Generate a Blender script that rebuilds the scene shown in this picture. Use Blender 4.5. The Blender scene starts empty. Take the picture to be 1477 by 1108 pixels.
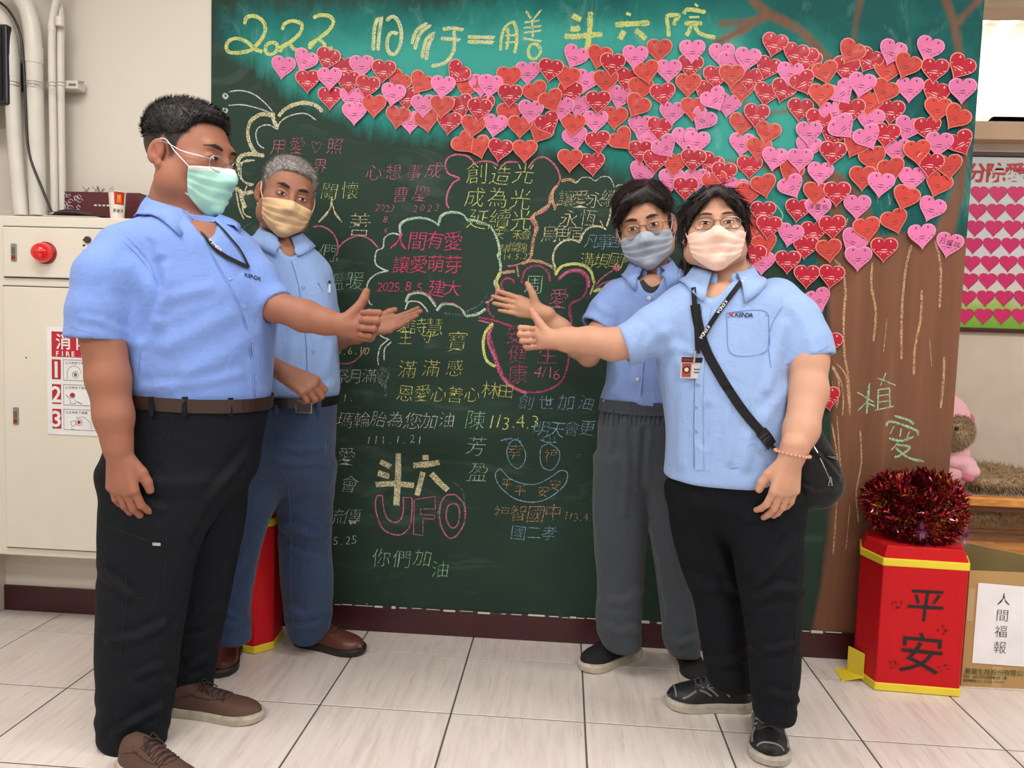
import bpy, bmesh, math, random
import numpy as np
from math import sin, cos, radians, pi, sqrt, atan2
from mathutils import Vector, Matrix
from mathutils.bvhtree import BVHTree
random.seed(7)
rng = np.random.default_rng(7)
scene = bpy.context.scene
COL = scene.collection

# ---------------------------------------------------------------- camera
FPX, YAW, PITCH, ROLL, CAMH, CAMD = 1115.0, radians(3.8), radians(4.24), radians(1.86), 1.18, 2.85
_F = Vector((-sin(YAW), cos(YAW), 0)); _R = Vector((cos(YAW), sin(YAW), 0)); _U = Vector((0, 0, 1))
_F2 = cos(PITCH)*_F - sin(PITCH)*_U; _U2 = sin(PITCH)*_F + cos(PITCH)*_U
CR = cos(ROLL)*_R + sin(ROLL)*_U2; CU = -sin(ROLL)*_R + cos(ROLL)*_U2; CF = _F2
CAM = Vector((0, -CAMD, CAMH))
cd = bpy.data.cameras.new('camera'); cam = bpy.data.objects.new('camera', cd); COL.objects.link(cam)
cd.sensor_width = 36; cd.lens = FPX*36/1477; cd.clip_start = 0.05
m = Matrix((CR, CU, -CF)).transposed().to_4x4(); m.translation = CAM; cam.matrix_world = m
scene.camera = cam

# ---------------------------------------------------------------- world, lights, exposure
w = bpy.data.worlds.new('world'); scene.world = w; w.use_nodes = True
w.node_tree.nodes['Background'].inputs[0].default_value = (1, 0.97, 0.93, 1)
w.node_tree.nodes['Background'].inputs[1].default_value = 0.35
scene.view_settings.view_transform = 'Standard'; scene.view_settings.look = 'None'
scene.view_settings.gamma = 1; scene.view_settings.use_curve_mapping = False
scene.view_settings.exposure = -0.10
def area(name, loc, sx, sy, power, col=(1, 0.97, 0.93)):
    l = bpy.data.lights.new(name, 'AREA'); l.shape = 'RECTANGLE'; l.size = sx; l.size_y = sy
    l.energy = power; l.color = col
    o = bpy.data.objects.new(name, l); COL.objects.link(o); o.location = loc
    return o
LAMPS = ((-1.2, -1.5, 33), (1.1, -1.5, 33), (-1.3, -3.6, 54), (1.3, -3.6, 54), (0, -5.4, 44), (3.4, -1.3, 40))  # last entry is an unseen extra lamp, added to brighten the recess and poster
for lx, ly, pw in LAMPS:
    area('ceiling_lamp_light', (lx, ly, 2.92), 1.15, 0.55, pw)
area('far_room_light', (3.2, 2.2, 3.36), 1.2, 0.6, 52)

def ray(px, py): return CF + (px-738.5)/FPX*CR - (py-554)/FPX*CU
def at(px, py, Y=0.0):
    q = ray(px, py); return CAM + q*((Y-CAM.y)/q.y)
def atx(px, py, X):
    q = ray(px, py); return CAM + q*((X-CAM.x)/q.x)
def fl(px, py, Z=0.0):
    q = ray(px, py); return CAM + q*((Z-CAM.z)/q.z)
def mpp(Y): return (Y-CAM.y)/FPX      # metres per pixel at a wall-parallel plane

# ---------------------------------------------------------------- object helpers
def link(o, parent=None):
    COL.objects.link(o)
    if parent is not None: o.parent = parent
    return o
def tag(o, label=None, cat=None, group=None, kind=None):
    if label: o['label'] = label
    if cat: o['category'] = cat
    if group: o['group'] = group
    if kind: o['kind'] = kind
    return o
def empty(name, loc=(0, 0, 0)):
    o = bpy.data.objects.new(name, None); COL.objects.link(o); o.location = loc; o.empty_display_size = .1
    return o
def meshobj(name, verts, faces, mat=None, parent=None, smooth=False, mats=None, fm=None):
    """verts are world coordinates; the parent (an Empty) may sit anywhere."""
    me = bpy.data.meshes.new(name)
    off = world_of(parent) if parent is not None else Vector((0, 0, 0))
    me.from_pydata([(v[0]-off.x, v[1]-off.y, v[2]-off.z) for v in verts], [], [list(map(int, f)) for f in faces])
    for mm in (mats or [mat]):
        me.materials.append(mm)
    if fm is not None: me.polygons.foreach_set('material_index', fm)
    if smooth: me.polygons.foreach_set('use_smooth', [True]*len(me.polygons))
    me.update()
    return link(bpy.data.objects.new(name, me), parent)
def world_of(o):
    v = Vector((0, 0, 0))
    while o is not None:
        v = v + o.location; o = o.parent
    return v
class MB:
    def __init__(s): s.v = []; s.f = []; s.m = []
    def add(s, vs, fs, mi=0):
        n = len(s.v); s.v += [tuple(v) for v in vs]; s.f += [[i+n for i in f] for f in fs]; s.m += [mi]*len(fs); return s
    def box(s, c, d, R=None, mi=0, bev=0.0):
        hx, hy, hz = d[0]/2, d[1]/2, d[2]/2
        c = Vector(c)
        if bev <= 0:
            vs = [Vector((x*hx, y*hy, z*hz)) for x in (-1, 1) for y in (-1, 1) for z in (-1, 1)]
            fs = [(0, 1, 3, 2), (4, 6, 7, 5), (0, 4, 5, 1), (2, 3, 7, 6), (0, 2, 6, 4), (1, 5, 7, 3)]
        else:
            bm = bmesh.new(); bmesh.ops.create_cube(bm, size=1)
            for v in bm.verts: v.co = Vector((v.co.x*d[0], v.co.y*d[1], v.co.z*d[2]))
            bmesh.ops.bevel(bm, geom=list(bm.edges), offset=bev, segments=2, profile=.5, affect='EDGES')
            bm.verts.ensure_lookup_table(); vs = [v.co.copy() for v in bm.verts]; fs = [[v.index for v in f.verts] for f in bm.faces]; bm.free()
        if R is not None: vs = [R @ v for v in vs]
        return s.add([v+c for v in vs], fs, mi)
    def tube(s, pts, r, n=8, mi=0, cap=True, flat=None):
        pts = [Vector(p) for p in pts]
        rs = r if isinstance(r, (list, tuple)) else [r]*len(pts)
        rings = []; prev = None
        for i, p in enumerate(pts):
            t = (pts[min(i+1, len(pts)-1)]-pts[max(i-1, 0)]).normalized()
            if prev is None:
                a = Vector((0, 0, 1)) if abs(t.z) < .9 else Vector((1, 0, 0)); u = t.cross(a).normalized()
            else:
                u = (prev-t*prev.dot(t)).normalized()
            prev = u; v = t.cross(u)
            rings.append([p+(u*cos(2*pi*k/n)+v*sin(2*pi*k/n))*rs[i] for k in range(n)])
        vs = [q for rg in rings for q in rg]; fs = []
        for i in range(len(rings)-1):
            for k in range(n):
                a = i*n+k; b = i*n+(k+1) % n; fs.append((a, b, b+n, a+n))
        if cap: fs.append(tuple(range(n))[::-1]); fs.append(tuple(range((len(rings)-1)*n, len(rings)*n)))
        return s.add(vs, fs, mi)
    def lathe(s, c, prof, axis=Vector((0, 0, 1)), n=24, mi=0):
        c = Vector(c); axis = axis.normalized(); a = Vector((0, 0, 1)) if abs(axis.z) < .9 else Vector((1, 0, 0))
        u = axis.cross(a).normalized(); v = axis.cross(u)
        vs = []; fs = []
        for (r, h) in prof:
            vs += [c+axis*h+(u*cos(2*pi*k/n)+v*sin(2*pi*k/n))*r for k in range(n)]
        for i in range(len(prof)-1):
            for k in range(n):
                p = i*n+k; q = i*n+(k+1) % n; fs.append((p, q, q+n, p+n))
        fs.append(tuple(range(n))[::-1]); fs.append(tuple(range((len(prof)-1)*n, len(prof)*n)))
        return s.add(vs, fs, mi)
    def build(s, name, mat, parent=None, smooth=False):
        ms = mat if isinstance(mat, list) else [mat]
        o = meshobj(name, s.v, s.f, parent=parent, smooth=smooth, mats=ms, fm=s.m)
        if smooth: sharp(o, 40)
        return o
def sharp(o, deg=40):
    me = o.data; bm = bmesh.new(); bm.from_mesh(me)
    bmesh.ops.recalc_face_normals(bm, faces=bm.faces)
    for e in bm.edges:
        if len(e.link_faces) == 2 and e.calc_face_angle(0) > radians(deg): e.smooth = False
    bm.to_mesh(me); bm.free()
def struct(o): o['kind'] = 'structure'; return o
def catmull(pts, n=6, closed=False):
    P = [np.array(p, float) for p in pts]
    if len(P) < 3: return [tuple(float(q_) for q_ in p) for p in P]
    out = []; N = len(P)
    for i in range(N if closed else N-1):
        p0 = P[(i-1) % N] if closed or i > 0 else P[0]; p1 = P[i]; p2 = P[(i+1) % N]
        p3 = P[(i+2) % N] if closed or i+2 < N else P[-1]
        for k in range(n):
            t = k/n
            out.append(tuple(float(q_) for q_ in .5*((2*p1)+(-p0+p2)*t+(2*p0-5*p1+4*p2-p3)*t*t+(-p0+3*p1-3*p2+p3)*t**3))) 
    out.append(tuple(float(q_) for q_ in (P[0] if closed else P[-1])))
    return out

# ---------------------------------------------------------------- materials
def lin(c):
    return tuple(((x/255)/12.92 if x/255 <= .04045 else ((x/255+.055)/1.055)**2.4) for x in c[:3])+(1,)
class NT:
    def __init__(s, name):
        s.mat = bpy.data.materials.new(name); s.mat.use_nodes = True; s.t = s.mat.node_tree; s.n = s.t.nodes
        s.b = s.n['Principled BSDF']; s.out = s.n['Material Output']
    def N(s, typ, **k):
        n = s.n.new(typ)
        for a, v in k.items():
            if a.startswith('i_'):
                key = a[2:]; key = int(key) if key.isdigit() else key
                if hasattr(v, 'is_linked') or isinstance(v, bpy.types.NodeSocket): s.t.links.new(v, n.inputs[key])
                else: n.inputs[key].default_value = v
            else: setattr(n, a, v)
        return n
    def L(s, a, b): s.t.links.new(a, b)
    def coord(s, kind='Object', scale=(1, 1, 1), rot=(0, 0, 0)):
        c = s.N('ShaderNodeTexCoord'); mp = s.N('ShaderNodeMapping'); s.L(c.outputs[kind], mp.inputs[0])
        mp.inputs['Scale'].default_value = scale; mp.inputs['Rotation'].default_value = rot; return mp.outputs[0]
    def noise(s, vec, scale, detail=3, rough=.5, dist=0):
        n = s.N('ShaderNodeTexNoise'); s.L(vec, n.inputs['Vector']); n.inputs['Scale'].default_value = scale
        n.inputs['Detail'].default_value = detail; n.inputs['Roughness'].default_value = rough; n.inputs['Distortion'].default_value = dist
        return n.outputs['Fac']
    def ramp(s, fac, stops):
        r = s.N('ShaderNodeValToRGB'); s.L(fac, r.inputs[0]); e = r.color_ramp.elements
        while len(e) < len(stops): e.new(.5)
        for x, (p, c) in zip(e, stops): x.position = p; x.color = c if len(c) == 4 else (*c, 1)
        return r.outputs[0]
    def mix(s, fac, a, b, mode='MIX'):
        n = s.N('ShaderNodeMix', data_type='RGBA', blend_type=mode)
        for sock, v in ((n.inputs[0], fac), (n.inputs[6], a), (n.inputs[7], b)):
            if isinstance(v, bpy.types.NodeSocket): s.L(v, sock)
            else: sock.default_value = v
        return n.outputs[2]
    def math(s, op, a, b=0.0, clamp=False):
        n = s.N('ShaderNodeMath', operation=op); n.use_clamp = clamp
        for k, v in ((0, a), (1, b)):
            if isinstance(v, bpy.types.NodeSocket): s.L(v, n.inputs[k])
            else: n.inputs[k].default_value = v
        return n.outputs[0]
    def bump(s, h, strength=.3, dist=.002):
        b = s.N('ShaderNodeBump'); s.L(h, b.inputs['Height']); b.inputs['Strength'].default_value = strength; b.inputs['Distance'].default_value = dist
        s.L(b.outputs[0], s.b.inputs['Normal']); return b
    def base(s, v):
        if isinstance(v, bpy.types.NodeSocket): s.L(v, s.b.inputs['Base Color'])
        else: s.b.inputs['Base Color'].default_value = v
BUMPK = 1
def simple(name, rgb, rough=.5, metal=0, var=.06, vscale=8, bump=0, bscale=60, spec=None, sheen=0, emit=0):
    t = NT(name); c = lin(rgb); v = t.coord()
    n = t.noise(v, vscale, 4)
    a = tuple(x*(1-var) for x in c[:3])+(1,); b = tuple(min(1, x*(1+var)) for x in c[:3])+(1,)
    t.base(t.ramp(n, [(.3, a), (.7, b)]))
    t.b.inputs['Roughness'].default_value = rough; t.b.inputs['Metallic'].default_value = metal
    if spec is not None: t.b.inputs['Specular IOR Level'].default_value = spec
    if sheen: t.b.inputs['Sheen Weight'].default_value = sheen
    if bump: t.bump(t.noise(v, bscale, 3), bump, .003)
    if emit: t.b.inputs['Emission Color'].default_value = c; t.b.inputs['Emission Strength'].default_value = emit
    return t.mat
def chalk(name, rgb, dens=.5, scale=330):
    t = NT(name); v = t.coord(); t.base(lin(rgb)); t.b.inputs['Roughness'].default_value = .95
    t.b.inputs['Specular IOR Level'].default_value = .05
    n = t.noise(v, scale, 2, .6); n2 = t.noise(v, 28, 2)
    s_ = t.math('ADD', t.math('MULTIPLY', n, 1.0), t.math('ADD', t.math('MULTIPLY', n2, .22), .065))
    lo = .675-.28*(dens-.5)-.05
    mr = t.N('ShaderNodeMapRange'); t.L(s_, mr.inputs[0]); mr.inputs[1].default_value = lo; mr.inputs[2].default_value = lo+.12
    mr.inputs[3].default_value = 0.0; mr.inputs[4].default_value = .95
    t.L(mr.outputs[0], t.b.inputs['Alpha'])
    return t.mat
_M = {}
def M(key, *a, **k):
    if key not in _M: _M[key] = simple(key, *a, **k)
    return _M[key]

# text as mesh ------------------------------------------------------
_tc = {}
def glyph(ch, off=0.0, res=2):
    k = (ch, off)
    if k not in _tc:
        c = bpy.data.curves.new('t', 'FONT'); c.body = ch; c.size = 1; c.resolution_u = res; c.offset = off
        c.align_x = 'CENTER'
        o = bpy.data.objects.new('t', c); COL.objects.link(o)
        dg = bpy.context.evaluated_depsgraph_get(); dg.update()
        me = bpy.data.meshes.new_from_object(o.evaluated_get(dg))
        vs = np.array([tuple(v.co) for v in me.vertices]).reshape(-1, 3); fs = [list(p.vertices) for p in me.polygons]
        if len(vs):
            cy = .35 if ord(ch) < 0x2000 else .38
            vs[:, 1] -= cy
            vs[:, 0] -= 0 if len(ch) == 1 else 0
        bpy.data.objects.remove(o); bpy.data.curves.remove(c); bpy.data.meshes.remove(me)
        _tc[k] = (vs, fs)
    return _tc[k]
def put_glyph(mb, ch, P, ux, uy, size, off=0.0, rot=0.0, shear=0.0, wob=0.0, mi=0, lift=None):
    vs, fs = glyph(ch, off)
    if not len(vs): return
    P = Vector(P); out = []
    ca, sa = cos(rot), sin(rot); ph = random.random()*9
    for x, y, _ in vs:
        x += shear*y
        if wob:
            x += wob*sin(y*7+ph); y += wob*sin(x*6+ph*2)
        X = (x*ca-y*sa)*size; Y = (x*sa+y*ca)*size
        out.append(P+ux*X+uy*Y)
    mb.add(out, fs, mi)
# ---------------------------------------------------------------- room shell
BX0, BX1, BZ0, BZ1 = -1.338, 1.392, 0.10, 2.62
t = NT('wall_paint'); v = t.coord()
t.base(t.mix(t.noise(v, 1.3, 4), lin((205, 198, 187)), lin((216, 210, 200))))
t.b.inputs['Roughness'].default_value = .6; t.bump(t.noise(v, 45, 3), .08, .004); wallm = t.mat
def wallbox(name, x0, x1, y0, y1, z0, z1, mat=wallm, kind=True):
    o = MB().box(((x0+x1)/2, (y0+y1)/2, (z0+z1)/2), (x1-x0, y1-y0, z1-z0)).build(name, mat)
    if kind: struct(o)
    return o
CH_ = 3.0; FY = 3.0; FH = 3.45
wallbox('wall_back', -2.35, BX1, 0.0, .16, 0, CH_)
wallbox('wall_left', -2.35, -2.17, -7, 0.0, 0, CH_)
RY = 1.05                                             # plane of the set-back wall on the right
pinkm = simple('far_wall_paint', (214, 184, 166), .7)
zs = at(1420, 218, RY).z; zl = at(1420, 196, RY).z
o = wallbox('wall_recess', BX1-.3, 5.0, RY, RY+.14, 0, zs+.14, simple('recess_wall_paint', (212, 200, 186), .6))
wallbox('wall_recess_side', BX1-.16, BX1, .16, RY, 0, CH_)
wallbox('wall_right', 5.0, 5.15, -7, FY, 0, FH)
wallbox('wall_rear', -2.35, 5.15, -7.15, -7, 0, CH_)
wallbox('wall_far', .6, 5.15, FY, FY+.15, 0, FH, simple('far_room_wall', (240, 228, 212), .7))
wallbox('wall_far_side', .5, .6, RY+.14, FY, 0, FH, pinkm)
cwm = simple('ceiling_white', (232, 226, 216), .8)
wallbox('ceiling', -2.35, 5.15, -7.15, RY+.14, CH_, CH_+.12, cwm)
wallbox('ceiling_2', .5, 5.15, RY+.14, FY+.15, FH, FH+.1, cwm)
# opening: coloured sill band on top of the low wall, header beam above
o = struct(MB().box((3.1, RY-.01, zs+.07), (4.0-.1, .16, at(1420, 196, RY).z-zs)).build('trim_1', M('sill_beige', (206, 176, 150), .6)))
hz = at(1440, 11, RY).z
struct(MB().box((3.1, RY+.07, (hz+CH_)/2), (4.0-.1, .16, CH_-hz)).build('trim_2', M('header_cream', (214, 200, 178), .6)))
# dark base slab below tiles
gm = simple('grout', (84, 80, 78), .85)
wallbox('floor', -2.35, 5.15, -7.15, 3.1, -.1, -.0016, gm)
# floor tiles: pale porcelain with fine streaks running along the room
t = NT('floor_tile'); c = t.N('ShaderNodeTexCoord')
mp = t.N('ShaderNodeMapping'); t.L(c.outputs['Object'], mp.inputs[0]); mp.inputs['Scale'].default_value = (1, .09, 1); mp.inputs['Rotation'].default_value = (0, 0, radians(-9))
oi = t.N('ShaderNodeObjectInfo')
vadd = t.N('ShaderNodeVectorMath', operation='ADD'); t.L(mp.outputs[0], vadd.inputs[0])
cmb = t.N('ShaderNodeCombineXYZ'); t.L(t.math('MULTIPLY', oi.outputs['Random'], 13.0), cmb.inputs[0]); t.L(t.math('MULTIPLY', oi.outputs['Random'], 7.0), cmb.inputs[1]); t.L(cmb.outputs[0], vadd.inputs[1])
n1 = t.noise(vadd.outputs[0], 42, 5, .62, .5); n2 = t.noise(vadd.outputs[0], 95, 3, .5, .8)
col = t.ramp(n1, [(.28, lin((202, 191, 184))), (.5, lin((216, 206, 200))), (.7, lin((222, 214, 209)))])
vein = t.ramp(n2, [(.30, (1, 1, 1, 1)), (.385, (0, 0, 0, 1))])
col = t.mix(t.math('MULTIPLY', vein, .35), col, lin((180, 157, 142)))
spk = t.noise(t.coord(), 60, 2); spm = t.ramp(spk, [(.80, (0, 0, 0, 1)), (.83, (1, 1, 1, 1))])
t.base(t.mix(t.math('MULTIPLY', spm, .6), col, lin((90, 80, 72))))
t.b.inputs['Roughness'].default_value = .28; t.b.inputs['Specular IOR Level'].default_value = .45
tilem = t.mat
TS = .4065; TX0 = .105*.98; TY0 = -.185
bm = bmesh.new(); bmesh.ops.create_cube(bm, size=1)
for q in bm.verts: q.co = Vector((q.co.x*(TS-.0055), q.co.y*(TS-.0055), q.co.z*.008))
bmesh.ops.bevel(bm, geom=[e for e in bm.edges if all(q.co.z > 0 for q in e.verts)], offset=.0012, segments=1, affect='EDGES')
tme = bpy.data.meshes.new('tile'); bm.to_mesh(tme); bm.free(); tme.materials.append(tilem)
floor = bpy.data.objects['floor']
def tile(cx, cy, sx=1, sy=1):
    o = bpy.data.objects.new('floor_tile', tme); COL.objects.link(o); o.parent = floor; o.location = (cx, cy, -.004); o.scale = (sx, sy, 1)
for i in range(-6, 13):
    for j in range(-9, 2):
        x0 = TX0+i*TS; y0 = TY0-(j+1)*TS if False else TY0+j*TS
        x1, y1 = x0+TS, y0+TS
        a0, a1 = max(x0, -2.17), x1
        b1 = min(y1, RY if x0 > BX1-.05 else -.006)
        if x0 < BX1-.05 and x1 > BX1 and y0 > -.1: a0 = BX1; b1 = min(y1, RY)
        if a1-a0 < .03 or b1-y0 < .03: continue
        if x0 < BX1-.05 and y0 > -.01 and a0 < BX1: continue
        tile((a0+a1)/2, (y0+b1)/2, (a1-a0)/TS, (b1-y0)/TS)
# baseboards
basem = simple('maroon_baseboard', (62, 24, 28), .38, var=.15)
def baseboard(name, x0, x1, y, z1, ragged=True):
    struct(MB().box(((x0+x1)/2, y-.006, z1/2), (x1-x0, .012, z1), bev=.002).build(name, basem))
baseboard('baseboard_back', -2.17, BX1, 0.0, .100)
baseboard('baseboard_right', BX1, 5.0, RY, .10)
# ceiling lamps: frame and diffuser
frm = M('lamp_frame_white', (225, 225, 222), .4)
for lx, ly, _pw in LAMPS:
    r = empty('ceiling_lamp', (lx, ly, CH_))
    tag(r, 'white rectangular ceiling lamp, %s, %s' % (('above the people' if ly > -2 else 'behind the camera' if ly > -4 else 'furthest behind the camera'), 'left' if lx < 0 else 'far right, added to brighten the recess' if lx > 2 else 'right' if lx > 0 else 'in the middle'), 'lamp')
    f = MB()
    for dx, dy, sx, sy in ((0, .29, 1.22, .03), (0, -.29, 1.22, .03), (.6, 0, .03, .58), (-.6, 0, .03, .58)): f.box((lx+dx, ly+dy, CH_-.03), (sx, sy, .06))
    f.build('frame', frm, r)
    MB().box((lx, ly, CH_-.015), (1.17, .55, .02)).build('diffuser', M('diffuser', (250, 248, 240), .5, emit=1.2), r)
# pale arch standing against the far room's wall
ac = at(1490, 157, FY-.1); sw = at(1440, 171, FY-.05); arch = []
for i in range(17):
    a_ = pi*i/16; arch.append((ac.x-.30*cos(a_), sw.z-.05+(ac.z-sw.z+.05)*sin(a_)))
N_ = len(arch); vs = [(x, FY-.1, z) for x, z in arch]+[(x, FY-.001, z) for x, z in arch]
struct(meshobj('trim_5', vs, [tuple(range(N_)), tuple(range(N_, 2*N_))[::-1]]+[(i, i+N_, i+N_+1, i+1) for i in range(N_-1)]+[(0, N_-1, 2*N_-1, N_)], M('arch_pink', (222, 180, 160), .6)))
struct(MB().box((3.6, FY-.05, sw.z-.5), (2.8, .1, 1.0)).build('trim_6', M('arch_pink', (222, 180, 160), .6)))
# far-room ceiling lamp seen through the opening, top right
e = M('tube_glow', (255, 252, 245), .5, emit=6)
fc = fl(1470, 30, FH-.08); r = empty('ceiling_lamp', (fc.x, fc.y, FH)); tag(r, 'bright fluorescent ceiling fitting in the far room, top right', 'lamp')
MB().box((fc.x, fc.y, FH-.02), (.62, .9, .04)).build('housing', frm, r)
for k in range(3): MB().tube([(fc.x-.2+k*.2, fc.y-.42, FH-.065), (fc.x-.2+k*.2, fc.y+.42, FH-.065)], .016, 8).build('lamp_tube', e, r)

# ---------------------------------------------------------------- blackboard painted with a tree
def sdf_poly(P, poly):
    poly = np.array(poly, float); n = len(poly); d = np.full(len(P), 1e9); ins = np.zeros(len(P), bool)
    for i in range(n):
        a, b = poly[i], poly[(i+1) % n]; e = b-a; w_ = P-a
        t_ = np.clip((w_@e)/(e@e), 0, 1); q = w_-t_[:, None]*e; d = np.minimum(d, (q**2).sum(1))
        c1 = (a[1] > P[:, 1]) != (b[1] > P[:, 1])
        with np.errstate(divide='ignore', invalid='ignore'):
            xx = a[0]+(P[:, 1]-a[1])*e[0]/(e[1] if e[1] != 0 else 1e-9)
        ins ^= c1 & (P[:, 0] < xx)
    d = np.sqrt(d); return np.where(ins, -d, d)
def sdf_line(P, pts, ws):
    d = np.full(len(P), 1e9); pts = np.array(pts, float)
    for i in range(len(pts)-1):
        a, b = pts[i], pts[i+1]; e = b-a; w_ = P-a; t_ = np.clip((w_@e)/(e@e+1e-9), 0, 1)
        q = w_-t_[:, None]*e; d = np.minimum(d, np.sqrt((q**2).sum(1))-(ws[i]+(ws[i+1]-ws[i])*t_))
    return d
NX, NZ = 300, 270
gx = np.linspace(BX0, BX1, NX); gz = np.linspace(BZ0, BZ1, NZ)
G = np.array([(x, z) for z in gz for x in gx])
# to photo pixels on the board plane (for the painted shapes)
CAMn = np.array(CAM); D3 = np.c_[G[:, 0], np.zeros(len(G)), G[:, 1]]-CAMn
zc = D3@np.array(CF); PX = np.c_[738.5+FPX*(D3@np.array(CR))/zc, 554-FPX*(D3@np.array(CU))/zc]
teal = sdf_poly(PX, [(345, 8), (322, 22), (316, 50), (330, 78), (360, 96), (400, 118), (430, 140), (470, 160), (500, 172), (560, 196), (620, 200), (680, 208), (760, 215), (850, 225), (890, 248), (940, 262), (1000, 300), (1100, 360), (1180, 405), (1200, 392), (1300, 350), (1420, 330), (1430, -400), (900, -400), (700, 2), (500, 5)])
trunk = sdf_poly(PX, [(1150, 325), (1170, 352), (1188, 400), (1196, 470), (1198, 560), (1200, 700), (1192, 780), (1182, 850), (1166, 925), (1170, 960), (1440, 960), (1440, 325), (1400, 345), (1330, 330), (1250, 345), (1200, 335)])
br = sdf_line(PX, [(1070, -40), (1084, 2), (1110, 22), (1150, 42), (1178, 68), (1200, 90)], [5, 6, 7, 7, 6, 5])
for L_, W_ in (([(1038, 36), (1075, 33), (1105, 24)], [5, 5, 6]), ([(1035, 62), (1068, 45), (1100, 24)], [7, 7, 6]),
               ([(1250, -60), (1241, 0), (1233, 35), (1231, 80), (1228, 140)], [4, 5, 4, 4, 3]), ([(1345, -60), (1363, 0), (1375, 35), (1383, 80), (1388, 140), (1392, 220), (1380, 280), (1360, 340)], [5, 6, 6, 5, 4, 5, 9, 16]),
               ([(1450, -60), (1411, 0), (1378, 36)], [5, 5, 5]), ([(1050, 140), (1110, 165), (1140, 160), (1190, 158)], [3, 3, 3, 3]),
               ([(1120, 215), (1160, 236), (1210, 260), (1240, 300), (1250, 350)], [3, 6, 9, 14, 20]), ([(1040, 232), (1090, 238), (1150, 250), (1200, 285), (1215, 340)], [3, 4, 5, 8, 14])):
    br = np.minimum(br, sdf_line(PX, L_, W_))
brown = np.minimum(trunk, br)
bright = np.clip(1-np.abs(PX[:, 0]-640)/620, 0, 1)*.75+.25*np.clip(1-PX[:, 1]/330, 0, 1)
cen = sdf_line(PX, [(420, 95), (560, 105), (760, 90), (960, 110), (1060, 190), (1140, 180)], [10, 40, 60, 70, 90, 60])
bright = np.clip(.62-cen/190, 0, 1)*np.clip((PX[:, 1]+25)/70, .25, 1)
vs = [(x, -.006, z) for x, z in G]; fs = []
for j in range(NZ-1):
    for i in range(NX-1):
        a = j*NX+i; fs.append((a, a+1, a+NX+1, a+NX))
n0 = len(vs); t = NT('painted_blackboard')
vs += [(BX0, -.0006, BZ0), (BX1, -.0006, BZ0), (BX1, -.0006, BZ1), (BX0, -.0006, BZ1)]
c0, c1, c2, c3 = 0, NX-1, NZ*NX-1, (NZ-1)*NX
fs += [(n0, n0+1, c1, c0), (n0+1, n0+2, c2, c1), (n0+2, n0+3, c3, c2), (n0+3, n0, c0, c3)]
for nm in ('teal', 'brown', 'bright'): pass
v = t.coord(); A = {}
for nm in ('teal', 'brown', 'bright'): A[nm] = t.N('ShaderNodeAttribute', attribute_name=nm).outputs['Fac']
vs_ = t.coord(scale=(1, 1, .25), rot=(0, radians(25), 0)); ns = t.noise(vs_, 24, 5, .65); nb = t.noise(v, 5, 5, .6); nf = t.noise(v, 160, 2)
d = t.math('ADD', A['teal'], t.math('MULTIPLY', t.math('SUBTRACT', ns, .5), 60)); d = t.math('ADD', d, t.math('MULTIPLY', t.math('SUBTRACT', nf, .5), 14))
mr = t.N('ShaderNodeMapRange'); t.L(d, mr.inputs[0]); mr.inputs[1].default_value = 14; mr.inputs[2].default_value = -14
base = t.mix(t.math('MULTIPLY', nb, 1.0), lin((29, 49, 41)), lin((42, 64, 53)))
smr = t.ramp(t.noise(t.coord(scale=(.6, 1, 1.6)), 4.2, 5, .65, 1.2), [(.56, (0, 0, 0, 1)), (.80, (1, 1, 1, 1))])
base = t.mix(t.math('MULTIPLY', smr, .30), base, lin((110, 130, 118)))
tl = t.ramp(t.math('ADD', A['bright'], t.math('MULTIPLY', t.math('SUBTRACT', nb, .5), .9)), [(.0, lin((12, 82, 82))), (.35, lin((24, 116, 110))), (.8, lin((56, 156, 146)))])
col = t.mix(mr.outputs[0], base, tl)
wh = t.ramp(t.noise(t.coord(scale=(1, 1, .5), rot=(0, .6, 0)), 9, 6, .7, .6), [(.56, (0, 0, 0, 1)), (.78, (1, 1, 1, 1))])
col = t.mix(t.math('MULTIPLY', t.math('MULTIPLY', wh, .35), mr.outputs[0]), col, lin((150, 190, 180)))
db = t.math('ADD', A['brown'], t.math('MULTIPLY', t.math('SUBTRACT', ns, .5), 9)); db = t.math('ADD', db, t.math('MULTIPLY', t.math('SUBTRACT', nf, .5), 5))
mb2 = t.N('ShaderNodeMapRange'); t.L(db, mb2.inputs[0]); mb2.inputs[1].default_value = 3; mb2.inputs[2].default_value = -5; mb2.inputs[4].default_value = .92
nv = t.noise(t.coord(scale=(1, 1, .06)), 16, 4, .6)
brc = t.ramp(nv, [(.3, lin((110, 72, 52))), (.6, lin((126, 84, 62))), (.8, lin((146, 104, 80)))])
col = t.mix(mb2.outputs[0], col, brc)
t.base(col); t.b.inputs['Roughness'].default_value = .65; t.b.inputs['Specular IOR Level'].default_value = .22
t.bump(t.noise(v, 120, 2), .05, .002)
board = meshobj('blackboard', vs, fs, t.mat)
for nm, arr in (('teal', teal), ('brown', brown), ('bright', bright)):
    at_ = board.data.attributes.new(nm, 'FLOAT', 'POINT'); full = np.zeros(len(vs), np.float32); full[:len(arr)] = arr; at_.data.foreach_set('value', full)
tag(board, 'large green blackboard on the wall, painted with a brown tree and covered in chalk writing', 'blackboard')
# chipped pale paint line between board and baseboard
mb = MB(); x = BX0
while x < BX1:
    w_ = random.uniform(.01, .07)
    h_ = random.choice((.0015, .002, .003, .006, .009)); mb.box((x+w_/2, -.0135, .100+random.uniform(-.002, .001)), (w_, .004, h_)); x += w_*random.uniform(.9, 2.2)
mb.build('paint_chips', M('chipped_paint', (205, 200, 190), .8), board)['kind'] = 'stuff'

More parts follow.
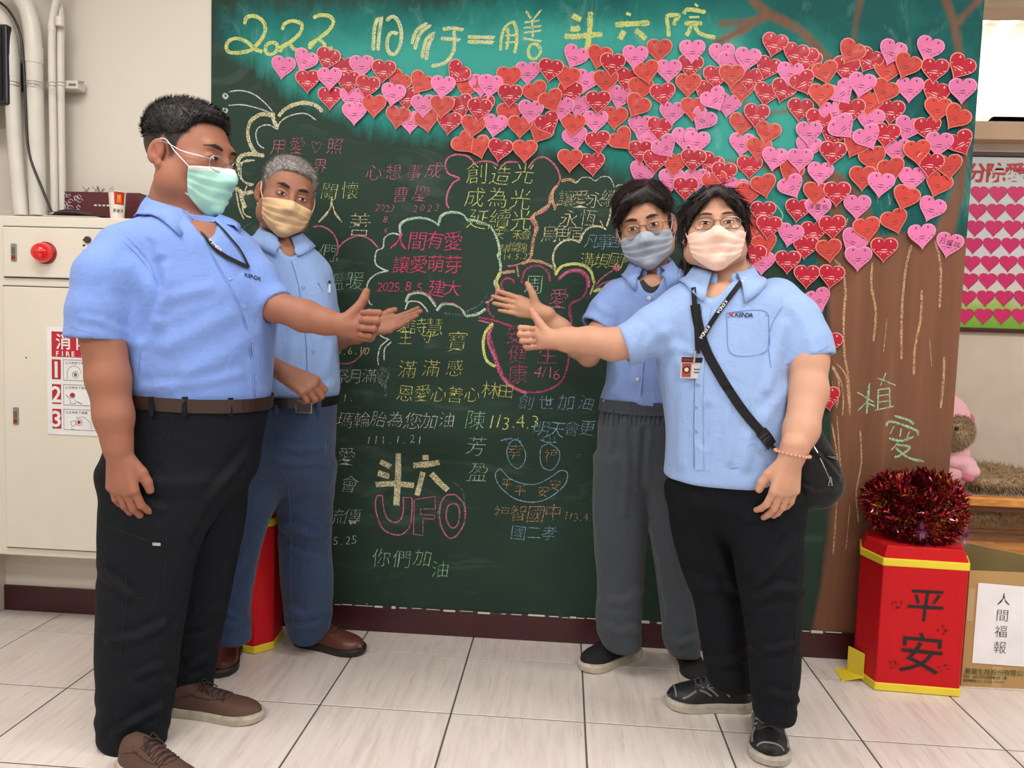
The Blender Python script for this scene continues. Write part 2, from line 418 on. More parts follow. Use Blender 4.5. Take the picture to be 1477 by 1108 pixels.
# ---------------------------------------------------------------- chalk drawings
YC = [-.0066]
def P3(px, py, y): return at(px, py, y)
def stroke(mb, pts, wpx, smooth=True, n=6, closed=False, taper=True, jit=.35):
    if smooth and len(pts) > 2: pts = catmull(pts, n, closed)
    YC[0] -= .0000015; y = YC[0]
    W = [Vector(P3(p[0], p[1], y)) for p in pts]; N = len(W); L = []; R = []
    for i in range(N):
        if closed: tg = W[(i+1) % (N-1)]-W[(i-1) % (N-1)]
        else: tg = W[min(i+1, N-1)]-W[max(i-1, 0)]
        nrm = Vector((-tg.z, 0, tg.x)).normalized()
        h = wpx/2*mpp(0)*(1+random.uniform(-jit, jit)*.4)
        if taper and not closed and (i == 0 or i == N-1): h *= .55
        L.append(W[i]+nrm*h); R.append(W[i]-nrm*h)
    vs = L+R; mb.add(vs, [(i, i+1, N+i+1, N+i) for i in range(N-1)])
CH = {k: chalk('chalk_'+k, c, d_) for k, c, d_ in (('white', (208, 214, 204), .72), ('yellow', (214, 212, 120), .75), ('pink', (205, 120, 150), .7), ('hotpink', (222, 70, 120), .8),
      ('green', (165, 206, 172), .72), ('blue', (145, 182, 208), .72), ('cream', (218, 210, 170), .68), ('dim', (130, 150, 140), .30), ('lime', (208, 216, 132), .78), ('tan', (206, 168, 130), .62), ('rose', (206, 112, 142), .72), ('haze', (150, 165, 158), .22), ('magenta', (190, 72, 124), .55))}
def drawing(strokes, colr, w_, name='chalk_drawing', **k):
    for s_ in strokes:
        mb = MB(); stroke(mb, s_, w_, **k); mb.build('chalk_line' if name == 'chalk_drawing' else 'chalk_stroke', CH[colr], board)
UXB = Vector((1, 0, 0)); UZB = Vector((0, 0, 1))
def write(items, colr, size, off=-.019, name='chalk_writing'):
    """items: (text, x, y[, advance]) in photo pixels on the board"""
    for it in items:
        mb = MB(); txt, x, y = it[:3]; adv = it[3] if len(it) > 3 else size*1.05
        for ch in txt:
            if ch != ' ':
                YC[0] -= .0000015
                put_glyph(mb, ch, at(x, y+random.uniform(-.06, .06)*size, YC[0]), UXB, UZB, size*mpp(0)*random.uniform(.95, 1.08), off, random.uniform(-.07, .07), random.uniform(.05, .22), .018)
            x += adv
        mb.build(name, CH[colr], board)
# ---- title line
def S2(l): return [(300+x/3.6925, y/3.6925) for x, y in l]     # measured on an enlarged view of the photograph
def S3(l): return [(650+x/3.6925, y/3.6925) for x, y in l]
t22 = [S2([(195, 130), (205, 95), (245, 85), (290, 110), (305, 160), (280, 215), (230, 265), (170, 280), (115, 278), (97, 250), (115, 215), (160, 205), (210, 225), (250, 262), (290, 275)]),
       S2([(340, 225), (312, 240), (308, 275), (335, 290), (365, 270), (365, 235), (340, 225)]),
       S2([(395, 160), (410, 125), (455, 112), (500, 130), (490, 175), (450, 215), (400, 245), (375, 262), (395, 275)]), S2([(385, 262), (430, 235), (460, 262), (505, 265)]),
       S2([(560, 95), (600, 80), (650, 88), (668, 120), (640, 165), (590, 205), (545, 235), (545, 262)]), S2([(548, 250), (585, 210), (620, 235), (625, 262), (665, 255)])]
ri = [S2([(905, 95), (885, 160), (880, 270)]), S2([(925, 90), (912, 180), (905, 270)]), S2([(950, 110), (985, 88), (1015, 120), (1030, 180), (1020, 250), (990, 290), (958, 270), (955, 215), (975, 175), (1010, 180)])]
xing = [S2([(1165, 125), (1110, 165), (1085, 235)]), S2([(1185, 135), (1130, 180), (1100, 265)]), S2([(1205, 175), (1160, 215), (1140, 310)]), S2([(1200, 195), (1175, 240), (1162, 320)]),
        S2([(1250, 155), (1300, 150), (1360, 160)]), S2([(1240, 205), (1290, 208), (1340, 215)]), S2([(1310, 165), (1312, 215), (1305, 280), (1260, 335), (1190, 352)])]
yi = [S3([(90, 195), (150, 198), (232, 200)]), S3([(90, 222), (150, 224), (228, 226)])]
shan = [S3([(330, 115), (290, 145), (270, 200), (265, 270)]), S3([(335, 115), (350, 170), (350, 230), (340, 285)]), S3([(300, 150), (305, 210), (296, 265)]), S3([(290, 190), (345, 188)]), S3([(290, 228), (345, 224)]),
        S3([(400, 60), (425, 100)]), S3([(480, 55), (440, 105)]), S3([(392, 120), (470, 112)]), S3([(388, 150), (480, 140)]), S3([(432, 105), (436, 200)]), S3([(390, 175), (478, 165)]), S3([(385, 205), (480, 222)]),
        S3([(430, 235), (412, 270), (422, 308), (455, 310), (478, 275), (460, 240), (430, 235)])]
dou = [S3([(650, 80), (672, 95), (695, 105)]), S3([(638, 152), (662, 155), (690, 148)]), S3([(605, 192), (660, 195), (730, 188), (810, 182)]), S3([(745, 62), (742, 120), (738, 190), (725, 265)])]
liu = [S3([(935, 70), (960, 80)]), S3([(875, 132), (940, 128), (1060, 122)]), S3([(925, 165), (910, 190), (900, 210)]), S3([(985, 160), (1010, 180), (1040, 208)])]
yuan = [S3([(1145, 85), (1180, 80), (1215, 85), (1195, 110), (1190, 135)]), S3([(1150, 90), (1158, 140), (1162, 195)]), S3([(1300, 20), (1318, 35)]), S3([(1240, 75), (1265, 50), (1360, 65)]), S3([(1270, 92), (1325, 90)]), S3([(1245, 125), (1290, 122), (1340, 125)]),
        S3([(1280, 128), (1270, 165), (1255, 190)]), S3([(1300, 128), (1315, 165), (1350, 188), (1410, 200)])]
drawing(t22, 'lime', 5.2, 'chalk_writing'); drawing(ri+xing+yi, 'lime', 5.0, 'chalk_writing'); drawing([[(x+1.6, y-1.2) for x, y in q] for q in (ri+xing+yi+shan)], 'white', 2.2, 'chalk_writing')
drawing(shan, 'lime', 3.8, 'chalk_writing'); drawing(dou+liu, 'lime', 7.5, 'chalk_writing'); drawing(yuan, 'lime', 5.5, 'chalk_writing')
# ---- curly outlines
def S8(l): return [(640+x/4.2615, 200+y/4.2615) for x, y in l]
def S6(l): return [(330+x/3.6946, 200+y/3.6946) for x, y in l]
# butterfly upper left: feelers and fluffy double outline
drawing([S2([(110, 490), (170, 482), (240, 500), (300, 545), (345, 595)]), S2([(110, 562), (180, 558), (270, 578), (350, 608)])], 'white', 1.7)
drawing([S2([(90, 495), (80, 510), (92, 525), (105, 512), (92, 500), (84, 516), (100, 518)]), S2([(85, 575), (80, 590), (95, 600), (102, 585), (90, 578)])], 'white', 2.2)
drawing([S2([(375, 620), (420, 575), (500, 548), (570, 560), (610, 595)]), S2([(340, 615), (280, 610), (225, 650), (212, 720), (235, 790), (270, 830)]),
         S2([(345, 600), (350, 640), (370, 680)]), S2([(300, 830), (230, 820), (180, 830), (160, 860), (165, 910)]), S2([(150, 1000), (190, 1030), (240, 1020)]), S2([(170, 1010), (180, 1060), (200, 1108)])], 'cream', 5.5)
drawing([S2([(370, 690), (385, 650), (440, 615), (520, 605), (575, 640)]), S2([(370, 690), (320, 665), (270, 680), (255, 720), (270, 770), (300, 790)]), S2([(250, 855), (200, 855), (175, 890), (180, 950), (215, 985), (240, 985)])], 'white', 1.7)
drawing([[(356, 268), (350, 290), (352, 308), (362, 314)], [(362, 232), (346, 236), (344, 250), (352, 262), (366, 266)], [(340, 272), (345, 300), (352, 316)]], 'cream', 2.2)
drawing([[(344, 345), (350, 330), (362, 322)]], 'dim', 1.6)
# pink cloud behind the grey-haired man's mask and around 們 / 溫暖
drawing([S6([(450, 470), (500, 468), (550, 500), (578, 550), (580, 600), (570, 625)]), S6([(578, 590), (620, 545), (690, 518), (750, 535), (795, 580)]), [(486, 524), (505, 524), (520, 513), (527, 500)]], 'rose', 2.0)
# white cloud round the hot pink greeting
cloud = [S6([(915, 515), (910, 460), (950, 430), (1020, 420), (1080, 435), (1115, 460)]), S6([(1115, 460), (1130, 410), (1180, 390), (1240, 400), (1275, 440)]),
         [(676, 316), (690, 319), (706, 326), (716, 343), (720, 362), (717, 368)], [(717, 368), (721, 380), (720, 396), (713, 406), (717, 418), (724, 424)],
         S6([(915, 515), (870, 505), (830, 530), (822, 580), (788, 600), (780, 660), (810, 690), (850, 705)]), S6([(850, 705), (790, 720), (745, 760), (735, 820), (750, 875), (765, 885)]),
         S6([(940, 870), (960, 830), (1010, 820), (1060, 840), (1100, 895)]), S6([(1105, 915), (1140, 880), (1200, 885), (1240, 910), (1260, 945)]), S6([(1260, 945), (1320, 935), (1367, 905)]),
         [(700, 437), (712, 430), (717, 418)], S6([(940, 910), (960, 870), (1010, 870), (1045, 900), (1060, 925)])]
drawing(cloud, 'white', 2.1); drawing([[(x+1.5, y+1.2) for x, y in q] for q in cloud[:4]+cloud[6:9]], 'green', 2.2)
drawing([S6([(960, 828), (1010, 815), (1065, 832), (1105, 885)]), S6([(1130, 880), (1200, 880), (1250, 925)])], 'rose', 1.4)
drawing([[(546, 470), (549, 484), (562, 490)], [(560, 490), (549, 500), (545, 515), (546, 527)], [(565, 493), (555, 503), (554, 520)]], 'white', 1.9)
drawing([[(552, 528), (545, 540), (552, 556), (560, 540), (554, 530)], [(553, 530), (549, 545), (556, 552)], [(555, 534), (550, 545)], [(556, 552), (556, 566), (557, 572)], [(546, 535), (560, 536)], [(546, 541), (559, 543)]], 'haze', 3.5)
# pink cloud round 創造光
drawing([S8([(190, 155), (150, 110), (80, 98), (25, 120), (10, 170), (30, 215), (95, 245), (55, 275), (22, 340), (18, 400), (35, 430)]), S8([(190, 155), (230, 140), (290, 142), (335, 165)]), S8([(350, 175), (390, 145), (460, 145)]),
         S8([(520, 180), (560, 130), (610, 112), (660, 140), (700, 190), (715, 250), (690, 300), (650, 355), (645, 420), (600, 455), (535, 485), (560, 540), (555, 600), (545, 700), (520, 745), (450, 775), (390, 785)])], 'rose', 2.4)
drawing([S8([(725, 262), (770, 250), (820, 272)]), S8([(700, 290), (672, 320), (668, 380), (690, 430)]), S8([(660, 330), (650, 400), (600, 440), (550, 480), (575, 540), (560, 590), (545, 650), (540, 720)]),
         S8([(700, 400), (680, 440)]), S8([(345, 830), (390, 820), (440, 815)]), S8([(450, 780), (460, 850)]), S8([(480, 770), (540, 750), (620, 765), (680, 800), (690, 840)]), S8([(345, 830), (325, 870), (330, 930), (370, 945)])], 'tan', 4.2)
drawing([S8([(820, 270), (850, 240), (900, 240), (930, 260), (970, 235), (1020, 240), (1050, 300)]), S8([(1055, 300), (1075, 285), (1108, 285)])], 'white', 1.2)
drawing([S8([(1030, 410), (1020, 480), (1000, 540)]), S8([(1000, 560), (960, 540), (900, 545), (860, 580), (840, 630)]), S8([(840, 640), (780, 620), (720, 640), (680, 690), (672, 750), (690, 800)]), S8([(960, 500), (990, 560)])], 'cream', 2.6)
# hot pink butterfly/cloud the hands point at
drawing([S8([(480, 890), (490, 830), (530, 790), (590, 782), (640, 820), (655, 880)]), S8([(365, 935), (355, 890), (380, 860), (420, 865), (435, 895)]), S8([(370, 955), (320, 960), (280, 1000), (275, 1060), (310, 1100)]),
         S8([(700, 870), (760, 825), (830, 820), (875, 860), (880, 920), (850, 980), (780, 1020), (775, 1100)]),
         [(690, 458), (712, 462), (730, 468), (745, 472)], [(708, 463), (706, 480), (712, 503), (718, 520), (728, 545), (745, 560), (762, 566), (785, 564), (808, 552), (818, 530), (822, 500)], [(822, 500), (824, 470), (822, 440)]], 'magenta', 3.0)
drawing([S8([(710, 860), (770, 815), (840, 812), (885, 850), (892, 915)]), [(711, 468), (704, 490), (715, 520), (722, 540), (735, 556), (760, 568)], [(826, 500), (827, 470)], [(690, 462), (706, 466)]], 'rose', 4.0)
drawing([S8([(685, 840), (720, 790), (790, 770), (860, 780), (905, 820), (925, 890)]), S8([(925, 890), (900, 960)]), S8([(920, 940), (950, 930), (985, 925)]), S8([(345, 825), (325, 880), (345, 940)]),
         [(711, 466), (700, 480), (697, 500), (702, 520), (715, 529)]], 'lime', 4.2)
drawing([S8([(935, 900), (980, 850), (1040, 810)]), S8([(935, 925), (980, 890), (1060, 865)])], 'rose', 2.0)
drawing([S8([(1050, 780), (1045, 800), (1070, 810), (1080, 790), (1060, 772), (1052, 795), (1072, 800)])], 'rose', 2.6)
drawing([[(669, 452), (690, 440), (703, 425)], [(640, 452), (668, 455), (690, 450)]], 'dim', 3.0)
# smiling face
drawing([[(733, 641), (745, 634), (757, 650), (757, 665), (747, 676), (736, 668), (731, 652), (735, 640)], [(793, 640), (806, 650), (806, 665), (796, 678), (783, 674), (779, 660), (781, 645), (792, 640)],
         [(715, 682), (722, 677), (735, 690), (755, 698), (775, 698), (795, 688), (808, 679), (818, 682), (816, 697), (800, 713), (780, 723), (760, 724), (740, 718), (722, 703), (715, 690), (715, 682)],
         [(722, 636), (735, 633), (752, 637)], [(727, 632), (731, 637)], [(737, 630), (739, 636)], [(747, 631), (748, 636)], [(778, 634), (790, 638), (803, 638)], [(782, 630), (785, 636)], [(792, 629), (794, 636)], [(800, 630), (799, 637)]], 'blue', 1.2)
# UFO in outline, 斗六 above it
def S11(l): return [(440+x/4.615, 640+y/4.615) for x, y in l]
drawing([S11([(520, 348), (480, 350), (468, 400), (480, 480), (520, 570), (600, 608), (660, 595), (700, 540), (712, 440), (712, 360)]), S11([(712, 360), (652, 358)]), S11([(652, 358), (655, 430), (640, 500), (600, 525), (550, 500), (525, 440), (515, 350)]),
         S11([(1000, 340), (940, 345), (905, 400), (895, 480), (915, 570), (960, 628), (1010, 610), (1055, 540), (1068, 450), (1050, 390), (1000, 340)]), S11([(980, 398), (950, 420), (940, 490), (960, 545), (990, 562), (1020, 530), (1028, 450), (1010, 405), (980, 398)])], 'rose', 1.9)
drawing([S11(q) for q in ([(735, 372), (865, 350)], [(865, 350), (868, 435)], [(868, 435), (770, 435)], [(770, 435), (768, 470)], [(768, 470), (862, 478)], [(862, 478), (862, 502)], [(862, 502), (780, 500)], [(785, 510), (785, 612)], [(785, 612), (722, 603)], [(722, 603), (728, 372)])], 'rose', 1.9, smooth=False)
drawing([S11([(985, 255), (1040, 300), (1060, 380), (1060, 460)]), S11([(900, 400), (885, 480), (905, 560)])], 'dim', 2.2)
drawing([S11([(500, 120), (570, 155)]), S11([(485, 195), (560, 220)]), S11([(470, 272), (600, 265), (725, 278)]), S11([(620, 65), (620, 200), (608, 412)]), S11([(800, 75), (803, 110)]), S11([(720, 145), (800, 140), (895, 125)]), S11([(785, 190), (765, 270), (745, 345)]), S11([(840, 200), (890, 255), (950, 310)])], 'cream', 8.2, 'chalk_writing', smooth=False, taper=False)
# chalk lines on the trunk, 植 愛
def S9(l): return [(1000+x/3.0966, 250+y/3.0966) for x, y in l]
drawing([S9([(620, 380), (660, 420), (680, 520), (672, 640), (675, 800), (690, 900), (700, 1050)]), S9([(800, 400), (795, 500), (815, 620), (805, 750)]), S9([(975, 320), (950, 420), (935, 560), (930, 700), (930, 830)]), S9([(1080, 300), (1105, 420), (1100, 600)]),
         S9([(1020, 520), (1015, 650), (990, 780), (985, 900)]), S9([(1120, 820), (1118, 920), (1105, 1050)]), S9([(620, 860), (650, 930), (640, 1050)])], 'tan', 3.2)
drawing([S9([(640, 850), (680, 900), (690, 980), (700, 1080)]), S9([(620, 870), (660, 930), (670, 1020), (665, 1084)]), S9([(1055, 740), (1065, 860)]), S9([(865, 650), (850, 800)]), S9([(620, 930), (640, 1000)])], 'tan', 1.8)
drawing([S9([(690, 200), (680, 240)]), S9([(810, 60), (825, 130)]), S9([(870, 90), (880, 140)]), S9([(370, 140), (400, 190), (370, 240)])], 'green', 1.5)
def S4(l): return [(1150+x/2.7034, 600+y/2.7034) for x, y in l]
drawing([S4([(155, 0), (165, 150), (170, 200)]), S4([(245, 55), (250, 180), (230, 300), (240, 420)]), S4([(160, 200), (150, 400), (140, 540)]), S4([(205, 350), (190, 520)]), S4([(135, 30), (160, 200), (150, 330)])], 'tan', 2.0)
zhi = [[(1237, 566), (1260, 580)], [(1254, 553), (1252, 575), (1250, 597)], [(1252, 578), (1238, 592)], [(1265, 545), (1292, 556)], [(1278, 538), (1270, 556)], [(1267, 562), (1266, 590)], [(1283, 560), (1284, 588)], [(1268, 562), (1283, 560)], [(1268, 571), (1283, 569)], [(1268, 580), (1283, 578)], [(1262, 592), (1289, 586)], [(1252, 582), (1262, 586)]]
ai = [[(1290, 600), (1310, 606), (1318, 612)], [(1278, 615), (1285, 608), (1320, 620), (1324, 628)], [(1290, 614), (1284, 626)], [(1300, 618), (1298, 630)], [(1312, 622), (1308, 632)], [(1282, 632), (1300, 636), (1318, 630)], [(1296, 638), (1285, 650)], [(1294, 642), (1312, 645), (1302, 655), (1290, 660)], [(1292, 646), (1310, 660), (1333, 666)]]
drawing(zhi, 'green', 3.4, 'chalk_writing', smooth=False); drawing(ai, 'green', 3.4, 'chalk_writing')
# ---- small handwriting
write([('用愛♡照', 402, 211, 27)], 'rose', 24); write([('界', 462, 240)], 'rose', 22)
write([('關懷', 475, 276, 30)], 'lime', 27); write([('人', 478, 303)], 'cream', 40); write([('善', 519, 322)], 'cream', 36)
write([('們,', 472, 366, 15)], 'green', 30); write([('溫暖', 484, 406, 28)], 'green', 27)
write([('心想事成', 539, 247, 29)], 'rose', 25); write([('曹慶', 578, 280, 30)], 'rose', 25)
write([('2023', 545, 300, 7), ('8.', 556, 317, 6), ('4.', 556, 332, 6), ('2023', 599, 300, 10.5)], 'rose', 14)
write([('創造光', 688, 251, 34), ('成為光', 685, 286, 33), ('延續光', 690, 317, 31)], 'lime', 31)
write([('天麗禾會', 720, 338, 13)], 'yellow', 16); write([('林燦錦', 727, 357, 13)], 'yellow', 16); write([('114.5.22', 722, 370, 6)], 'yellow', 12)
write([('人間有愛', 576, 347, 26), ('讓愛萌芽', 579, 381, 25)], 'hotpink', 28, -.012)
write([('2025.8.5', 548, 414, 8.2)], 'hotpink', 19); write([('建大', 630, 416, 23)], 'hotpink', 26, -.012)
write([('讓愛永續', 817, 287, 21), ('永恆', 821, 315, 28), ('烏魚宿', 793, 336, 18)], 'cream', 25)
write([('凡事', 854, 348, 18), ('子', 986, 342)], 'blue', 23); write([('包', 887, 349)], 'blue', 18); write([('溝垻國中', 847, 375, 21)], 'lime', 23)
write([('周', 771, 411)], 'green', 30); write([('愛', 806, 432), ('生', 806, 468)], 'rose', 29); write([('一', 806, 452)], 'rose', 14); write([('安', 744, 482), ('健', 747, 512), ('康', 747, 540), ('生', 790, 512)], 'magenta', 29, -.012)
write([('4/16', 776, 538, 9)], 'rose', 24)
write([('陳詩慧', 579, 470, 24)], 'lime', 27); write([('王', 585, 487), ('守', 617, 486)], 'yellow', 22); write([('寶', 660, 491)], 'yellow', 32)
write([('滿滿感', 588, 532, 34)], 'yellow', 27); write([('恩愛心善心', 585, 568, 24)], 'yellow', 26); write([('林由', 707, 563, 23)], 'yellow', 26)
write([('6.6.10', 489, 506, 8)], 'lime', 16); write([('祭月滿', 493, 543, 20)], 'white', 23); write([('.11.', 480, 574, 9)], 'white', 16)
write([('豪瑪輪胎為您加油', 473, 606, 24.5)], 'white', 26); write([('111.1.21', 532, 634, 10.5)], 'white', 17)
write([('愛', 500, 657), ('會', 504, 699)], 'white', 27); write([('流傳', 485, 745, 23)], 'white', 27); write([('5.25', 484, 779, 9)], 'white', 18)
write([('你們加', 550, 806, 30), ('油', 635, 820)], 'green', 28)
write([('陳', 686, 605), ('芳', 687, 643), ('盈', 690, 679)], 'green', 32)
write([('113.4.3', 709, 609, 10.5)], 'lime', 27); write([('創世加油', 759, 580, 29)], 'blue', 24); write([('明天會更', 781, 618, 22)], 'blue', 25)
write([('幸', 742, 652), ('福', 795, 659)], 'tan', 22); write([('平', 731, 698), ('平', 750, 707), ('安', 783, 708), ('安', 800, 700)], 'tan', 18)
write([('福智國中', 723, 740, 25)], 'tan', 27); write([('113.4.3', 817, 745, 7)], 'tan', 18); write([('國二孝', 748, 769, 22)], 'blue', 23); write([('=', 835, 658), ("''", 858, 645)], 'dim', 14)
write([(".", 530, 863)], 'white', 30)

# ---------------------------------------------------------------- paper hearts
HP = '''400,365,p,8 515,330,p,25 637,320,r,15 531,438,r,0 648,425,p,0 728,370,r,0 818,360,p,0 750,445,r,0 935,385,r,5 848,468,r,10 650,528,r,0 765,530,p,5 780,610,p,0 885,570,o,0 985,510,p,10 1010,440,o,35 1060,530,r,0 1130,450,o,30 1325,395,r,38 1250,470,p,5 1380,470,o,10 1010,630,o,8 1165,650,o,-10 1147,570,p,0 1245,575,o,5 1077,655,p,0 1350,570,r,-15 1283,660,r,5 1410,680,o,8 1445,590,r,5 1455,460,p,0'''
H3 = '''660,310,p,22 790,310,o,12 860,350,r,5 980,310,p,5 1110,275,o,0 1275,360,r,5 1285,280,p,0 1160,385,p,0 1045,390,o,-12 940,430,r,10 720,440,p,12 825,440,o,0 620,420,o,12 530,380,r,8 410,395,p,0 310,420,o,0 210,465,p,6 315,515,r,3 540,545,o,-25 455,500,o,-20 680,570,p,12 635,500,r,6 590,585,p,3 785,550,r,0 900,525,p,12 1010,480,o,3 1130,510,r,-8 1265,460,o,0 990,570,o,28 875,635,o,3 770,655,p,0 650,670,o,5 520,665,r,-25 425,600,p,5 310,615,o,0 175,575,r,-12 235,675,p,8 475,710,o,25 370,680,o,0 1010,680,p,5 1110,690,r,5 1180,610,p,0 1290,585,o,0 1145,790,p,-35 1050,745,p,5 1245,745,p,0 1310,765,p,5 915,750,o,-40 785,765,r,-8 665,745,p,-12 150,790,o,-18 262,805,r,8 395,810,o,0 635,860,o,0 755,880,r,-5 1010,815,r,0 1190,880,o,5 1090,865,r,0 1290,860,r,5 1010,930,p,22 1175,965,p,0 1310,965,p,0 1250,1010,r,0'''
H4 = '''240,270,p,8 125,250,p,0 165,290,p,5 455,250,r,12 360,205,r,12 490,375,r,-25 515,285,r,5 330,310,r,18 430,335,p,5 100,350,r,0 170,345,o,0 215,410,o,0 250,360,r,5 60,420,r,12 40,540,p,30 95,450,p,-30 155,475,p,8 325,425,r,10 400,410,r,15 590,330,o,-15 570,430,o,0 780,275,r,25 680,310,r,5 700,240,o,28 885,240,p,18 950,300,o,22 865,325,o,5 1050,225,p,18 1075,320,r,5 1190,305,r,28 1200,410,p,0 965,405,p,0 1075,420,r,22 850,415,o,22 665,420,p,-35 750,385,p,10 475,495,r,5 785,465,o,10 625,510,p,-12 705,500,r,0 670,575,p,-40 880,505,r,5 790,545,p,5 1090,495,o,5 1170,530,o,32 280,520,r,5 215,560,o,5 330,600,o,12 555,545,r,10 515,600,p,0 620,690,r,5 620,605,r,20 510,665,p,12 720,655,o,22 860,610,r,5 780,620,p,-28 955,580,p,15 1045,580,r,-8 1195,645,r,-28 1095,650,p,5 1000,685,o,-8 910,680,p,0 800,715,o,-12 885,765,o,-15 1140,750,o,-8 1055,740,r,5 215,650,p,5 290,670,o,5 430,770,o,25 360,715,p,8 475,720,p,0 250,750,r,0 75,740,r,25 135,780,r,5 755,800,o,0 835,830,p,5 975,805,p,0 1090,830,o,18 565,780,p,3 440,840,p,-28 315,835,o,-15 190,850,p,10 245,870,o,0 95,820,o,-10 545,870,o,5 640,870,r,0 500,270,r,0'''
H8 = '''730,155,p,0 465,170,r,5 555,165,p,0 945,115,o,18 1060,165,p,18 900,220,o,-20 620,245,r,-5 775,255,o,-12 1020,285,p,-6 1140,325,p,10 850,345,r,0 710,310,p,28 735,385,p,0 605,350,o,-8 535,270,r,0 500,335,r,5 430,280,p,10 310,180,r,0 335,245,r,5 285,245,o,5 320,325,o,-18 420,400,r,0 505,465,r,0 615,465,r,5 560,570,p,-22 305,405,p,0 265,370,r,10 600,1010,r,-12 605,760,r,10 262,300,o,10'''
hearts = []
for src, ox, oy, sc in ((HP, 300, 0, 3.6925), (H3, 650, 0, 3.6925), (H4, 1000, 0, 3.0966), (H8, 1000, 250, 3.0966)):
    for tok in src.split():
        a, b, c_, d_ = tok.split(','); hearts.append((ox+float(a)/sc, oy+float(b)/sc, c_, float(d_)))
hearts.append((671, 208, 'o', -40))
uniq = []
for h in hearts:
    if all((h[0]-g[0])**2+(h[1]-g[1])**2 > 36 for g in uniq): uniq.append(h)
hearts = uniq
def heart_outline(n=14):
    pts = []
    for i in range(2*n):
        a = 2*pi*i/(2*n); x = 16*sin(a)**3; y = 13*cos(a)-5*cos(2*a)-2*cos(3*a)-cos(4*a)
        pts.append((x/16*.5, (y+2.5)/16*.5*1.04))
    return [(x, z-.055*max(0, 1-abs(x)/.22)*0+ .06*max(0, 1-(x/.16)**2)*(z > .1)) for x, z in pts]
def heart_mesh(name, cm, pm, bm_, hs=(0,)):
    HS = .093; o_ = heart_outline(); mb = MB(); N = len(o_); r_ = random.Random(name)
    def warp(x, z): return -.0012-.0030*max(0, -z)*2-.0016*(abs(x)*2)**2     # edges curl slightly off the board
    for k, (sc, dy) in enumerate(((1.0, .0), (.985, -.0004), (.93, -.0005), (.5, -.0005))):
        mb.v += [(x*sc*HS, warp(x, z)+dy, z*sc*HS) for x, z in o_]
    mb.v.append((0, warp(0, 0)-.0005, 0)); c_ = len(mb.v)-1
    for k in range(3):
        for i in range(N): mb.f.append([k*N+i, k*N+(i+1) % N, (k+1)*N+(i+1) % N, (k+1)*N+i]); mb.m.append(2 if k < 2 else 0)
    for i in range(N): mb.f.append([3*N+i, 3*N+(i+1) % N, c_]); mb.m.append(0)
    mb.v += [(x*HS, .0, z*HS) for x, z in o_]; b0 = len(mb.v)-N
    for i in range(N): mb.f.append([b0+i, b0+(i+1) % N, (i+1) % N, i]); mb.m.append(2)
    def q(x0, z0, x1, z1):
        y = min(warp(x0, z0), warp(x1, z1))-.0011; mb.add([(x0*HS, y, z0*HS), (x1*HS, y, z0*HS), (x1*HS, y, z1*HS), (x0*HS, y, z1*HS)], [(0, 1, 2, 3)], 1)
    for sx in (-.22, .2):
        q(sx, .30, sx+.05, .345); q(sx-.005, .355, sx+.045, .375)
    for z, x0, x1, hh in ((.03, -.36, .40, .032), (-.06, -.24, .27, .036), (-.14, -.13, .15, .034)):
        x = x0
        while x < x1:
            ww = r_.uniform(.02, .05)
            if z > 0 and r_.random() < .3: q(x, z-.012, x+.07, z-.004); x += .08; continue
            q(x, z-hh*.4, x+ww, z+hh*r_.uniform(.3, .6)); x += ww+r_.uniform(.008, .02)
    return meshobj(name, mb.v, mb.f, mats=[cm, pm, bm_], fm=mb.m)
def heartmat(nm, rgb):
    t = NT(nm); oi = t.N('ShaderNodeObjectInfo'); c_ = lin(rgb)
    t.base(t.mix(oi.outputs['Random'], tuple(x*.9 for x in c_[:3])+(1,), tuple(min(1, x*1.1) for x in c_[:3])+(1,)))
    t.b.inputs['Roughness'].default_value = .5; t.b.inputs['Specular IOR Level'].default_value = .3; t.b.inputs['Coat Weight'].default_value = .10; t.b.inputs['Coat Roughness'].default_value = .12
    t.bump(t.noise(t.coord(), 30, 2), .12, .004); return t.mat
edge = {'p': M('heart_edge_pink', (226, 150, 190), .5), 'r': M('heart_edge_pale', (225, 150, 150), .5), 'o': M('heart_edge_tan', (215, 140, 120), .5)}
ink = {'p': M('print_black', (60, 25, 45), .6), 'r': M('print_white', (240, 200, 200), .6), 'o': M('print_dark', (110, 25, 25), .6)}
cmat = {'p': heartmat('heart_pink', (214, 112, 162)), 'r': heartmat('heart_crimson', (172, 20, 44)), 'o': heartmat('heart_coral', (190, 62, 54))}
cname = {'p': 'pink', 'r': 'crimson', 'o': 'coral red'}
proto = {k: heart_mesh('paper_heart', cmat[k], ink[k], edge[k]) for k in 'pro'}
LM = [('the digits 2022', 405, 50), ("the title's first outlined character", 565, 50), ("the title's thick cross-shaped character", 845, 45), ("the title's dotted roof-shaped character", 910, 35), ("the title's last chalk character", 995, 35),
      ('the forked painted branch', 1100, 40), ('the top right corner branch', 1400, 40), ("the standing woman's hair", 1035, 270), ("the dark-haired man's hair", 925, 265), ('the pink-outlined chalk cloud', 720, 225),
      ('the painted trunk top', 1290, 400), ('the bare teal gap', 1050, 200), ("the board's right edge", 1405, 190), ("the woman's left shoulder", 1160, 420)]
ORD = ['nearest', 'second nearest', 'third nearest', 'fourth nearest', 'fifth nearest', 'sixth nearest', 'seventh nearest', 'eighth nearest', 'ninth nearest', 'tenth nearest', 'eleventh nearest', 'twelfth nearest', 'thirteenth nearest', 'fourteenth nearest', 'fifteenth nearest', 'sixteenth nearest', 'seventeenth nearest', 'eighteenth nearest', 'nineteenth nearest', 'twentieth nearest']
used = set()
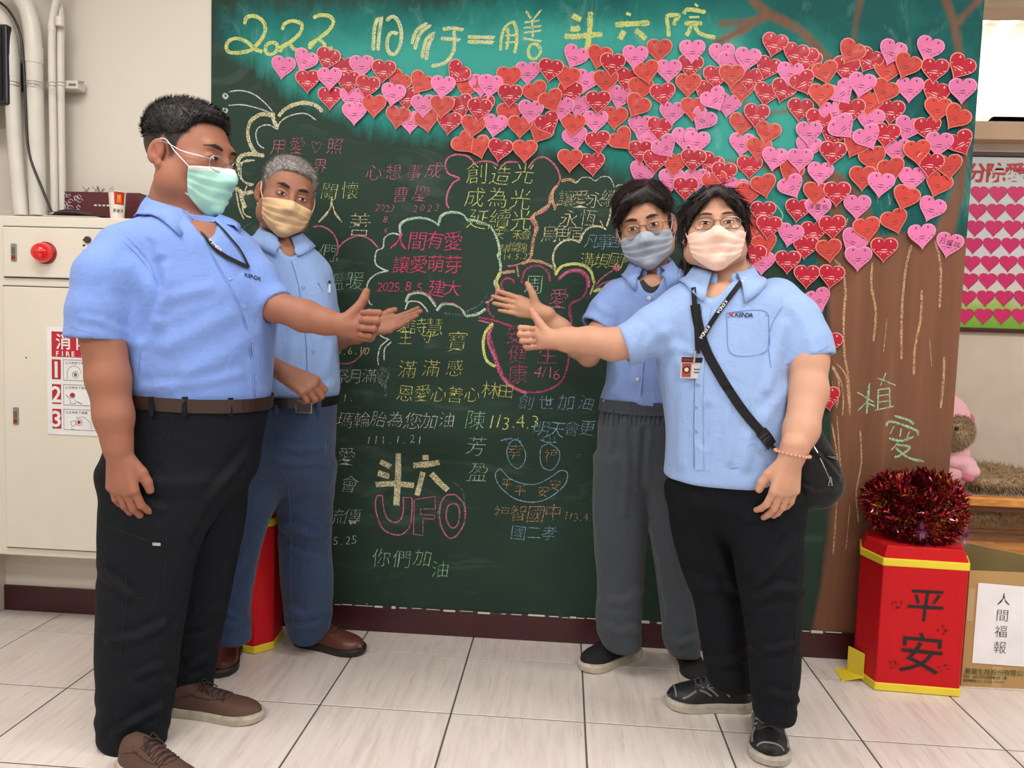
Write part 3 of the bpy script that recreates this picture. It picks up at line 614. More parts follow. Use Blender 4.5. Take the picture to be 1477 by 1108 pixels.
def heart_label(h):
    best = None
    for nm, lx, ly in LM:
        same = sorted([(g[0]-lx)**2+(g[1]-ly)**2 for g in hearts if g[2] == h[2]])
        r_ = same.index((h[0]-lx)**2+(h[1]-ly)**2)
        if best is None or r_ < best[0]: best = (r_, nm)
    return '%s paper heart, %s %s one to %s' % (cname[h[2]], ORD[min(best[0], 19)], cname[h[2]], best[1])
hu = 0
for i, h in enumerate(hearts):
    o = proto[h[2]] if h[2] in proto and not proto[h[2]].get('label') else None
    if o is None: o = bpy.data.objects.new('paper_heart', proto[h[2]].data); COL.objects.link(o)
    y = -.0088-.0022*(i % 5)-.00001*i
    sz = 1.0+(.04 if h[0] > 1200 else 0)
    o.location = at(h[0], h[1], y); o.rotation_euler = (0, radians(h[3]), 0); o.scale = (sz, 1, sz)
    tag(o, heart_label(h), 'paper heart', 'paper hearts on the painted tree')
# signed hearts carry a handwritten name
for (hx, hy, s_) in ((555/3.0966+1000, 250+148/3.0966, '潘龍飛'), (1140/3.0966+1000, 250+305/3.0966, '石耀誠')):
    ho = min((o for o in bpy.data.objects if o.name.startswith('paper_heart')), key=lambda o: (o.location-at(hx, hy+4, o.location.y)).length)
    mb = MB()
    for k, ch in enumerate(s_): put_glyph(mb, ch, Vector(ho.location)+Vector((-.024+.024*k, -.0035, .014-.002*k)), UXB, UZB, .021, -.008, random.uniform(-.1, .1), .1, .01)
    mb.build('handwritten_name', M('ink_black', (25, 20, 30), .6), ho)
bpy.context.view_layer.update()
# ---------------------------------------------------------------- implicit-surface modelling (bodies and clothes)
f32 = np.float32
def smin(a, b, k):
    h = np.clip(.5+.5*(b-a)/k, 0, 1); return b*(1-h)+a*h-k*h*(1-h)
def smax(a, b, k): return -smin(-a, -b, k)
def V3(p): return np.array(tuple(p), dtype=f32)
def cone(P, a, b, ra, rb, flat=None):
    a = V3(a); b = V3(b); w_ = P-a; e = b-a
    if flat is not None:
        n = V3(flat[0]); s_ = flat[1]-1; w_ = w_+np.outer(w_@n, n)*s_; e = e+n*(e@n)*s_
    t_ = np.clip((w_@e)/max(e@e, 1e-9), 0, 1)
    q = w_-t_[:, None]*e
    return np.sqrt((q*q).sum(1))-(ra+(rb-ra)*t_)
def ell(P, c, r, R=None):
    q = P-V3(c)
    if R is not None: q = q@R
    r = np.array(r, f32); k0 = np.sqrt(((q/r)**2).sum(1)); k1 = np.sqrt(((q/(r*r))**2).sum(1))+1e-6
    return k0*(k0-1)/k1
def chain(P, pts, k=.01, flat=None):
    """pts: (x, y, z, r)"""
    d = None
    for i in range(len(pts)-1):
        a, b = pts[i], pts[i+1]; c = cone(P, a[:3], b[:3], a[3], b[3], flat)
        d = c if d is None else smin(d, c, k)
    return d
class VLoft:
    """vertical body of elliptic sections: keys (z, cx, cy, rx, ry)"""
    def __init__(s, keys, capk=.01, p=2.0, yaw=0.0):
        K = np.array(sorted([tuple(float(q) for q in k) for k in keys]), float)
        dense = np.array(catmull([tuple(k) for k in K], 8)); o = np.argsort(dense[:, 0]); s.K = dense[o]; s.z0, s.z1 = K[0, 0], K[-1, 0]; s.capk = capk; s.p = p; s.c = cos(yaw); s.s = sin(yaw)
    def at(s, z): return [np.interp(z, s.K[:, 0], s.K[:, j]) for j in range(1, 5)]
    def __call__(s, P, grow=0.0, cap=0.0):
        z = P[:, 2]; cx, cy, rx, ry = s.at(z); rx = rx+grow; ry = ry+grow
        x = P[:, 0]-cx; y = P[:, 1]-cy
        if s.s: x, y = x*s.c+y*s.s, -x*s.s+y*s.c
        if s.p == 2.0: k0 = np.sqrt((x/rx)**2+(y/ry)**2)
        else: k0 = (np.abs(x/rx)**s.p+np.abs(y/ry)**s.p)**(1/s.p)
        k1 = np.sqrt((x/(rx*rx))**2+(y/(ry*ry))**2)+1e-6
        d = (k0-1)*np.maximum(k0, .3)/k1
        d = np.where(k0 < .25, -np.minimum(rx, ry)*.75, d)
        return smax(smax(d, z-(s.z1+cap), s.capk), (s.z0-cap)-z, s.capk).astype(f32)
    def ring(s, z, n=48, grow=0.0):
        cx, cy, rx, ry = [float(q) for q in s.at(z)]; out = []
        for i in range(n):
            a = 2*pi*i/n; x = (rx+grow)*cos(a); y = (ry+grow)*sin(a)
            if s.p != 2.0:
                e = 2/s.p; x = (rx+grow)*abs(cos(a))**e*(1 if cos(a) >= 0 else -1); y = (ry+grow)*abs(sin(a))**e*(1 if sin(a) >= 0 else -1)
            out.append(Vector((cx+x*s.c-y*s.s, cy+x*s.s+y*s.c, z)))
        return out
def polygonise(f, lo, hi, h, c=4):
    lo = np.array(lo, float); hi = np.array(hi, float)
    nb = np.ceil((hi-lo)/(h*c)).astype(int)+1; nx, ny, nz = nb*c
    ax = [lo[i]+(np.arange(nb[i])+.5)*c*h-.5*h for i in range(3)]
    Bc = np.stack(np.meshgrid(*ax, indexing='ij'), -1).reshape(-1, 3).astype(f32)
    dc = np.concatenate([f(Bc[i:i+300000]) for i in range(0, len(Bc), 300000)])
    D = np.repeat(np.repeat(np.repeat(dc.reshape(nb), c, 0), c, 1), c, 2).astype(f32)
    act = np.argwhere(np.abs(dc.reshape(nb)) < h*c*1.25)
    off = np.stack(np.meshgrid(*[np.arange(c)]*3, indexing='ij'), -1).reshape(-1, 3)
    idx = (act[:, None, :]*c+off[None]).reshape(-1, 3)
    Pf = (lo+idx*h).astype(f32)
    df = np.concatenate([f(Pf[i:i+300000]) for i in range(0, len(Pf), 300000)])
    D[idx[:, 0], idx[:, 1], idx[:, 2]] = df
    S = D < 0
    cnt = np.zeros((nx-1, ny-1, nz-1), np.int8)
    for a in (0, 1):
        for b in (0, 1):
            for e in (0, 1): cnt += S[a:nx-1+a, b:ny-1+b, e:nz-1+e]
    cells = np.argwhere((cnt > 0) & (cnt < 8)); M_ = len(cells)
    cid = np.full(cnt.shape, -1, np.int32); cid[cells[:, 0], cells[:, 1], cells[:, 2]] = np.arange(M_)
    acc = np.zeros((M_, 3)); num = np.zeros(M_)
    cor = [(a, b, e) for a in (0, 1) for b in (0, 1) for e in (0, 1)]
    vals = {k: D[cells[:, 0]+k[0], cells[:, 1]+k[1], cells[:, 2]+k[2]] for k in cor}
    for k in cor:
        for ax_ in range(3):
            if k[ax_] == 0:
                k2 = tuple(1 if j == ax_ else k[j] for j in range(3)); v0, v1 = vals[k], vals[k2]
                m_ = (v0 < 0) != (v1 < 0); t_ = np.where(m_, v0/(v0-v1+1e-12), 0)
                pt = np.array(k, float)[None].repeat(M_, 0); pt[:, ax_] = t_
                acc += pt*m_[:, None]; num += m_
    verts = lo+(cells+acc/num[:, None])*h
    quads = []
    for ax_ in range(3):
        sl0 = [slice(None)]*3; sl1 = [slice(None)]*3; sl0[ax_] = slice(0, -1); sl1[ax_] = slice(1, None)
        E_ = S[tuple(sl0)] != S[tuple(sl1)]; e = np.argwhere(E_)
        u, v_ = (ax_+1) % 3, (ax_+2) % 3
        ok = (e[:, u] > 0) & (e[:, v_] > 0) & (e[:, u] < S.shape[u]-1) & (e[:, v_] < S.shape[v_]-1); e = e[ok]
        ins = S[e[:, 0], e[:, 1], e[:, 2]]
        q = []
        for du, dv in ((-1, -1), (0, -1), (0, 0), (-1, 0)):
            c_ = e.copy(); c_[:, u] += du; c_[:, v_] += dv; q.append(cid[c_[:, 0], c_[:, 1], c_[:, 2]])
        q = np.stack(q, 1); q[~ins] = q[~ins][:, ::-1]; quads.append(q)
    quads = np.concatenate(quads); quads = quads[(quads >= 0).all(1)]
    return verts, quads
def fastmesh(name, verts, quads, mats, parent=None, attrs=None, disp=None, smooth_it=1):
    n = len(verts); nq = quads.shape[1]
    # light smoothing then displacement along normals
    e = np.concatenate([quads[:, [i, (i+1) % nq]] for i in range(nq)])
    for _ in range(smooth_it):
        s_ = np.zeros((n, 3)); c_ = np.bincount(e[:, 0], minlength=n)+np.bincount(e[:, 1], minlength=n)
        for k in range(3): s_[:, k] = np.bincount(e[:, 0], verts[e[:, 1], k], n)+np.bincount(e[:, 1], verts[e[:, 0], k], n)
        verts = verts*.5+.5*s_/np.maximum(c_, 1)[:, None]
    nr = normals(verts, quads)
    if disp is not None: verts = verts+nr*disp(verts, nr)[:, None]
    off = np.array(world_of(parent)) if parent is not None else np.zeros(3)
    me = bpy.data.meshes.new(name); me.vertices.add(n); me.vertices.foreach_set('co', (verts-off).astype(f32).ravel())
    me.loops.add(quads.size); me.loops.foreach_set('vertex_index', quads.astype(np.int32).ravel())
    me.polygons.add(len(quads)); me.polygons.foreach_set('loop_start', np.arange(0, quads.size, nq, dtype=np.int32))
    me.polygons.foreach_set('loop_total', np.full(len(quads), nq, np.int32)); me.polygons.foreach_set('use_smooth', np.ones(len(quads), bool))
    me.update(calc_edges=True); me.validate()
    for m_ in (mats if isinstance(mats, list) else [mats]): me.materials.append(m_)
    if attrs:
        for k, fn in attrs.items():
            a = me.attributes.new(k, 'FLOAT', 'POINT'); a.data.foreach_set('value', fn(verts).astype(f32))
    o = link(bpy.data.objects.new(name, me), parent)
    o_v[o.name] = (verts, quads)
    return o
o_v = {}
def normals(verts, quads):
    a = verts[quads[:, 2]]-verts[quads[:, 0]]; b = verts[quads[:, 3 if quads.shape[1] > 3 else 1]]-verts[quads[:, 1 if quads.shape[1] > 3 else 0]]
    fn = np.cross(a, b); nr = np.zeros_like(verts)
    for j in range(quads.shape[1]):
        for k in range(3): nr[:, k] += np.bincount(quads[:, j], fn[:, k], len(verts))
    return nr/(np.linalg.norm(nr, axis=1)[:, None]+1e-12)
def bvh_of(o):
    v, q = o_v[o.name]; return BVHTree.FromPolygons([tuple(x) for x in v], [tuple(int(j) for j in x) for x in q])
def to_px(P):
    D_ = P-np.array(CAM); z = D_@np.array(CF)
    return np.c_[738.5+FPX*(D_@np.array(CR))/z, 554-FPX*(D_@np.array(CU))/z]
def wnoise(seed, scale, aniso=(1, 1, .4), n=10):
    r_ = np.random.default_rng(seed); K = r_.normal(size=(n, 3))*scale*np.array(aniso); ph = r_.uniform(0, 6.28, n); am = r_.uniform(.4, 1, n)
    def g(P):
        W = P+.02*np.sin(P[:, [1, 2, 0]]*scale*.5+ph[0])
        return (np.sin(W@K.T+ph)*am).sum(1)/sqrt(n)
    return g
def folds_disp(folds, noise_amp=.0015, seed=1, scale=30, aniso=(1, 1, .4)):
    """folds: (polyline of photo px, width px, amplitude m): creases modelled into the cloth on the side seen"""
    g = wnoise(seed, scale, aniso)
    def f(P, N):
        d = noise_amp*g(P)
        if folds:
            px = to_px(P); vis = np.clip(-(N@np.array(CF))*3, 0, 1)
            for pts, w_, amp in folds:
                ws = [.01]*len(pts); l = sdf_line(px, pts, ws)
                d = d+vis*amp*(np.exp(-(l/w_)**2)-.55*np.exp(-((l-1.9*w_)/w_)**2))
        return d
    return f
# ---- hands
def hand_prims(W, d, n, side, S=1.0, curl=(20, 25, 15), spread=4, thumb=None, curls=None, wr=.026):
    """W wrist, d finger direction, n palm facing; thumb: list of directions in (d, t, n) coordinates"""
    W = np.array(tuple(W), float); d = np.array(tuple(d), float); d /= np.linalg.norm(d); n = np.array(tuple(n), float); n -= d*(n@d); n /= np.linalg.norm(n)
    t_ = np.cross(d, n)*(1 if side == 'R' else -1)
    g = []; palm = []
    offs = (.030, .010, -.010, -.028); lens = ((.042, .026, .022), (.046, .029, .023), (.043, .027, .022), (.034, .021, .019)); plen = (.092, .095, .090, .082)
    rad = (.0098, .0100, .0095, .0084)
    for i in range(4):
        kn = W+S*(d*plen[i]+t_*offs[i]); b0 = W+S*(d*.01+t_*offs[i]*.55)
        palm.append((b0, kn-S*n*.002, S*.0150, S*.0128))
        cu = curls[i] if curls else curl; a = 0; p = kn; sp = radians(spread*(1.3-i*.9)); dd = d*cos(sp)+t_*sin(sp); r_ = rad[i]*S; seg = []
        for j in range(3):
            a += radians(cu[j]); v = dd*cos(a)+n*sin(a); q = p+v*lens[i][j]*S
            seg.append((p, q, r_*(1.03-.08*j), r_*(.97-.09*j))); p = q
        g.append(seg)
    palm.append((W+S*d*.02, W+S*d*.075, S*.018, S*.016)); palm.append((W-S*d*.03, W+S*d*.02, wr*.93, S*.021))
    th = thumb or ((.72, .62, .30), (.85, .45, .25), (.9, .4, .15))
    p = W+S*(d*.022+t_*.020+n*.006); seg = []; rr = (.0175, .0135, .0120, .0100); ln = (.040, .026, .021)
    for j in range(3):
        v = d*th[j][0]+t_*th[j][1]+n*th[j][2]; v /= np.linalg.norm(v); q = p+v*ln[j]*S; seg.append((p, q, rr[j]*S, rr[j+1]*S)); p = q
    return palm, g, seg
def hand_sdf(P, prims):
    palm, g, th = prims; d = None
    allp = np.array([np.r_[a, b] for a, b, *_ in palm]); c = allp.reshape(-1, 3).mean(0)
    for a, b, ra, rb in palm:
        q = cone(P, a, b, ra, rb); d = q if d is None else smin(d, q, .012)
    tt = None
    for a, b, ra, rb in th:
        q = cone(P, a, b, ra, rb); tt = q if tt is None else smin(tt, q, .004)
    d = smin(d, tt, .008)
    for seg in g:
        ff = None
        for a, b, ra, rb in seg:
            q = cone(P, a, b, ra, rb); ff = q if ff is None else smin(ff, q, .003)
        root = cone(P, seg[0][0], seg[0][0], seg[0][2]*1.1, seg[0][2]*1.1)
        d = np.minimum(smin(d, root, .008), ff) if False else smin(d, ff, .0035)
    return d
def hand_box(prims, m_=.03):
    pts = np.array([x for L_ in ([prims[0]]+prims[1]+[prims[2]]) for a, b, *_ in L_ for x in (a, b)]); return pts.min(0)-m_, pts.max(0)+m_
# ---- head
def rotm(yaw, pitch, roll):
    y, p, r_ = radians(yaw), radians(pitch), radians(roll)
    Rz = np.array([[cos(y), -sin(y), 0], [sin(y), cos(y), 0], [0, 0, 1]]); Ry = np.array([[cos(r_), 0, sin(r_)], [0, 1, 0], [-sin(r_), 0, cos(r_)]]); Rx = np.array([[1, 0, 0], [0, cos(p), -sin(p)], [0, sin(p), cos(p)]])
    return Rz@Ry@Rx
def head_sdf(Q, fat=0.0):
    d = ell(Q, (0, .016, .040), (.078, .098, .083))
    d = smin(d, ell(Q, (0, -.030, -.012), (.066+fat, .070, .092)), .025)
    d = smin(d, ell(Q, (0, -.036, -.070), (.052+fat*1.4, .052, .044)), .03)
    X = np.abs(Q[:, 0]); A_ = np.c_[X, Q[:, 1], Q[:, 2]].astype(f32)
    d = smin(d, ell(A_, (.046+fat, -.060, -.016), (.024, .026, .022)), .02)                    # cheekbone
    d = smin(d, ell(A_, (.056+fat*1.6, -.010, -.055), (.022, .035, .035)), .03)                # jaw corner
    d = smin(d, cone(A_, (.0, -.088, .033), (.034, -.084, .036), .010, .009), .018)       # brow
    d = smax(d, -ell(A_, (.031, -.108, .010), (.020, .020, .0135)), .016)                  # socket
    d = smin(d, ell(A_, (.031, -.0835, .009), (.0165, .0125, .0120)), .006)               # eyeball and lids
    d = smin(d, cone(Q, (0, -.094, .020), (0, -.120, -.026), .0075, .0115), .012)
    d = smin(d, ell(A_, (.012, -.110, -.030), (.009, .011, .009)), .008)
    d = smin(d, ell(Q, (0, -.094, -.056), (.024, .014, .012)), .010)                      # mouth
    d = smin(d, ell(Q, (0, -.086, -.098), (.020, .016, .014)), .018)                      # chin
    R_ = rotm(-26, 10, 0).astype(f32)
    e = ell(A_, (.0845+fat*.6, .014, .000), (.0075, .0175, .029), R_); e = smax(e, -ell(A_, (.0915+fat*.6, .010, .004), (.0070, .0115, .018), R_), .004)
    e = smin(e, cone(A_, (.0835+fat*.6, .006, -.006), (.086+fat*.6, .014, .014), .0030, .0030), .003); e = smin(e, ell(A_, (.082+fat*.6, .004, -.026), (.006, .008, .010), R_), .004)
    return smin(d, e, .004)
ZL = np.array([(-.12, .090), (-.075, .088), (-.052, .078), (-.038, .050), (-.028, .030), (-.022, -.008), (-.010, -.010), (-.006, .022), (.010, .040), (.026, .022), (.036, -.020), (.055, -.050), (.09, -.062), (.13, -.062)])
def hairmask(Q, front=0.0, zl=ZL): return Q[:, 2]-np.interp(Q[:, 1], zl[:, 0], zl[:, 1])-front*(Q[:, 1] < -.045)
# ---------------------------------------------------------------- cloth, skin and hair materials
def skinmat(nm, rgb, stub):
    t = NT(nm); v = t.coord(); c_ = lin(rgb); n = t.noise(v, 22, 4); n2 = t.noise(v, 4, 2)
    b = t.mix(n, tuple(x*.90 for x in c_[:3])+(1,), tuple(min(1, x*1.08) for x in c_[:3])+(1,))
    b = t.mix(t.math('MULTIPLY', n2, .25), b, (min(1, c_[0]*1.0), c_[1]*.84, c_[2]*.80, 1))
    a = t.N('ShaderNodeAttribute', attribute_name='red').outputs['Fac']; b = t.mix(t.math('MULTIPLY', a, .55), b, (c_[0]*.95, c_[1]*.58, c_[2]*.50, 1))
    s_ = t.N('ShaderNodeAttribute', attribute_name='stubble').outputs['Fac']; sn = t.noise(v, 420, 2)
    sf = t.math('MULTIPLY', s_, t.math('ADD', .45, t.math('MULTIPLY', sn, .8)), True); b = t.mix(sf, b, lin(stub))
    t.base(b); t.b.inputs['Roughness'].default_value = .56; t.b.inputs['Subsurface Weight'].default_value = .06; t.b.inputs['Subsurface Radius'].default_value = (.02, .008, .004)
    t.b.inputs['Subsurface Scale'].default_value = .25; t.b.inputs['Specular IOR Level'].default_value = .35
    t.bump(t.noise(v, 350, 3), .12, .001); return t.mat
def clothmat(nm, rgb, rough=.8, bump=.35, weave=900, var=.07, sheen=.15, cscale=14, streak=None):
    t = NT(nm); v = t.coord(); c_ = lin(rgb); n = t.noise(t.coord(scale=(1, 1, .5)), 9, 5, .6)
    b = t.mix(n, tuple(x*(1-var) for x in c_[:3])+(1,), tuple(min(1, x*(1+var)) for x in c_[:3])+(1,))
    if streak is not None:
        sn = t.noise(t.coord(scale=(1, 1, .12)), 170, 3, .7); sp = t.ramp(t.noise(v, 3.2, 3), [(.42, (0, 0, 0, 1)), (.66, (1, 1, 1, 1))])
        b = t.mix(t.math('MULTIPLY', sn, .55), b, lin(streak)); b = t.mix(t.math('MULTIPLY', sp, .45), b, lin(streak))
    t.base(b); t.b.inputs['Roughness'].default_value = rough; t.b.inputs['Sheen Weight'].default_value = sheen; t.b.inputs['Specular IOR Level'].default_value = .2
    fold = t.noise(t.coord(scale=(1.6, 1.6, .7), rot=(0, .35, 0)), cscale, 4, .55, 1.4); f2 = t.noise(t.coord(scale=(.6, .6, 1.5), rot=(0, -.5, 0)), cscale*1.9, 3, .5, 1.8); wv = t.noise(v, weave, 1)
    hh = t.math('ADD', t.math('MULTIPLY', fold, 1.0), t.math('ADD', t.math('MULTIPLY', wv, .03), t.math('MULTIPLY', f2, .30))); t.bump(hh, min(1, bump*1.0), .013); return t.mat
def hairmat(nm, rgb, light, sc=260):
    t = NT(nm); v = t.coord(scale=(1, 1, .25)); n = t.noise(v, sc, 3, .7)
    t.base(t.ramp(n, [(.35, lin(rgb)), (.7, lin(light))])); t.b.inputs['Roughness'].default_value = .42; t.b.inputs['Specular IOR Level'].default_value = .45
    t.bump(n, .6, .004); return t.mat
blackplastic = M('black_plastic', (22, 22, 24), .4)
buttonm = M('shirt_button', (130, 150, 190), .35)
strapm = clothmat('black_webbing', (20, 20, 23), .75, .15)
logored = M('logo_red', (190, 30, 40), .5); logonavy = M('logo_navy', (22, 26, 70), .5); whitep = M('print_light', (215, 215, 218), .6)
silver = M('silver_metal', (190, 190, 195), .3, 1.0)
def lensmat():
    t = NT('spectacle_lens'); g = t.N('ShaderNodeBsdfGlossy'); g.inputs['Roughness'].default_value = .04; tr = t.N('ShaderNodeBsdfTransparent'); tr.inputs[0].default_value = (.96, .96, .97, 1)
    fr = t.N('ShaderNodeFresnel'); fr.inputs[0].default_value = 1.25; mx = t.N('ShaderNodeMixShader'); t.L(fr.outputs[0], mx.inputs[0]); t.L(tr.outputs[0], mx.inputs[1]); t.L(g.outputs[0], mx.inputs[2]); t.L(mx.outputs[0], t.out.inputs[0]); return t.mat
lensm = lensmat()
eyew = M('eye_white', (205, 195, 188), .25, var=.02); iris = M('eye_iris', (44, 28, 20), .15); lashm = M('lash_dark', (30, 20, 18), .7)
class Person:
    def __init__(s, label, Y0, px, skin, stub, name='person'):
        s.Y0 = Y0; s.s = mpp(Y0); p = at(px, 1000, Y0); s.root = empty('person', (p.x, Y0, 0)); tag(s.root, label, 'person'); s.skin = skinmat(name+'_skin', skin, stub); s.nm = name
        s.arms = []; s.hands = []; s.sleeves = []
    def A(s, px, py, dy=0.0): return np.array(at(px, py, s.Y0+dy))
    def K(s, L_, R_, y, ry, dy=0.0):
        a = s.A(L_, y, dy); b = s.A(R_, y, dy); c = (a+b)/2; return (c[2], c[0], c[1], (b[0]-a[0])/2, ry)
    def C(s, pts):                      # arm chain: (px, py, dy, r px)
        return [(*s.A(a, b, c), r_*mpp(s.Y0+c)) for a, b, c, r_ in pts]
def build_body(p, h=.0032):
    Rm = p.R.astype(f32); Hc = V3(p.H); S = p.S
    def neck(P): return chain(P, p.neck, .02)
    hb = [hand_box(x) for x in p.hands]
    def f(P):
        Q = ((P-Hc)@Rm)/S
        m_ = np.abs(Q).max(1) < .22
        d = np.full(len(P), 9.0, f32); hd = np.full(len(P), .15, f32)
        if m_.any(): hd[m_] = head_sdf(Q[m_], p.fat)*S
        d = np.minimum(d, hd); d = smin(d, neck(P), .022)
        d = smin(d, p.torso(P, -.017, -.02), .03)
        for ch in p.arms: d = smin(d, chain(P, ch, .02), .012)
        for pr, (a, b) in zip(p.hands, hb):
            m_ = ((P > a) & (P < b)).all(1)
            if m_.any(): d[m_] = smin(d[m_], hand_sdf(P[m_], pr).astype(f32), .010)
        return d
    pts = np.array([c[:3] for ch in p.arms for c in ch]+[p.A(0, 0)*0+p.H]+[x for b in hb for x in b])
    lo = np.minimum(pts.min(0)-.05, np.array(p.H)-.17*S); hi = np.maximum(pts.max(0)+.05, np.array(p.H)+.17*S)
    tz = p.torso.z0; kk = p.torso.K
    lo = np.minimum(lo, [(kk[:, 1]-kk[:, 3]).min(), (kk[:, 2]-kk[:, 4]).min(), tz-.04]); hi = np.maximum(hi, [(kk[:, 1]+kk[:, 3]).max(), (kk[:, 2]+kk[:, 4]).max(), p.torso.z1])
    v, q = polygonise(f, lo, hi, h)
    def loc(V): return ((V-np.array(p.H))@p.R)/S
    def stub(V):
        Q = loc(V); w_ = np.clip(hairmask(Q)/.012+.5, 0, 1)*(np.abs(Q).max(1) < .17)*(Q[:, 2] > -.07)
        w_ *= (np.abs(Q[:, 0]) < .0825)*np.clip(.45+(Q[:, 2]+.02)/.07, .3, 1.1); return w_*p.stubw
    def red(V):
        Q = loc(V); e = np.exp(-(((np.abs(Q[:, 0])-.085)/.01)**2+((Q[:, 1]-.01)/.02)**2+(Q[:, 2]/.035)**2)); c = .6*np.exp(-(((np.abs(Q[:, 0])-.045)/.02)**2+((Q[:, 1]+.07)/.03)**2+((Q[:, 2]+.02)/.02)**2))
        for pr in p.hands:
            for sg in pr[1]:
                e = np.maximum(e, .7*np.exp(-(((V-sg[-1][1])**2).sum(1)/.012**2))); e = np.maximum(e, .45*np.exp(-(((V-sg[0][1])**2).sum(1)/.010**2)))
            e = np.maximum(e, .7*np.exp(-(((V-pr[2][-1][1])**2).sum(1)/.014**2)))
        return np.clip(e+c, 0, 1)
    p.body = fastmesh('body', v, q, p.skin, p.root, {'stubble': stub, 'red': red}); p.bvh = bvh_of(p.body)
def toW(p, q): return Vector(p.H)+Vector(p.R@np.array(q, float))*p.S
def cast(p, x, z, lift=.0008, bvh=None):
    o = toW(p, (x, -.3, z)); d = Vector(p.R@np.array((0, 1.0, 0))); hit, nrm, _, _ = (bvh or p.bvh).ray_cast(o, d, 1.0)
    if hit is None: return toW(p, (x, -.1, z))
    return hit-d*lift*p.S
def face_features(p, eyebrow=(34, 24, 20), browt=.0034, brow_tilt=.10, eye_h=.0048, openk=1.0):
    bm_ = M('eyebrow_%d' % eyebrow[0], eyebrow, .7)
    for sx in (-1, 1):
        mb = MB(); n = 14; rows = 5; cx, cz = sx*.0315, .0085; vs = []; fs = []; ms = []
        for i in range(n+1):
            u = -1+2*i/n; hh = eye_h*openk*(1-abs(u)**2.2)**.8+.0001
            for j in range(rows+1):
                v = -1+2*j/rows; x = cx+u*.0135; z = cz+v*hh*(1.0 if v > 0 else .75)+.0010*u*sx; vs.append(cast(p, x, z, .0009))
        for i in range(n):
            for j in range(rows):
                a = i*(rows+1)+j; fs.append((a, a+rows+1, a+rows+2, a+1)); u = -1+2*(i+.5)/n; ms.append(1 if abs(u-p.gaze) < .40 else 0)
        o = meshobj('eye', vs, fs, parent=p.root, mats=[eyew, iris], fm=ms, smooth=True)
        L_ = [cast(p, cx+u*.0148, cz+eye_h*openk*(1-abs(u)**2.2)**.8+.0010*u*sx+.0003, .0016) for u in np.linspace(-1, 1, 12)]
        MB().tube(L_, [.0005]+[.0011*p.S]*10+[.0005], 5).build('eyelashes', lashm, p.root)
        vs = []; n = 14
        for i in range(n+1):
            u = i/n; x = sx*(.014+.036*u); zc_ = .0315+.006*sin(u*2.4)-.004*u+brow_tilt*.02*u; th = browt*(.75+.5*sin(u*pi))*(1-.75*max(0, u-.6)/.4)
            for v in (-1, 0, 1): vs.append(cast(p, x, zc_+v*th, .0006+(.0016 if v == 0 else 0)))
        fs = [(i*3+j, i*3+j+3, i*3+j+4, i*3+j+1) for i in range(n) for j in range(2)]
        meshobj('eyebrow', vs, fs, bm_, p.root, smooth=True)
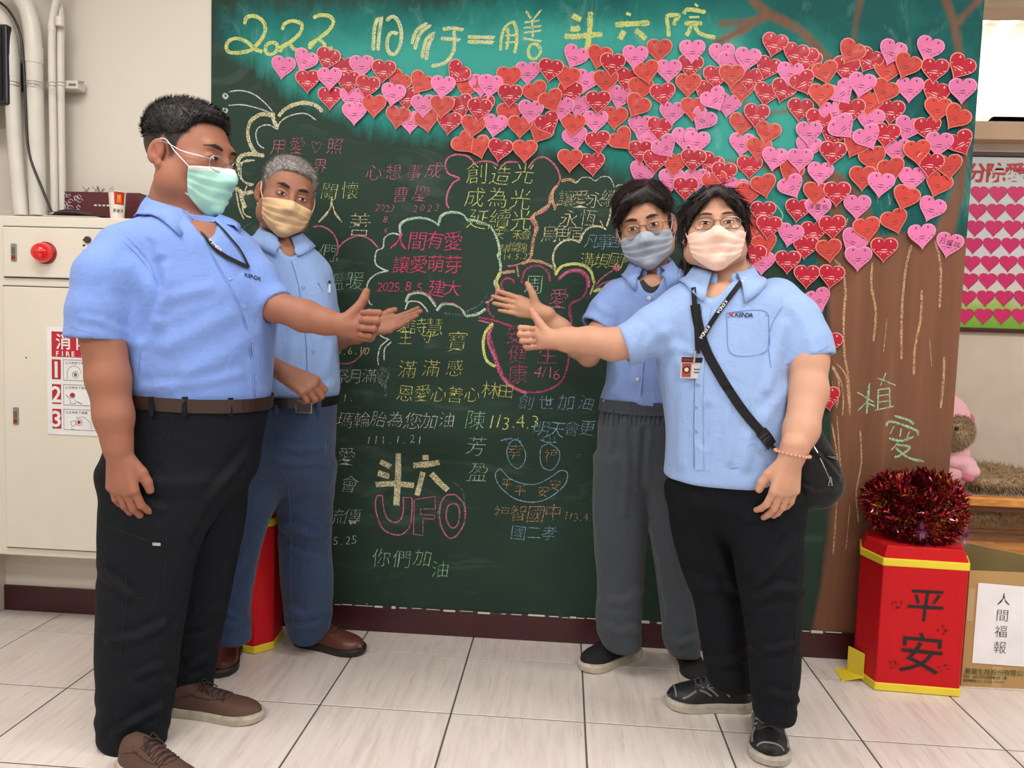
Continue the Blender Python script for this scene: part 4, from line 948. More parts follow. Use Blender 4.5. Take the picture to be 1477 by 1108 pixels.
def mask_mesh(p, colr, edgec, topc=None, top=-.006, tops=-.022, bot=-.120, bots=-.082, az=66, name='face_mask'):
    nu, nv = 40, 30; Rr = np.zeros((nv+1, nu+1)); Zz = np.zeros_like(Rr); Az = np.zeros_like(Rr)
    for j in range(nv+1):
        for i in range(nu+1):
            u = -1+2*i/nu; v = j/nv; zt = top+(tops-top)*abs(u)**1.3; zb = bot+(bots-bot)*abs(u)**1.6; z = zt+(zb-zt)*v
            a = radians(az)*u*(1-.10*v*v); Az[j, i] = a; Zz[j, i] = z
            dl = Vector((sin(a), -cos(a), 0)); o = toW(p, (dl.x*.3, dl.y*.3+.0, z)); d = -Vector(p.R@np.array(dl))
            hit, nn, _, _ = p.bvh.ray_cast(o, d, .6); r_ = .3-(hit-o).length/p.S if hit is not None else .06
            if z < -.085: r_ = max(r_, .104*cos(a)**.4-(abs(z)-.085)*.95) if False else r_
            Rr[j, i] = r_
    for j in range(nv+1):                               # below the chin the mask tucks in gently
        for i in range(nu+1):
            if j > nv*.72: Rr[j, i] = max(Rr[j, i], Rr[int(nv*.72), i]-(j/nv-.72)*.075)
    R0 = Rr.copy()
    for _ in range(120):
        A_ = Rr.copy(); A_[1:-1, 1:-1] = (Rr[:-2, 1:-1]+Rr[2:, 1:-1]+Rr[1:-1, :-2]+Rr[1:-1, 2:])/4; Rr = np.maximum(R0, A_)
    for _ in range(6):
        A_ = Rr.copy(); A_[1:-1, 1:-1] = (Rr[:-2, 1:-1]+Rr[2:, 1:-1]+Rr[1:-1, :-2]+Rr[1:-1, 2:])/4; Rr = A_*.6+Rr*.4
    Rr = np.maximum(Rr, R0)
    vs = []
    def saw(v):
        if v < .22 or v > .86: return 0
        w_ = (v-.22)/.64*3; w_ -= int(w_); return (1-w_) if w_ > .12 else w_/.12
    for j in range(nv+1):
        for i in range(nu+1):
            u = -1+2*i/nu; v = j/nv; r_ = Rr[j, i]+.0035+.0042*saw(v+.02*sin(u*5+1))*(1-abs(u)**4*.6)+.0010*sin(u*11+v*9)
            vs.append(toW(p, (sin(Az[j, i])*r_, -cos(Az[j, i])*r_, Zz[j, i]-.0015*saw(v))))
    n0 = len(vs); fs = []; ms = []
    for j in range(nv):
        for i in range(nu):
            a = j*(nu+1)+i; fs.append((a, a+nu+1, a+nu+2, a+1)); ms.append(1 if (topc and j < 3) else 0)
    me_mats = [colr, topc or colr]
    o = meshobj(name, vs, fs, parent=p.root, mats=me_mats, fm=ms, smooth=True)
    m_ = o.modifiers.new('thick', 'SOLIDIFY'); m_.thickness = .0016; m_.offset = 1
    # ear loops
    for sx in (-1, 1):
        i = 0 if sx < 0 else nu
        tp = vs[0*(nu+1)+i]; bt = vs[nv*(nu+1)+i]; e1 = toW(p, (sx*.084, .0, .030)); e2 = toW(p, (sx*.0925, .022, .012)); e3 = toW(p, (sx*.090, .026, -.010)); e4 = toW(p, (sx*.082, .008, -.036))
        MB().tube(catmull([tp+(e1-tp)*.0, tp+(e1-tp)*.5+(toW(p, (sx*.004, 0, 0))-toW(p, (0, 0, 0))), e1, e2, e3, e4, bt+(e4-bt)*.5+(toW(p, (sx*.004, 0, 0))-toW(p, (0, 0, 0))), bt], 4), .0014, 6).build('ear_loop', edgec, o)
    for (j, rr_) in ((0, .0013), (nv, .0013)):
        MB().tube([vs[j*(nu+1)+i] for i in range(0, nu+1)], rr_*.8, 5).build('mask_edge', edgec, o)
    for i in (0, nu): MB().tube([vs[j*(nu+1)+i] for j in range(0, nv+1)], .0013, 5).build('mask_edge', edgec, o)
    return o
def glasses(p, a=.022, b=.017, e=2.6, cx=.033, cz=.002, y=-.110, mat=silver, r_=.0011, half=False, tilt=0):
    root = empty('glasses', (0, 0, 0)); root.parent = p.root; root.location = toW(p, (0, y, cz))-world_of(p.root)
    for sx in (-1, 1):
        pts = []
        for i in range(28):
            t_ = 2*pi*i/28; x = a*abs(cos(t_))**(2/e)*(1 if cos(t_) > 0 else -1); z = b*abs(sin(t_))**(2/e)*(1 if sin(t_) > 0 else -1)
            pts.append(toW(p, (sx*cx+x, y+abs(sx*cx+x)**2*2.4+z*tilt, cz+z)))
        MB().tube(pts+[pts[0]], r_*p.S, 6, cap=False).build('lens_rim', mat, root)
        c_ = sum(pts, Vector())/28; mb = MB(); mb.add([c_]+[c_+(q-c_)*.97 for q in pts], [(0, i+1, (i+1) % 28+1) for i in range(28)]); mb.build('lens', lensm, root)
        o = [toW(p, (sx*(cx+a), y+.008, cz+b*.35)), toW(p, (sx*.068, y+.022, cz+b*.4)), toW(p, (sx*(.078+p.fat), -.05, cz+.010)), toW(p, (sx*(.0835+p.fat*.6), -.005, .022)), toW(p, (sx*.088, .02, .012))]
        MB().tube(catmull(o, 5), r_*1.1*p.S, 6).build('temple_arm', mat, root)
    MB().tube(catmull([toW(p, (-cx+a*.92, y+.001, cz+b*.35)), toW(p, (0, y-.004, cz+b*.55)), toW(p, (cx-a*.92, y+.001, cz+b*.35))], 5), r_*p.S, 6).build('bridge', mat, root)
    return root
def build_hair(p, fsdf, mat, h=.0036, strands=4000, slen=.014, comb=None, width=.0011, lift=.5, disp=.0012, smooth_it=1, scale=1, rnd=.22):
    Rm = p.R.astype(f32); Hc = V3(p.H)
    def f(P): return fsdf(((P-Hc)@Rm)/p.S)*p.S
    e = .19*p.S; v, q = polygonise(f, np.array(p.H)-e, np.array(p.H)+e, h)
    g = wnoise(5, 120, (1, 1, .6))
    o = fastmesh('hair', v, q, mat, p.root, disp=lambda V, N: disp*g(V), smooth_it=smooth_it)
    V, Q = o_v[o.name]; N = normals(V, Q); r_ = np.random.default_rng(3); Lc = ((V-np.array(p.H))@p.R)/p.S
    idx = r_.integers(0, len(V), strands); mb_v = []; mb_f = []
    base = V[idx]; nn = N[idx]; lq = Lc[idx]
    cd_ = comb(lq)@p.R.T if comb is not None else nn*0
    cd_ = cd_-nn*(cd_*nn).sum(1)[:, None]; cd_ /= np.linalg.norm(cd_, axis=1)[:, None]+1e-6
    dr = cd_+nn*lift+r_.normal(size=nn.shape)*rnd; dr /= np.linalg.norm(dr, axis=1)[:, None]
    side = np.cross(dr, nn+.01); side /= np.linalg.norm(side, axis=1)[:, None]+1e-9
    L_ = (slen*r_.uniform(.5, 1.3, strands))[:, None]*p.S; b0 = base-nn*.001
    mid = b0+dr*L_*.55+nn*0; tip = b0+dr*L_+cd_*L_*.15
    A_ = np.stack([b0-side*width, b0+side*width, mid+side*width*.7, mid-side*width*.7, tip], 1).reshape(-1, 3)
    off = np.array(world_of(p.root)); fc = []
    for k in range(strands): fc += [(5*k, 5*k+1, 5*k+2, 5*k+3), (5*k+3, 5*k+2, 5*k+4)]
    so = meshobj('hair_strands', [tuple(x) for x in A_], fc, mat, o); so['kind'] = 'stuff'
    return o
# ---- shirt pieces laid on the cloth where they are seen
def on(p, bvh, px, py, lift=.003):
    q = ray(px, py).normalized(); hit, nrm, _, _ = bvh.ray_cast(CAM, q, 9)
    if hit is None:
        c = at(px, py, p.Y0); hit, nrm, _, _ = bvh.find_nearest(c)
    if nrm.dot(q) > 0: nrm = -nrm
    return hit+nrm*lift, nrm
def ribbon(p, bvh, pts, wpx, name, mat, parent=None, lift=.003, thick=.0015, n=5, smooth=True, w2=None):
    if smooth: pts = catmull(pts, n)
    H_ = [on(p, bvh, a, b, lift) for a, b in pts]; N = len(H_); vs = []
    hs = [h[0] for h in H_]
    for _ in range(2): hs = [hs[0]]+[(hs[i-1]+hs[i]*2+hs[i+1])/4 for i in range(1, N-1)]+[hs[-1]]
    for i in range(N):
        t_ = (hs[min(i+1, N-1)]-hs[max(i-1, 0)]).normalized(); n_ = H_[i][1]; s_ = t_.cross(n_).normalized(); w_ = (wpx+((w2 or wpx)-wpx)*i/(N-1))*p.s/2
        vs += [hs[i]+s_*w_, hs[i]-s_*w_, hs[i]-s_*w_-n_*thick*1.6, hs[i]+s_*w_-n_*thick*1.6]
    fs = []
    for i in range(N-1):
        for k in range(4): a = 4*i+k; b = 4*i+(k+1) % 4; fs.append((a, b, b+4, a+4))
    fs += [(3, 2, 1, 0), (4*N-4, 4*N-3, 4*N-2, 4*N-1)]
    return meshobj(name, vs, fs, mat, parent or p.root, smooth=False)
def stitches(p, bvh, pts, name='seam', mat=None, wpx=.9, parent=None):
    return ribbon(p, bvh, pts, wpx, name, mat, parent, lift=.0012, thick=.0008, n=4)
def button(p, bvh, px, py, r_=.0055, mat=buttonm, parent=None):
    h, n_ = on(p, bvh, px, py, .002); MB().lathe(h, [(r_, -.001), (r_, .0015), (r_*.75, .0022), (r_*.6, .0012)], n_, 12).build('button', mat, parent or p.root)
def label_text(p, bvh, s_, x, y, dx, dy, size, mat, parent, lift=.0022, off=.01, shear=.2):
    mb = MB()
    for k, ch in enumerate(s_):
        h, n_ = on(p, bvh, x+k*dx, y+k*dy, lift); h2, _ = on(p, bvh, x+k*dx+dx, y+k*dy+dy, lift); ux = (h2-h).normalized() if (h2-h).length < .05 else Vector((1, 0, 0)); uy = n_.cross(ux).normalized()
        if uy.z < 0 and abs(dy) < abs(dx): uy = -uy
        put_glyph(mb, ch, h, ux, uy, size*p.s, off, shear=shear)
    return mb.build('printed_name', mat, parent)
def collar(p, Nc, yaw, rn, mat, bvh, rise=.035, drop=.045, point=.075, gap=16, open_=26, back=.02, fx=1.0):
    """two-leaf shirt collar: stand band and falling leaves"""
    Nc = Vector(Nc); vs = []; fs = []; n = 44; rows = 5; a0, a1 = radians(gap), radians(360-gap)
    for i in range(n+1):
        a = a0+(a1-a0)*i/n; wrap = min(a, 2*pi-a)                       # 0 at front
        fr = max(0, 1-wrap/1.5); bk = max(0, -cos(a))
        d = Vector((sin(a+radians(yaw)), -cos(a+radians(yaw)), 0)); d.x *= fx
        r0 = rn*(1+.10*fr); zt = rise*(1-.55*fr)+back*bk-.012*fr
        top = Nc+d*r0+Vector((0, 0, zt)); dp = drop+(point-drop)*max(0, 1-(wrap-a0)/.55)**1.3; outr = .020+.030*fr+.012
        # leaf corner points sweep towards the front and apart
        for j in range(rows+1):
            v = j/rows; q = top+d*(outr*(v**.8))+Vector((0, 0, -dp*v+.004*sin(v*pi)))
            if v > 0:
                sw = (1 if a > pi else -1)*fr*.0
                hit, nn, _, _ = bvh.find_nearest(q)
                if hit is not None:
                    dd = (q-hit).dot(nn)
                    if dd < .010: q = hit+nn*(.010 if j < rows else .008)
            vs.append(q)
        # inner stand goes down inside
    for i in range(n):
        for j in range(rows): a = i*(rows+1)+j; fs.append((a, a+1, a+rows+2, a+rows+1))
    o = meshobj('collar', vs, fs, mat, p.root, smooth=True); m_ = o.modifiers.new('thick', 'SOLIDIFY'); m_.thickness = .003; m_.offset = 0
    # collar stand
    vs2 = []
    for i in range(n+1):
        a = a0*.6+(2*pi-1.2*a0)*i/n; wrap = min(a, 2*pi-a); fr = max(0, 1-wrap/1.5); bk = max(0, -cos(a)); d = Vector((sin(a+radians(yaw)), -cos(a+radians(yaw)), 0)); d.x *= fx
        zt = rise*(1-.55*fr)+back*bk-.012*fr; r0 = rn*(1+.10*fr)-.002
        vs2 += [Nc+d*r0+Vector((0, 0, zt-.001)), Nc+d*(r0+.004)+Vector((0, 0, -.035-.02*fr))]
    s_ = meshobj('collar_stand', vs2, [(2*i, 2*i+1, 2*i+3, 2*i+2) for i in range(n)], mat, p.root, smooth=True); m_ = s_.modifiers.new('thick', 'SOLIDIFY'); m_.thickness = .003
    return o
def belt_ring(p, loft, z, h_, grow, name, mat, slope=0.0, n=56):
    a = loft.ring(z-h_/2, n, grow); b = loft.ring(z+h_/2, n, grow); cx = sum(q.x for q in a)/n; vs = []
    for i in range(n):
        dz = slope*(a[i].x-cx); c = Vector(((a[i].x+b[i].x)/2, (a[i].y+b[i].y)/2, 0)); ce = Vector((cx, sum(q.y for q in a)/n, 0)); o_ = (c-ce).normalized()*.003
        vs += [a[i]+Vector((0, 0, dz)), b[i]+Vector((0, 0, dz)), b[i]+o_+Vector((0, 0, dz)), a[i]+o_+Vector((0, 0, dz))]
    fs = []
    for i in range(n):
        j = (i+1) % n
        for k in range(4): fs.append((4*i+k, 4*i+(k+1) % 4, 4*j+(k+1) % 4, 4*j+k))
    return meshobj(name, vs, fs, mat, p.root, smooth=False)
def shoe(p, heel, ang, L_, upm, solem, lacem, name='shoe', sole_h=.026, W_=1.0, trim=None, hgt=1.0, lu=.36, sport=False):
    heel = Vector(heel); d = Vector((cos(radians(ang)), sin(radians(ang)), 0)); s_ = Vector((-d.y, d.x, 0)); up = Vector((0, 0, 1))
    U = [0, .04, .12, .25, .4, .55, .68, .8, .9, .96, 1.0]; Wd = [.012, .026, .034, .034, .034, .039, .046, .048, .040, .027, .010]; Hh = [.050, .072, .085, .088, .080, .066, .052, .044, .037, .029, .016]
    def it(u, T): return float(np.interp(u, U, T))
    n = 26; m_ = 14; vs = []; fs = []
    for i in range(n+1):
        u = i/n
        for k in range(m_+1):
            a = pi*k/m_; w_ = it(u, Wd)*W_; hh = it(u, Hh)*hgt
            vs.append(heel+d*(u*L_+.004*sin(a))+s_*(w_*np.sign(cos(a))*abs(cos(a))**.75)+up*(sole_h*.8+hh*abs(sin(a))**.8))
    for i in range(n):
        for k in range(m_): a = i*(m_+1)+k; fs.append((a, a+1, a+m_+2, a+m_+1))
    fs.append(tuple(range(m_+1))); fs.append(tuple(range(n*(m_+1), (n+1)*(m_+1)))[::-1])
    o = meshobj(name, vs, fs, upm, p.root, smooth=True)
    ol = []
    N = 44
    for i in range(N):
        t_ = 2*pi*i/N; u = .5-.5*cos(t_); sg = 1 if sin(t_) >= 0 else -1; u2 = -.02+1.045*u; ol.append((u2*L_, sg*(it(u, Wd)*W_+.005)*min(1, abs(sin(t_))*2.6)**.5))
    rings = []
    for z, g_, sp in ((.0, .95, 0), (.003, 1.0, 0), (sole_h*.7, 1.03, .0), (sole_h, 1.0, 1), (sole_h*1.02, .9, 1)):
        rings += [heel+d*(x+(x-L_*.5)*(g_-1))+s_*(y*g_)+up*(z+(.010*max(0, x/L_-.72)*(1 if z < .004 else 1.3)+.008*max(0, .25-x/L_)*(1 if sp else 0))) for x, y in ol]
    fs = [(r_*N+i, r_*N+(i+1) % N, (r_+1)*N+(i+1) % N, (r_+1)*N+i) for r_ in range(4) for i in range(N)]+[tuple(range(N))[::-1], tuple(range(4*N, 5*N))]
    meshobj('sole', rings, fs, solem, o, smooth=False)
    def top(u, v): a = pi/2-v; return heel+d*(u*L_)+s_*(it(u, Wd)*W_*np.sign(cos(a))*abs(cos(a))**.75)+up*(sole_h*.8+it(u, Hh)*hgt*abs(sin(a))**.8+.002)
    lc = MB()
    for k in range(5):
        u = lu+.062*k; lc.tube([top(u, -.62), top(u+.015, 0)+up*.003, top(u+.04, .62)], .0022, 6); lc.tube([top(u, .62), top(u+.02, 0)+up*.005, top(u+.04, -.62)], .0022, 6)
    for sg in (-1, 1): lc.tube(catmull([top(lu+.01, 0), top(lu, .25*sg)+up*.016, top(lu+.06, .55*sg)+up*.006, top(lu+.05, .2*sg)+up*.005], 4), .0018, 5); lc.tube(catmull([top(.37, 0)+up*.004, top(.43, .3*sg)+up*.01, top(.50, .55*sg)+up*.004], 4), .0018, 5)
    lc.build('laces', lacem, o)
    sm = MB()
    for sg in (-1, 1):
        sm.tube(catmull([top(.28, .9*sg), top(.42, .95*sg), top(.55, .78*sg), top(.66, .35*sg), top(.68, 0)], 5), .0011, 5)
        sm.tube(catmull([top(.05, 1.25*sg), top(.2, 1.1*sg), top(.34, .85*sg)], 5), .0011, 5)
    sm.build('stitching', trim or upm, o)
    if sport:
        ov = MB()
        for sg in (-1, 1):
            for u0, u1, a0, a1, r_ in ((.52, .66, 1.25, .75, .003), (.44, .56, 1.3, .8, .003), (.30, .42, 1.35, .9, .003), (.86, .70, 1.2, .75, .0035)):
                ov.tube(catmull([top(u0, a0*sg), top((u0+u1)/2, (a0+a1)/2*sg), top(u1, a1*sg)], 4), r_, 6)
        ov.tube([top(.93, v_) for v_ in np.linspace(-1.1, 1.1, 9)], .003, 6); ov.build('side_overlay', trim, o)
        ey = MB()
        for k in range(4):
            for sg in (-1, 1): ey.lathe(top(lu+.01+.062*k, .66*sg), [(.0042, 0), (.0042, .003), (.0022, .0035)], up, 8)
        ey.build('eyelets', silver, o)['kind'] = 'stuff'
    return o
# ---------------------------------------------------------------- the four people
def sleeve_fn(pts):
    a, b = np.array(pts[-2][:3]), np.array(pts[-1][:3]); d = (b-a)/np.linalg.norm(b-a); ext = tuple(b+d*.07)+(pts[-1][3]*1.05,)
    P_ = list(pts)+[ext]; inner = [tuple(b-d*.07)+(pts[-1][3]-.008,), tuple(b+d*.10)+(pts[-1][3]*1.02-.006,)]
    bb = V3(b); dd = V3(d)
    def f(P): return smax(chain(P, P_, .02), (P-bb)@dd, .004)
    def cav(P): return chain(P, inner, .01)
    return f, cav
def build_shirt(p, sleeves, mat, Nc, rn, vneck, folds, h=.0052, k=.035, zcut=None, noise=.0016, seed=1, name='shirt', extra=None, cutf=None):
    sl = [sleeve_fn(s_) for s_ in sleeves]; Nc = np.array(tuple(Nc), float)
    def f(P):
        d = p.torso(P)
        if extra: d = extra(P, d)
        for a, _ in sl: d = smin(d, a(P), k)
        for _, c_ in sl: d = smax(d, -c_(P), .003)
        d = smax(d, -cone(P, Nc-np.array((0, 0, .03)), Nc+np.array((0, 0, .2)), rn-.004, rn+.02), .004)
        if vneck is not None: d = smax(d, -cone(P, vneck[0], vneck[1], vneck[2], vneck[3]), .004)
        if cutf: d = cutf(P, d)
        return d
    kk = p.torso.K; lo = np.array([(kk[:, 1]-kk[:, 3]).min(), (kk[:, 2]-kk[:, 4]).min(), p.torso.z0]); hi = np.array([(kk[:, 1]+kk[:, 3]).max(), (kk[:, 2]+kk[:, 4]).max(), p.torso.z1])
    for s_ in sleeves:
        for q in s_: c_ = np.array(q[:3]); lo = np.minimum(lo, c_-q[3]); hi = np.maximum(hi, c_+q[3])
    v, q = polygonise(f, lo-.04, hi+.04, h)
    o = fastmesh(name, v, q, mat, p.root, disp=folds_disp([(a_, b_*1.3, c_*.72) for a_, b_, c_ in folds], noise, seed))
    return o, bvh_of(o)
def build_trousers(p, hip, legs, mat, folds, h=.0062, noise=.002, seed=2, k=.03, scale=22):
    def f(P):
        d = hip(P)
        for i, l in enumerate(legs): d = smin(d, l(P), k)
        return d
    ls = [hip]+legs; lo = np.min([[(l.K[:, 1]-l.K[:, 3]).min(), (l.K[:, 2]-l.K[:, 4]).min(), l.z0] for l in ls], 0); hi = np.max([[(l.K[:, 1]+l.K[:, 3]).max(), (l.K[:, 2]+l.K[:, 4]).max(), l.z1] for l in ls], 0)
    def ff(P):                                     # legs stay apart below the crotch
        d = hip(P); a = smin(legs[0](P), legs[1](P), .006) if True else 0
        return smin(d, a, k*1.6)
    v, q = polygonise(ff, lo-.04, hi+.04, h)
    base = folds_disp([(a_, b_*1.1, c_*1.35) for a_, b_, c_ in folds], noise, seed, scale, (1, 1, .7)); g2 = wnoise(seed+9, 55, (.4, .4, 1))
    def dsp(V, N):
        hem = np.clip(1-(V[:, 2]-.06)/.22, 0, 1); return base(V, N)+g2(V)*(.0005+.0032*hem)
    o = fastmesh('trousers', v, q, mat, p.root, disp=dsp)
    return o, bvh_of(o)

# ================= man 1: stocky, green mask, far left =================
p = Person('stocky man at far left, green mask, blue shirt, black trousers, thumb up', -.76, 250, (152, 102, 82), (34, 30, 28), 'man_left')
p.gaze = .25; p.stubw = 1.15; p.fat = .006
p.H = at(273, 233, -.74); p.S = 1.20; p.R = rotm(76, 8, 2)
K = p.K
p.torso = VLoft([K(228, 318, 312, .085, .0), K(196, 345, 328, .150, .01), K(166, 366, 350, .180, .01), K(152, 382, 385, .192, .01), K(150, 392, 420, .195, 0), K(158, 392, 460, .195, 0), K(168, 388, 500, .195, 0), K(180, 385, 545, .190, 0), K(186, 382, 575, .182, 0), K(188, 381, 592, .175, 0)], .02, 2.2)
p.neck = p.C([(270, 246, .02, 40), (262, 290, .02, 41), (262, 330, .01, 46)])
ra = p.C([(168, 385, -.14, 30), (147, 470, -.21, 33), (156, 545, -.22, 30), (164, 600, -.225, 27), (170, 645, -.225, 22)])
la = p.C([(345, 388, .02, 24), (395, 441, -.02, 22), (440, 456, -.03, 22.5), (468, 464, -.03, 18), (492, 468, -.03, 14.5)])
p.arms = [ra, la]
p.hands = [hand_prims(p.A(171, 652, -.225), (.10, .02, -1), (.12, 1, 0), 'R', 1.08, curls=((20, 28, 12), (18, 26, 12), (16, 26, 12), (16, 28, 12)), spread=3, thumb=((.80, .55, .25), (.93, .30, .22), (.97, .1, .2)), wr=.036),
           hand_prims(p.A(490, 470, -.03), (1, 0, .0), (.05, -1, .15), 'L', 1.03, curls=((62, 85, 55), (72, 92, 60), (76, 94, 60), (78, 94, 60)), spread=2, thumb=((.66, .74, -.05), (.50, .86, 0), (.25, .96, .02)), wr=.026)]
build_body(p)
shirt1 = clothmat('shirt_blue_deep', (116, 146, 212))
Nc = at(262, 318, -.75); face1 = (sin(radians(50)), -cos(radians(50)))
fold1 = [([(190, 385), (215, 420), (225, 460)], 9, .007), ([(232, 382), (226, 430), (205, 480)], 6, -.007), ([(238, 385), (240, 410), (232, 445)], 5, .006), ([(300, 415), (265, 425), (235, 432)], 6, .004), ([(330, 455), (290, 475), (240, 500)], 8, .005), ([(370, 480), (330, 510), (270, 540)], 8, .005),
         ([(345, 540), (280, 555), (210, 560)], 5, .004), ([(200, 500), (197, 560)], 5, .004), ([(150, 420), (165, 450), (175, 490)], 5, .003), ([(120, 460), (150, 465), (180, 480)], 4, .003), ([(355, 400), (372, 420), (385, 450)], 5, .004), ([(365, 520), (372, 560)], 4, .003), ([(215, 350), (222, 385), (228, 410)], 4, -.004)]
sl_r = p.C([(178, 362, -.13, 40), (152, 400, -.19, 43), (141, 450, -.21, 41.5), (138.5, 490, -.215, 41)])
sl_l = p.C([(335, 372, .03, 34), (368, 405, 0, 32), (395, 441, -.02, 27)])
v0 = p.A(292, 308, -.08); v1 = p.A(320, 372, -.20)
so, sb = build_shirt(p, [sl_r, sl_l], shirt1, Nc, .083, (v0, v1, .042, .002), fold1, seed=3)
collar(p, Nc+Vector((0, 0, .004)), 52, .084, shirt1, sb, rise=.040, drop=.060, point=.100, gap=24, back=.034)
cs = M('cloth_seam', (104, 130, 190), .8)
ribbon(p, sb, [(303, 345), (316, 372), (332, 402), (350, 435), (364, 480), (370, 530), (372, 572)], 12, 'button_placket', shirt1, lift=.002, thick=.001)
stitches(p, sb, [(297, 350), (309, 376), (326, 408), (343, 440), (357, 484), (363, 532), (365, 572)], mat=cs)
stitches(p, sb, [(142, 332), (160, 338), (185, 355), (205, 375), (222, 400)], 'sleeve_seam', cs)
stitches(p, sb, [(168, 328), (186, 345), (203, 362), (219, 385), (224, 405)], 'sleeve_seam', cs)
stitches(p, sb, [(103, 472), (120, 478), (150, 486), (178, 496)], 'sleeve_hem', cs); stitches(p, sb, [(203, 505), (200, 540), (199, 566)], 'side_seam', cs)
for a, b in ((331, 402), (352, 443), (364, 492), (369, 545)): button(p, sb, a, b)
label_text(p, sb, 'KENDA', 355, 397, 4.6, 1.3, 9, logonavy, so, off=.02)
ribbon(p, sb, [(270, 315), (284, 330), (300, 350), (318, 367), (338, 378), (358, 387)], 6, 'lanyard', strapm, lift=.007, thick=.001)
ribbon(p, sb, [(312, 322), (328, 342), (345, 362), (358, 387)], 3, 'lanyard', strapm, lift=.007, thick=.001)
label_text(p, sb, 'KENDA', 302, 350, 3.6, 3.0, 6, whitep, so, .0095)
hip = VLoft([K(186, 382, 572, .18), K(180, 378, 600, .18), K(168, 370, 640, .18), K(155, 364, 680, .18), K(160, 345, 706, .14), K(185, 325, 730, .09)], .02, 2.2)
l1 = VLoft([K(150, 330, 690, .10, -.08), K(146, 312, 735, .10, -.09), K(145, 285, 790, .095, -.10), K(143, 272, 850, .09, -.10), K(142, 260, 920, .088, -.10), K(142, 250, 990, .085, -.10), K(143, 241, 1045, .082, -.10), K(148, 236, 1068, .080, -.10), K(160, 232, 1078, .078, -.10)], .012)
l2 = VLoft([K(230, 358, 690, .10, .10), K(222, 353, 740, .10, .11), K(216, 344, 790, .095, .12), K(220, 332, 850, .09, .13), K(224, 318, 910, .085, .13), K(230, 309, 960, .08, .13), K(236, 305, 990, .078, .13), K(240, 300, 1008, .074, .13)], .012)
tr1 = clothmat('trousers_black', (13, 18, 25), .75, .4, sheen=.0)
to, tb = build_trousers(p, hip, [l1, l2], tr1, [([(180, 690), (190, 720), (230, 735)], 6, .004), ([(360, 650), (335, 680), (300, 720)], 5, .005), ([(350, 690), (310, 730), (280, 780)], 6, -.005), ([(150, 830), (175, 850), (185, 860)], 5, .005), ([(240, 900), (200, 920), (160, 925)], 6, .005), ([(235, 960), (200, 975)], 5, .004), ([(235, 1020), (190, 1045), (165, 1060)], 5, .006), ([(300, 950), (270, 965), (245, 985)], 5, .005), ([(325, 870), (290, 900), (255, 905)], 6, .005)], seed=4)
dk = M('trouser_seam', (6, 9, 12), .8)
stitches(p, tb, [(185, 610), (178, 700), (176, 770), (184, 860), (178, 900), (172, 980), (168, 1030), (172, 1068)], 'side_seam', dk)
ribbon(p, tb, [(155, 757), (185, 770), (215, 780), (236, 788)], 1.6, 'pocket_zip', dk, lift=.002)
stitches(p, tb, [(240, 770), (238, 830), (232, 860), (192, 862), (156, 836), (152, 770)], 'cargo_pocket_edge', dk); stitches(p, tb, [(250, 600), (240, 640), (222, 680)], 'slant_pocket', dk)
h_, n_ = on(p, tb, 227, 784, .004); MB().box(h_, (.022, .006, .008)).build('zip_puller', silver, p.root)
for bz, c_ in ((576, None),): pass
bz = at(280, 583, -.9).z; leather = simple('belt_brown_leather', (52, 33, 28), .4)
belt_ring(p, p.torso, bz+.001, .036, .006, 'belt', leather, slope=-.03)
for bx in (222, 268, 330):
    h_, n_ = on(p, tb, bx, 606, .010); MB().box(h_+Vector((0, 0, .036)), (.012, .008, .050)).build('belt_loop', tr1, p.root)
shb = simple('shoe_brown_mesh', (84, 58, 48), .7, bump=.5, bscale=600); sol1 = simple('sole_dirty_white', (176, 168, 152), .7, var=.2, vscale=40); lac1 = M('lace_brown', (45, 32, 28), .8)
hb_ = fl(238, 1030); shoe(p, (hb_.x, hb_.y+.02, 0), -4, .29, shb, sol1, lac1, W_=.98, trim=lac1, hgt=.82)
hb_ = fl(176, 1108); shoe(p, (hb_.x, hb_.y+.01, 0), -26, .28, shb, sol1, lac1, W_=1.0, trim=lac1, hgt=.95)
face_features(p, eyebrow=(30, 22, 20), brow_tilt=.05, openk=.75)
mask_mesh(p, simple('mask_green', (168, 222, 208), .75, bump=.15, bscale=200), whitep, M('mask_white', (222, 228, 230), .7), az=48)
glasses(p, a=.0215, b=.0165, e=2.5, cz=-.002, mat=silver, r_=.0010)
def hair1(Q):
    th = -.006+.010*np.clip((Q[:, 2]-.020)/.035, 0, 1)+.022*np.clip((Q[:, 2]-.05)/.055, 0, 1)+.006*np.clip((Q[:, 2]-.06)/.05, 0, 1)*np.clip(-Q[:, 1]/.08, 0, 1)
    d = ell(Q, (0, .018, .040), (.079, .099, .084))-th*.62
    return smax(d, np.maximum(-hairmask(Q, .004), .030-Q[:, 2]), .02)
build_hair(p, hair1, hairmat('hair_black', (14, 12, 13), (44, 40, 40)), strands=7000, slen=.012, comb=lambda q: np.c_[q[:, 0]*3, np.full(len(q), -.5), np.clip(q[:, 2], 0, 1)*8-.3], lift=1.1, width=.0009)

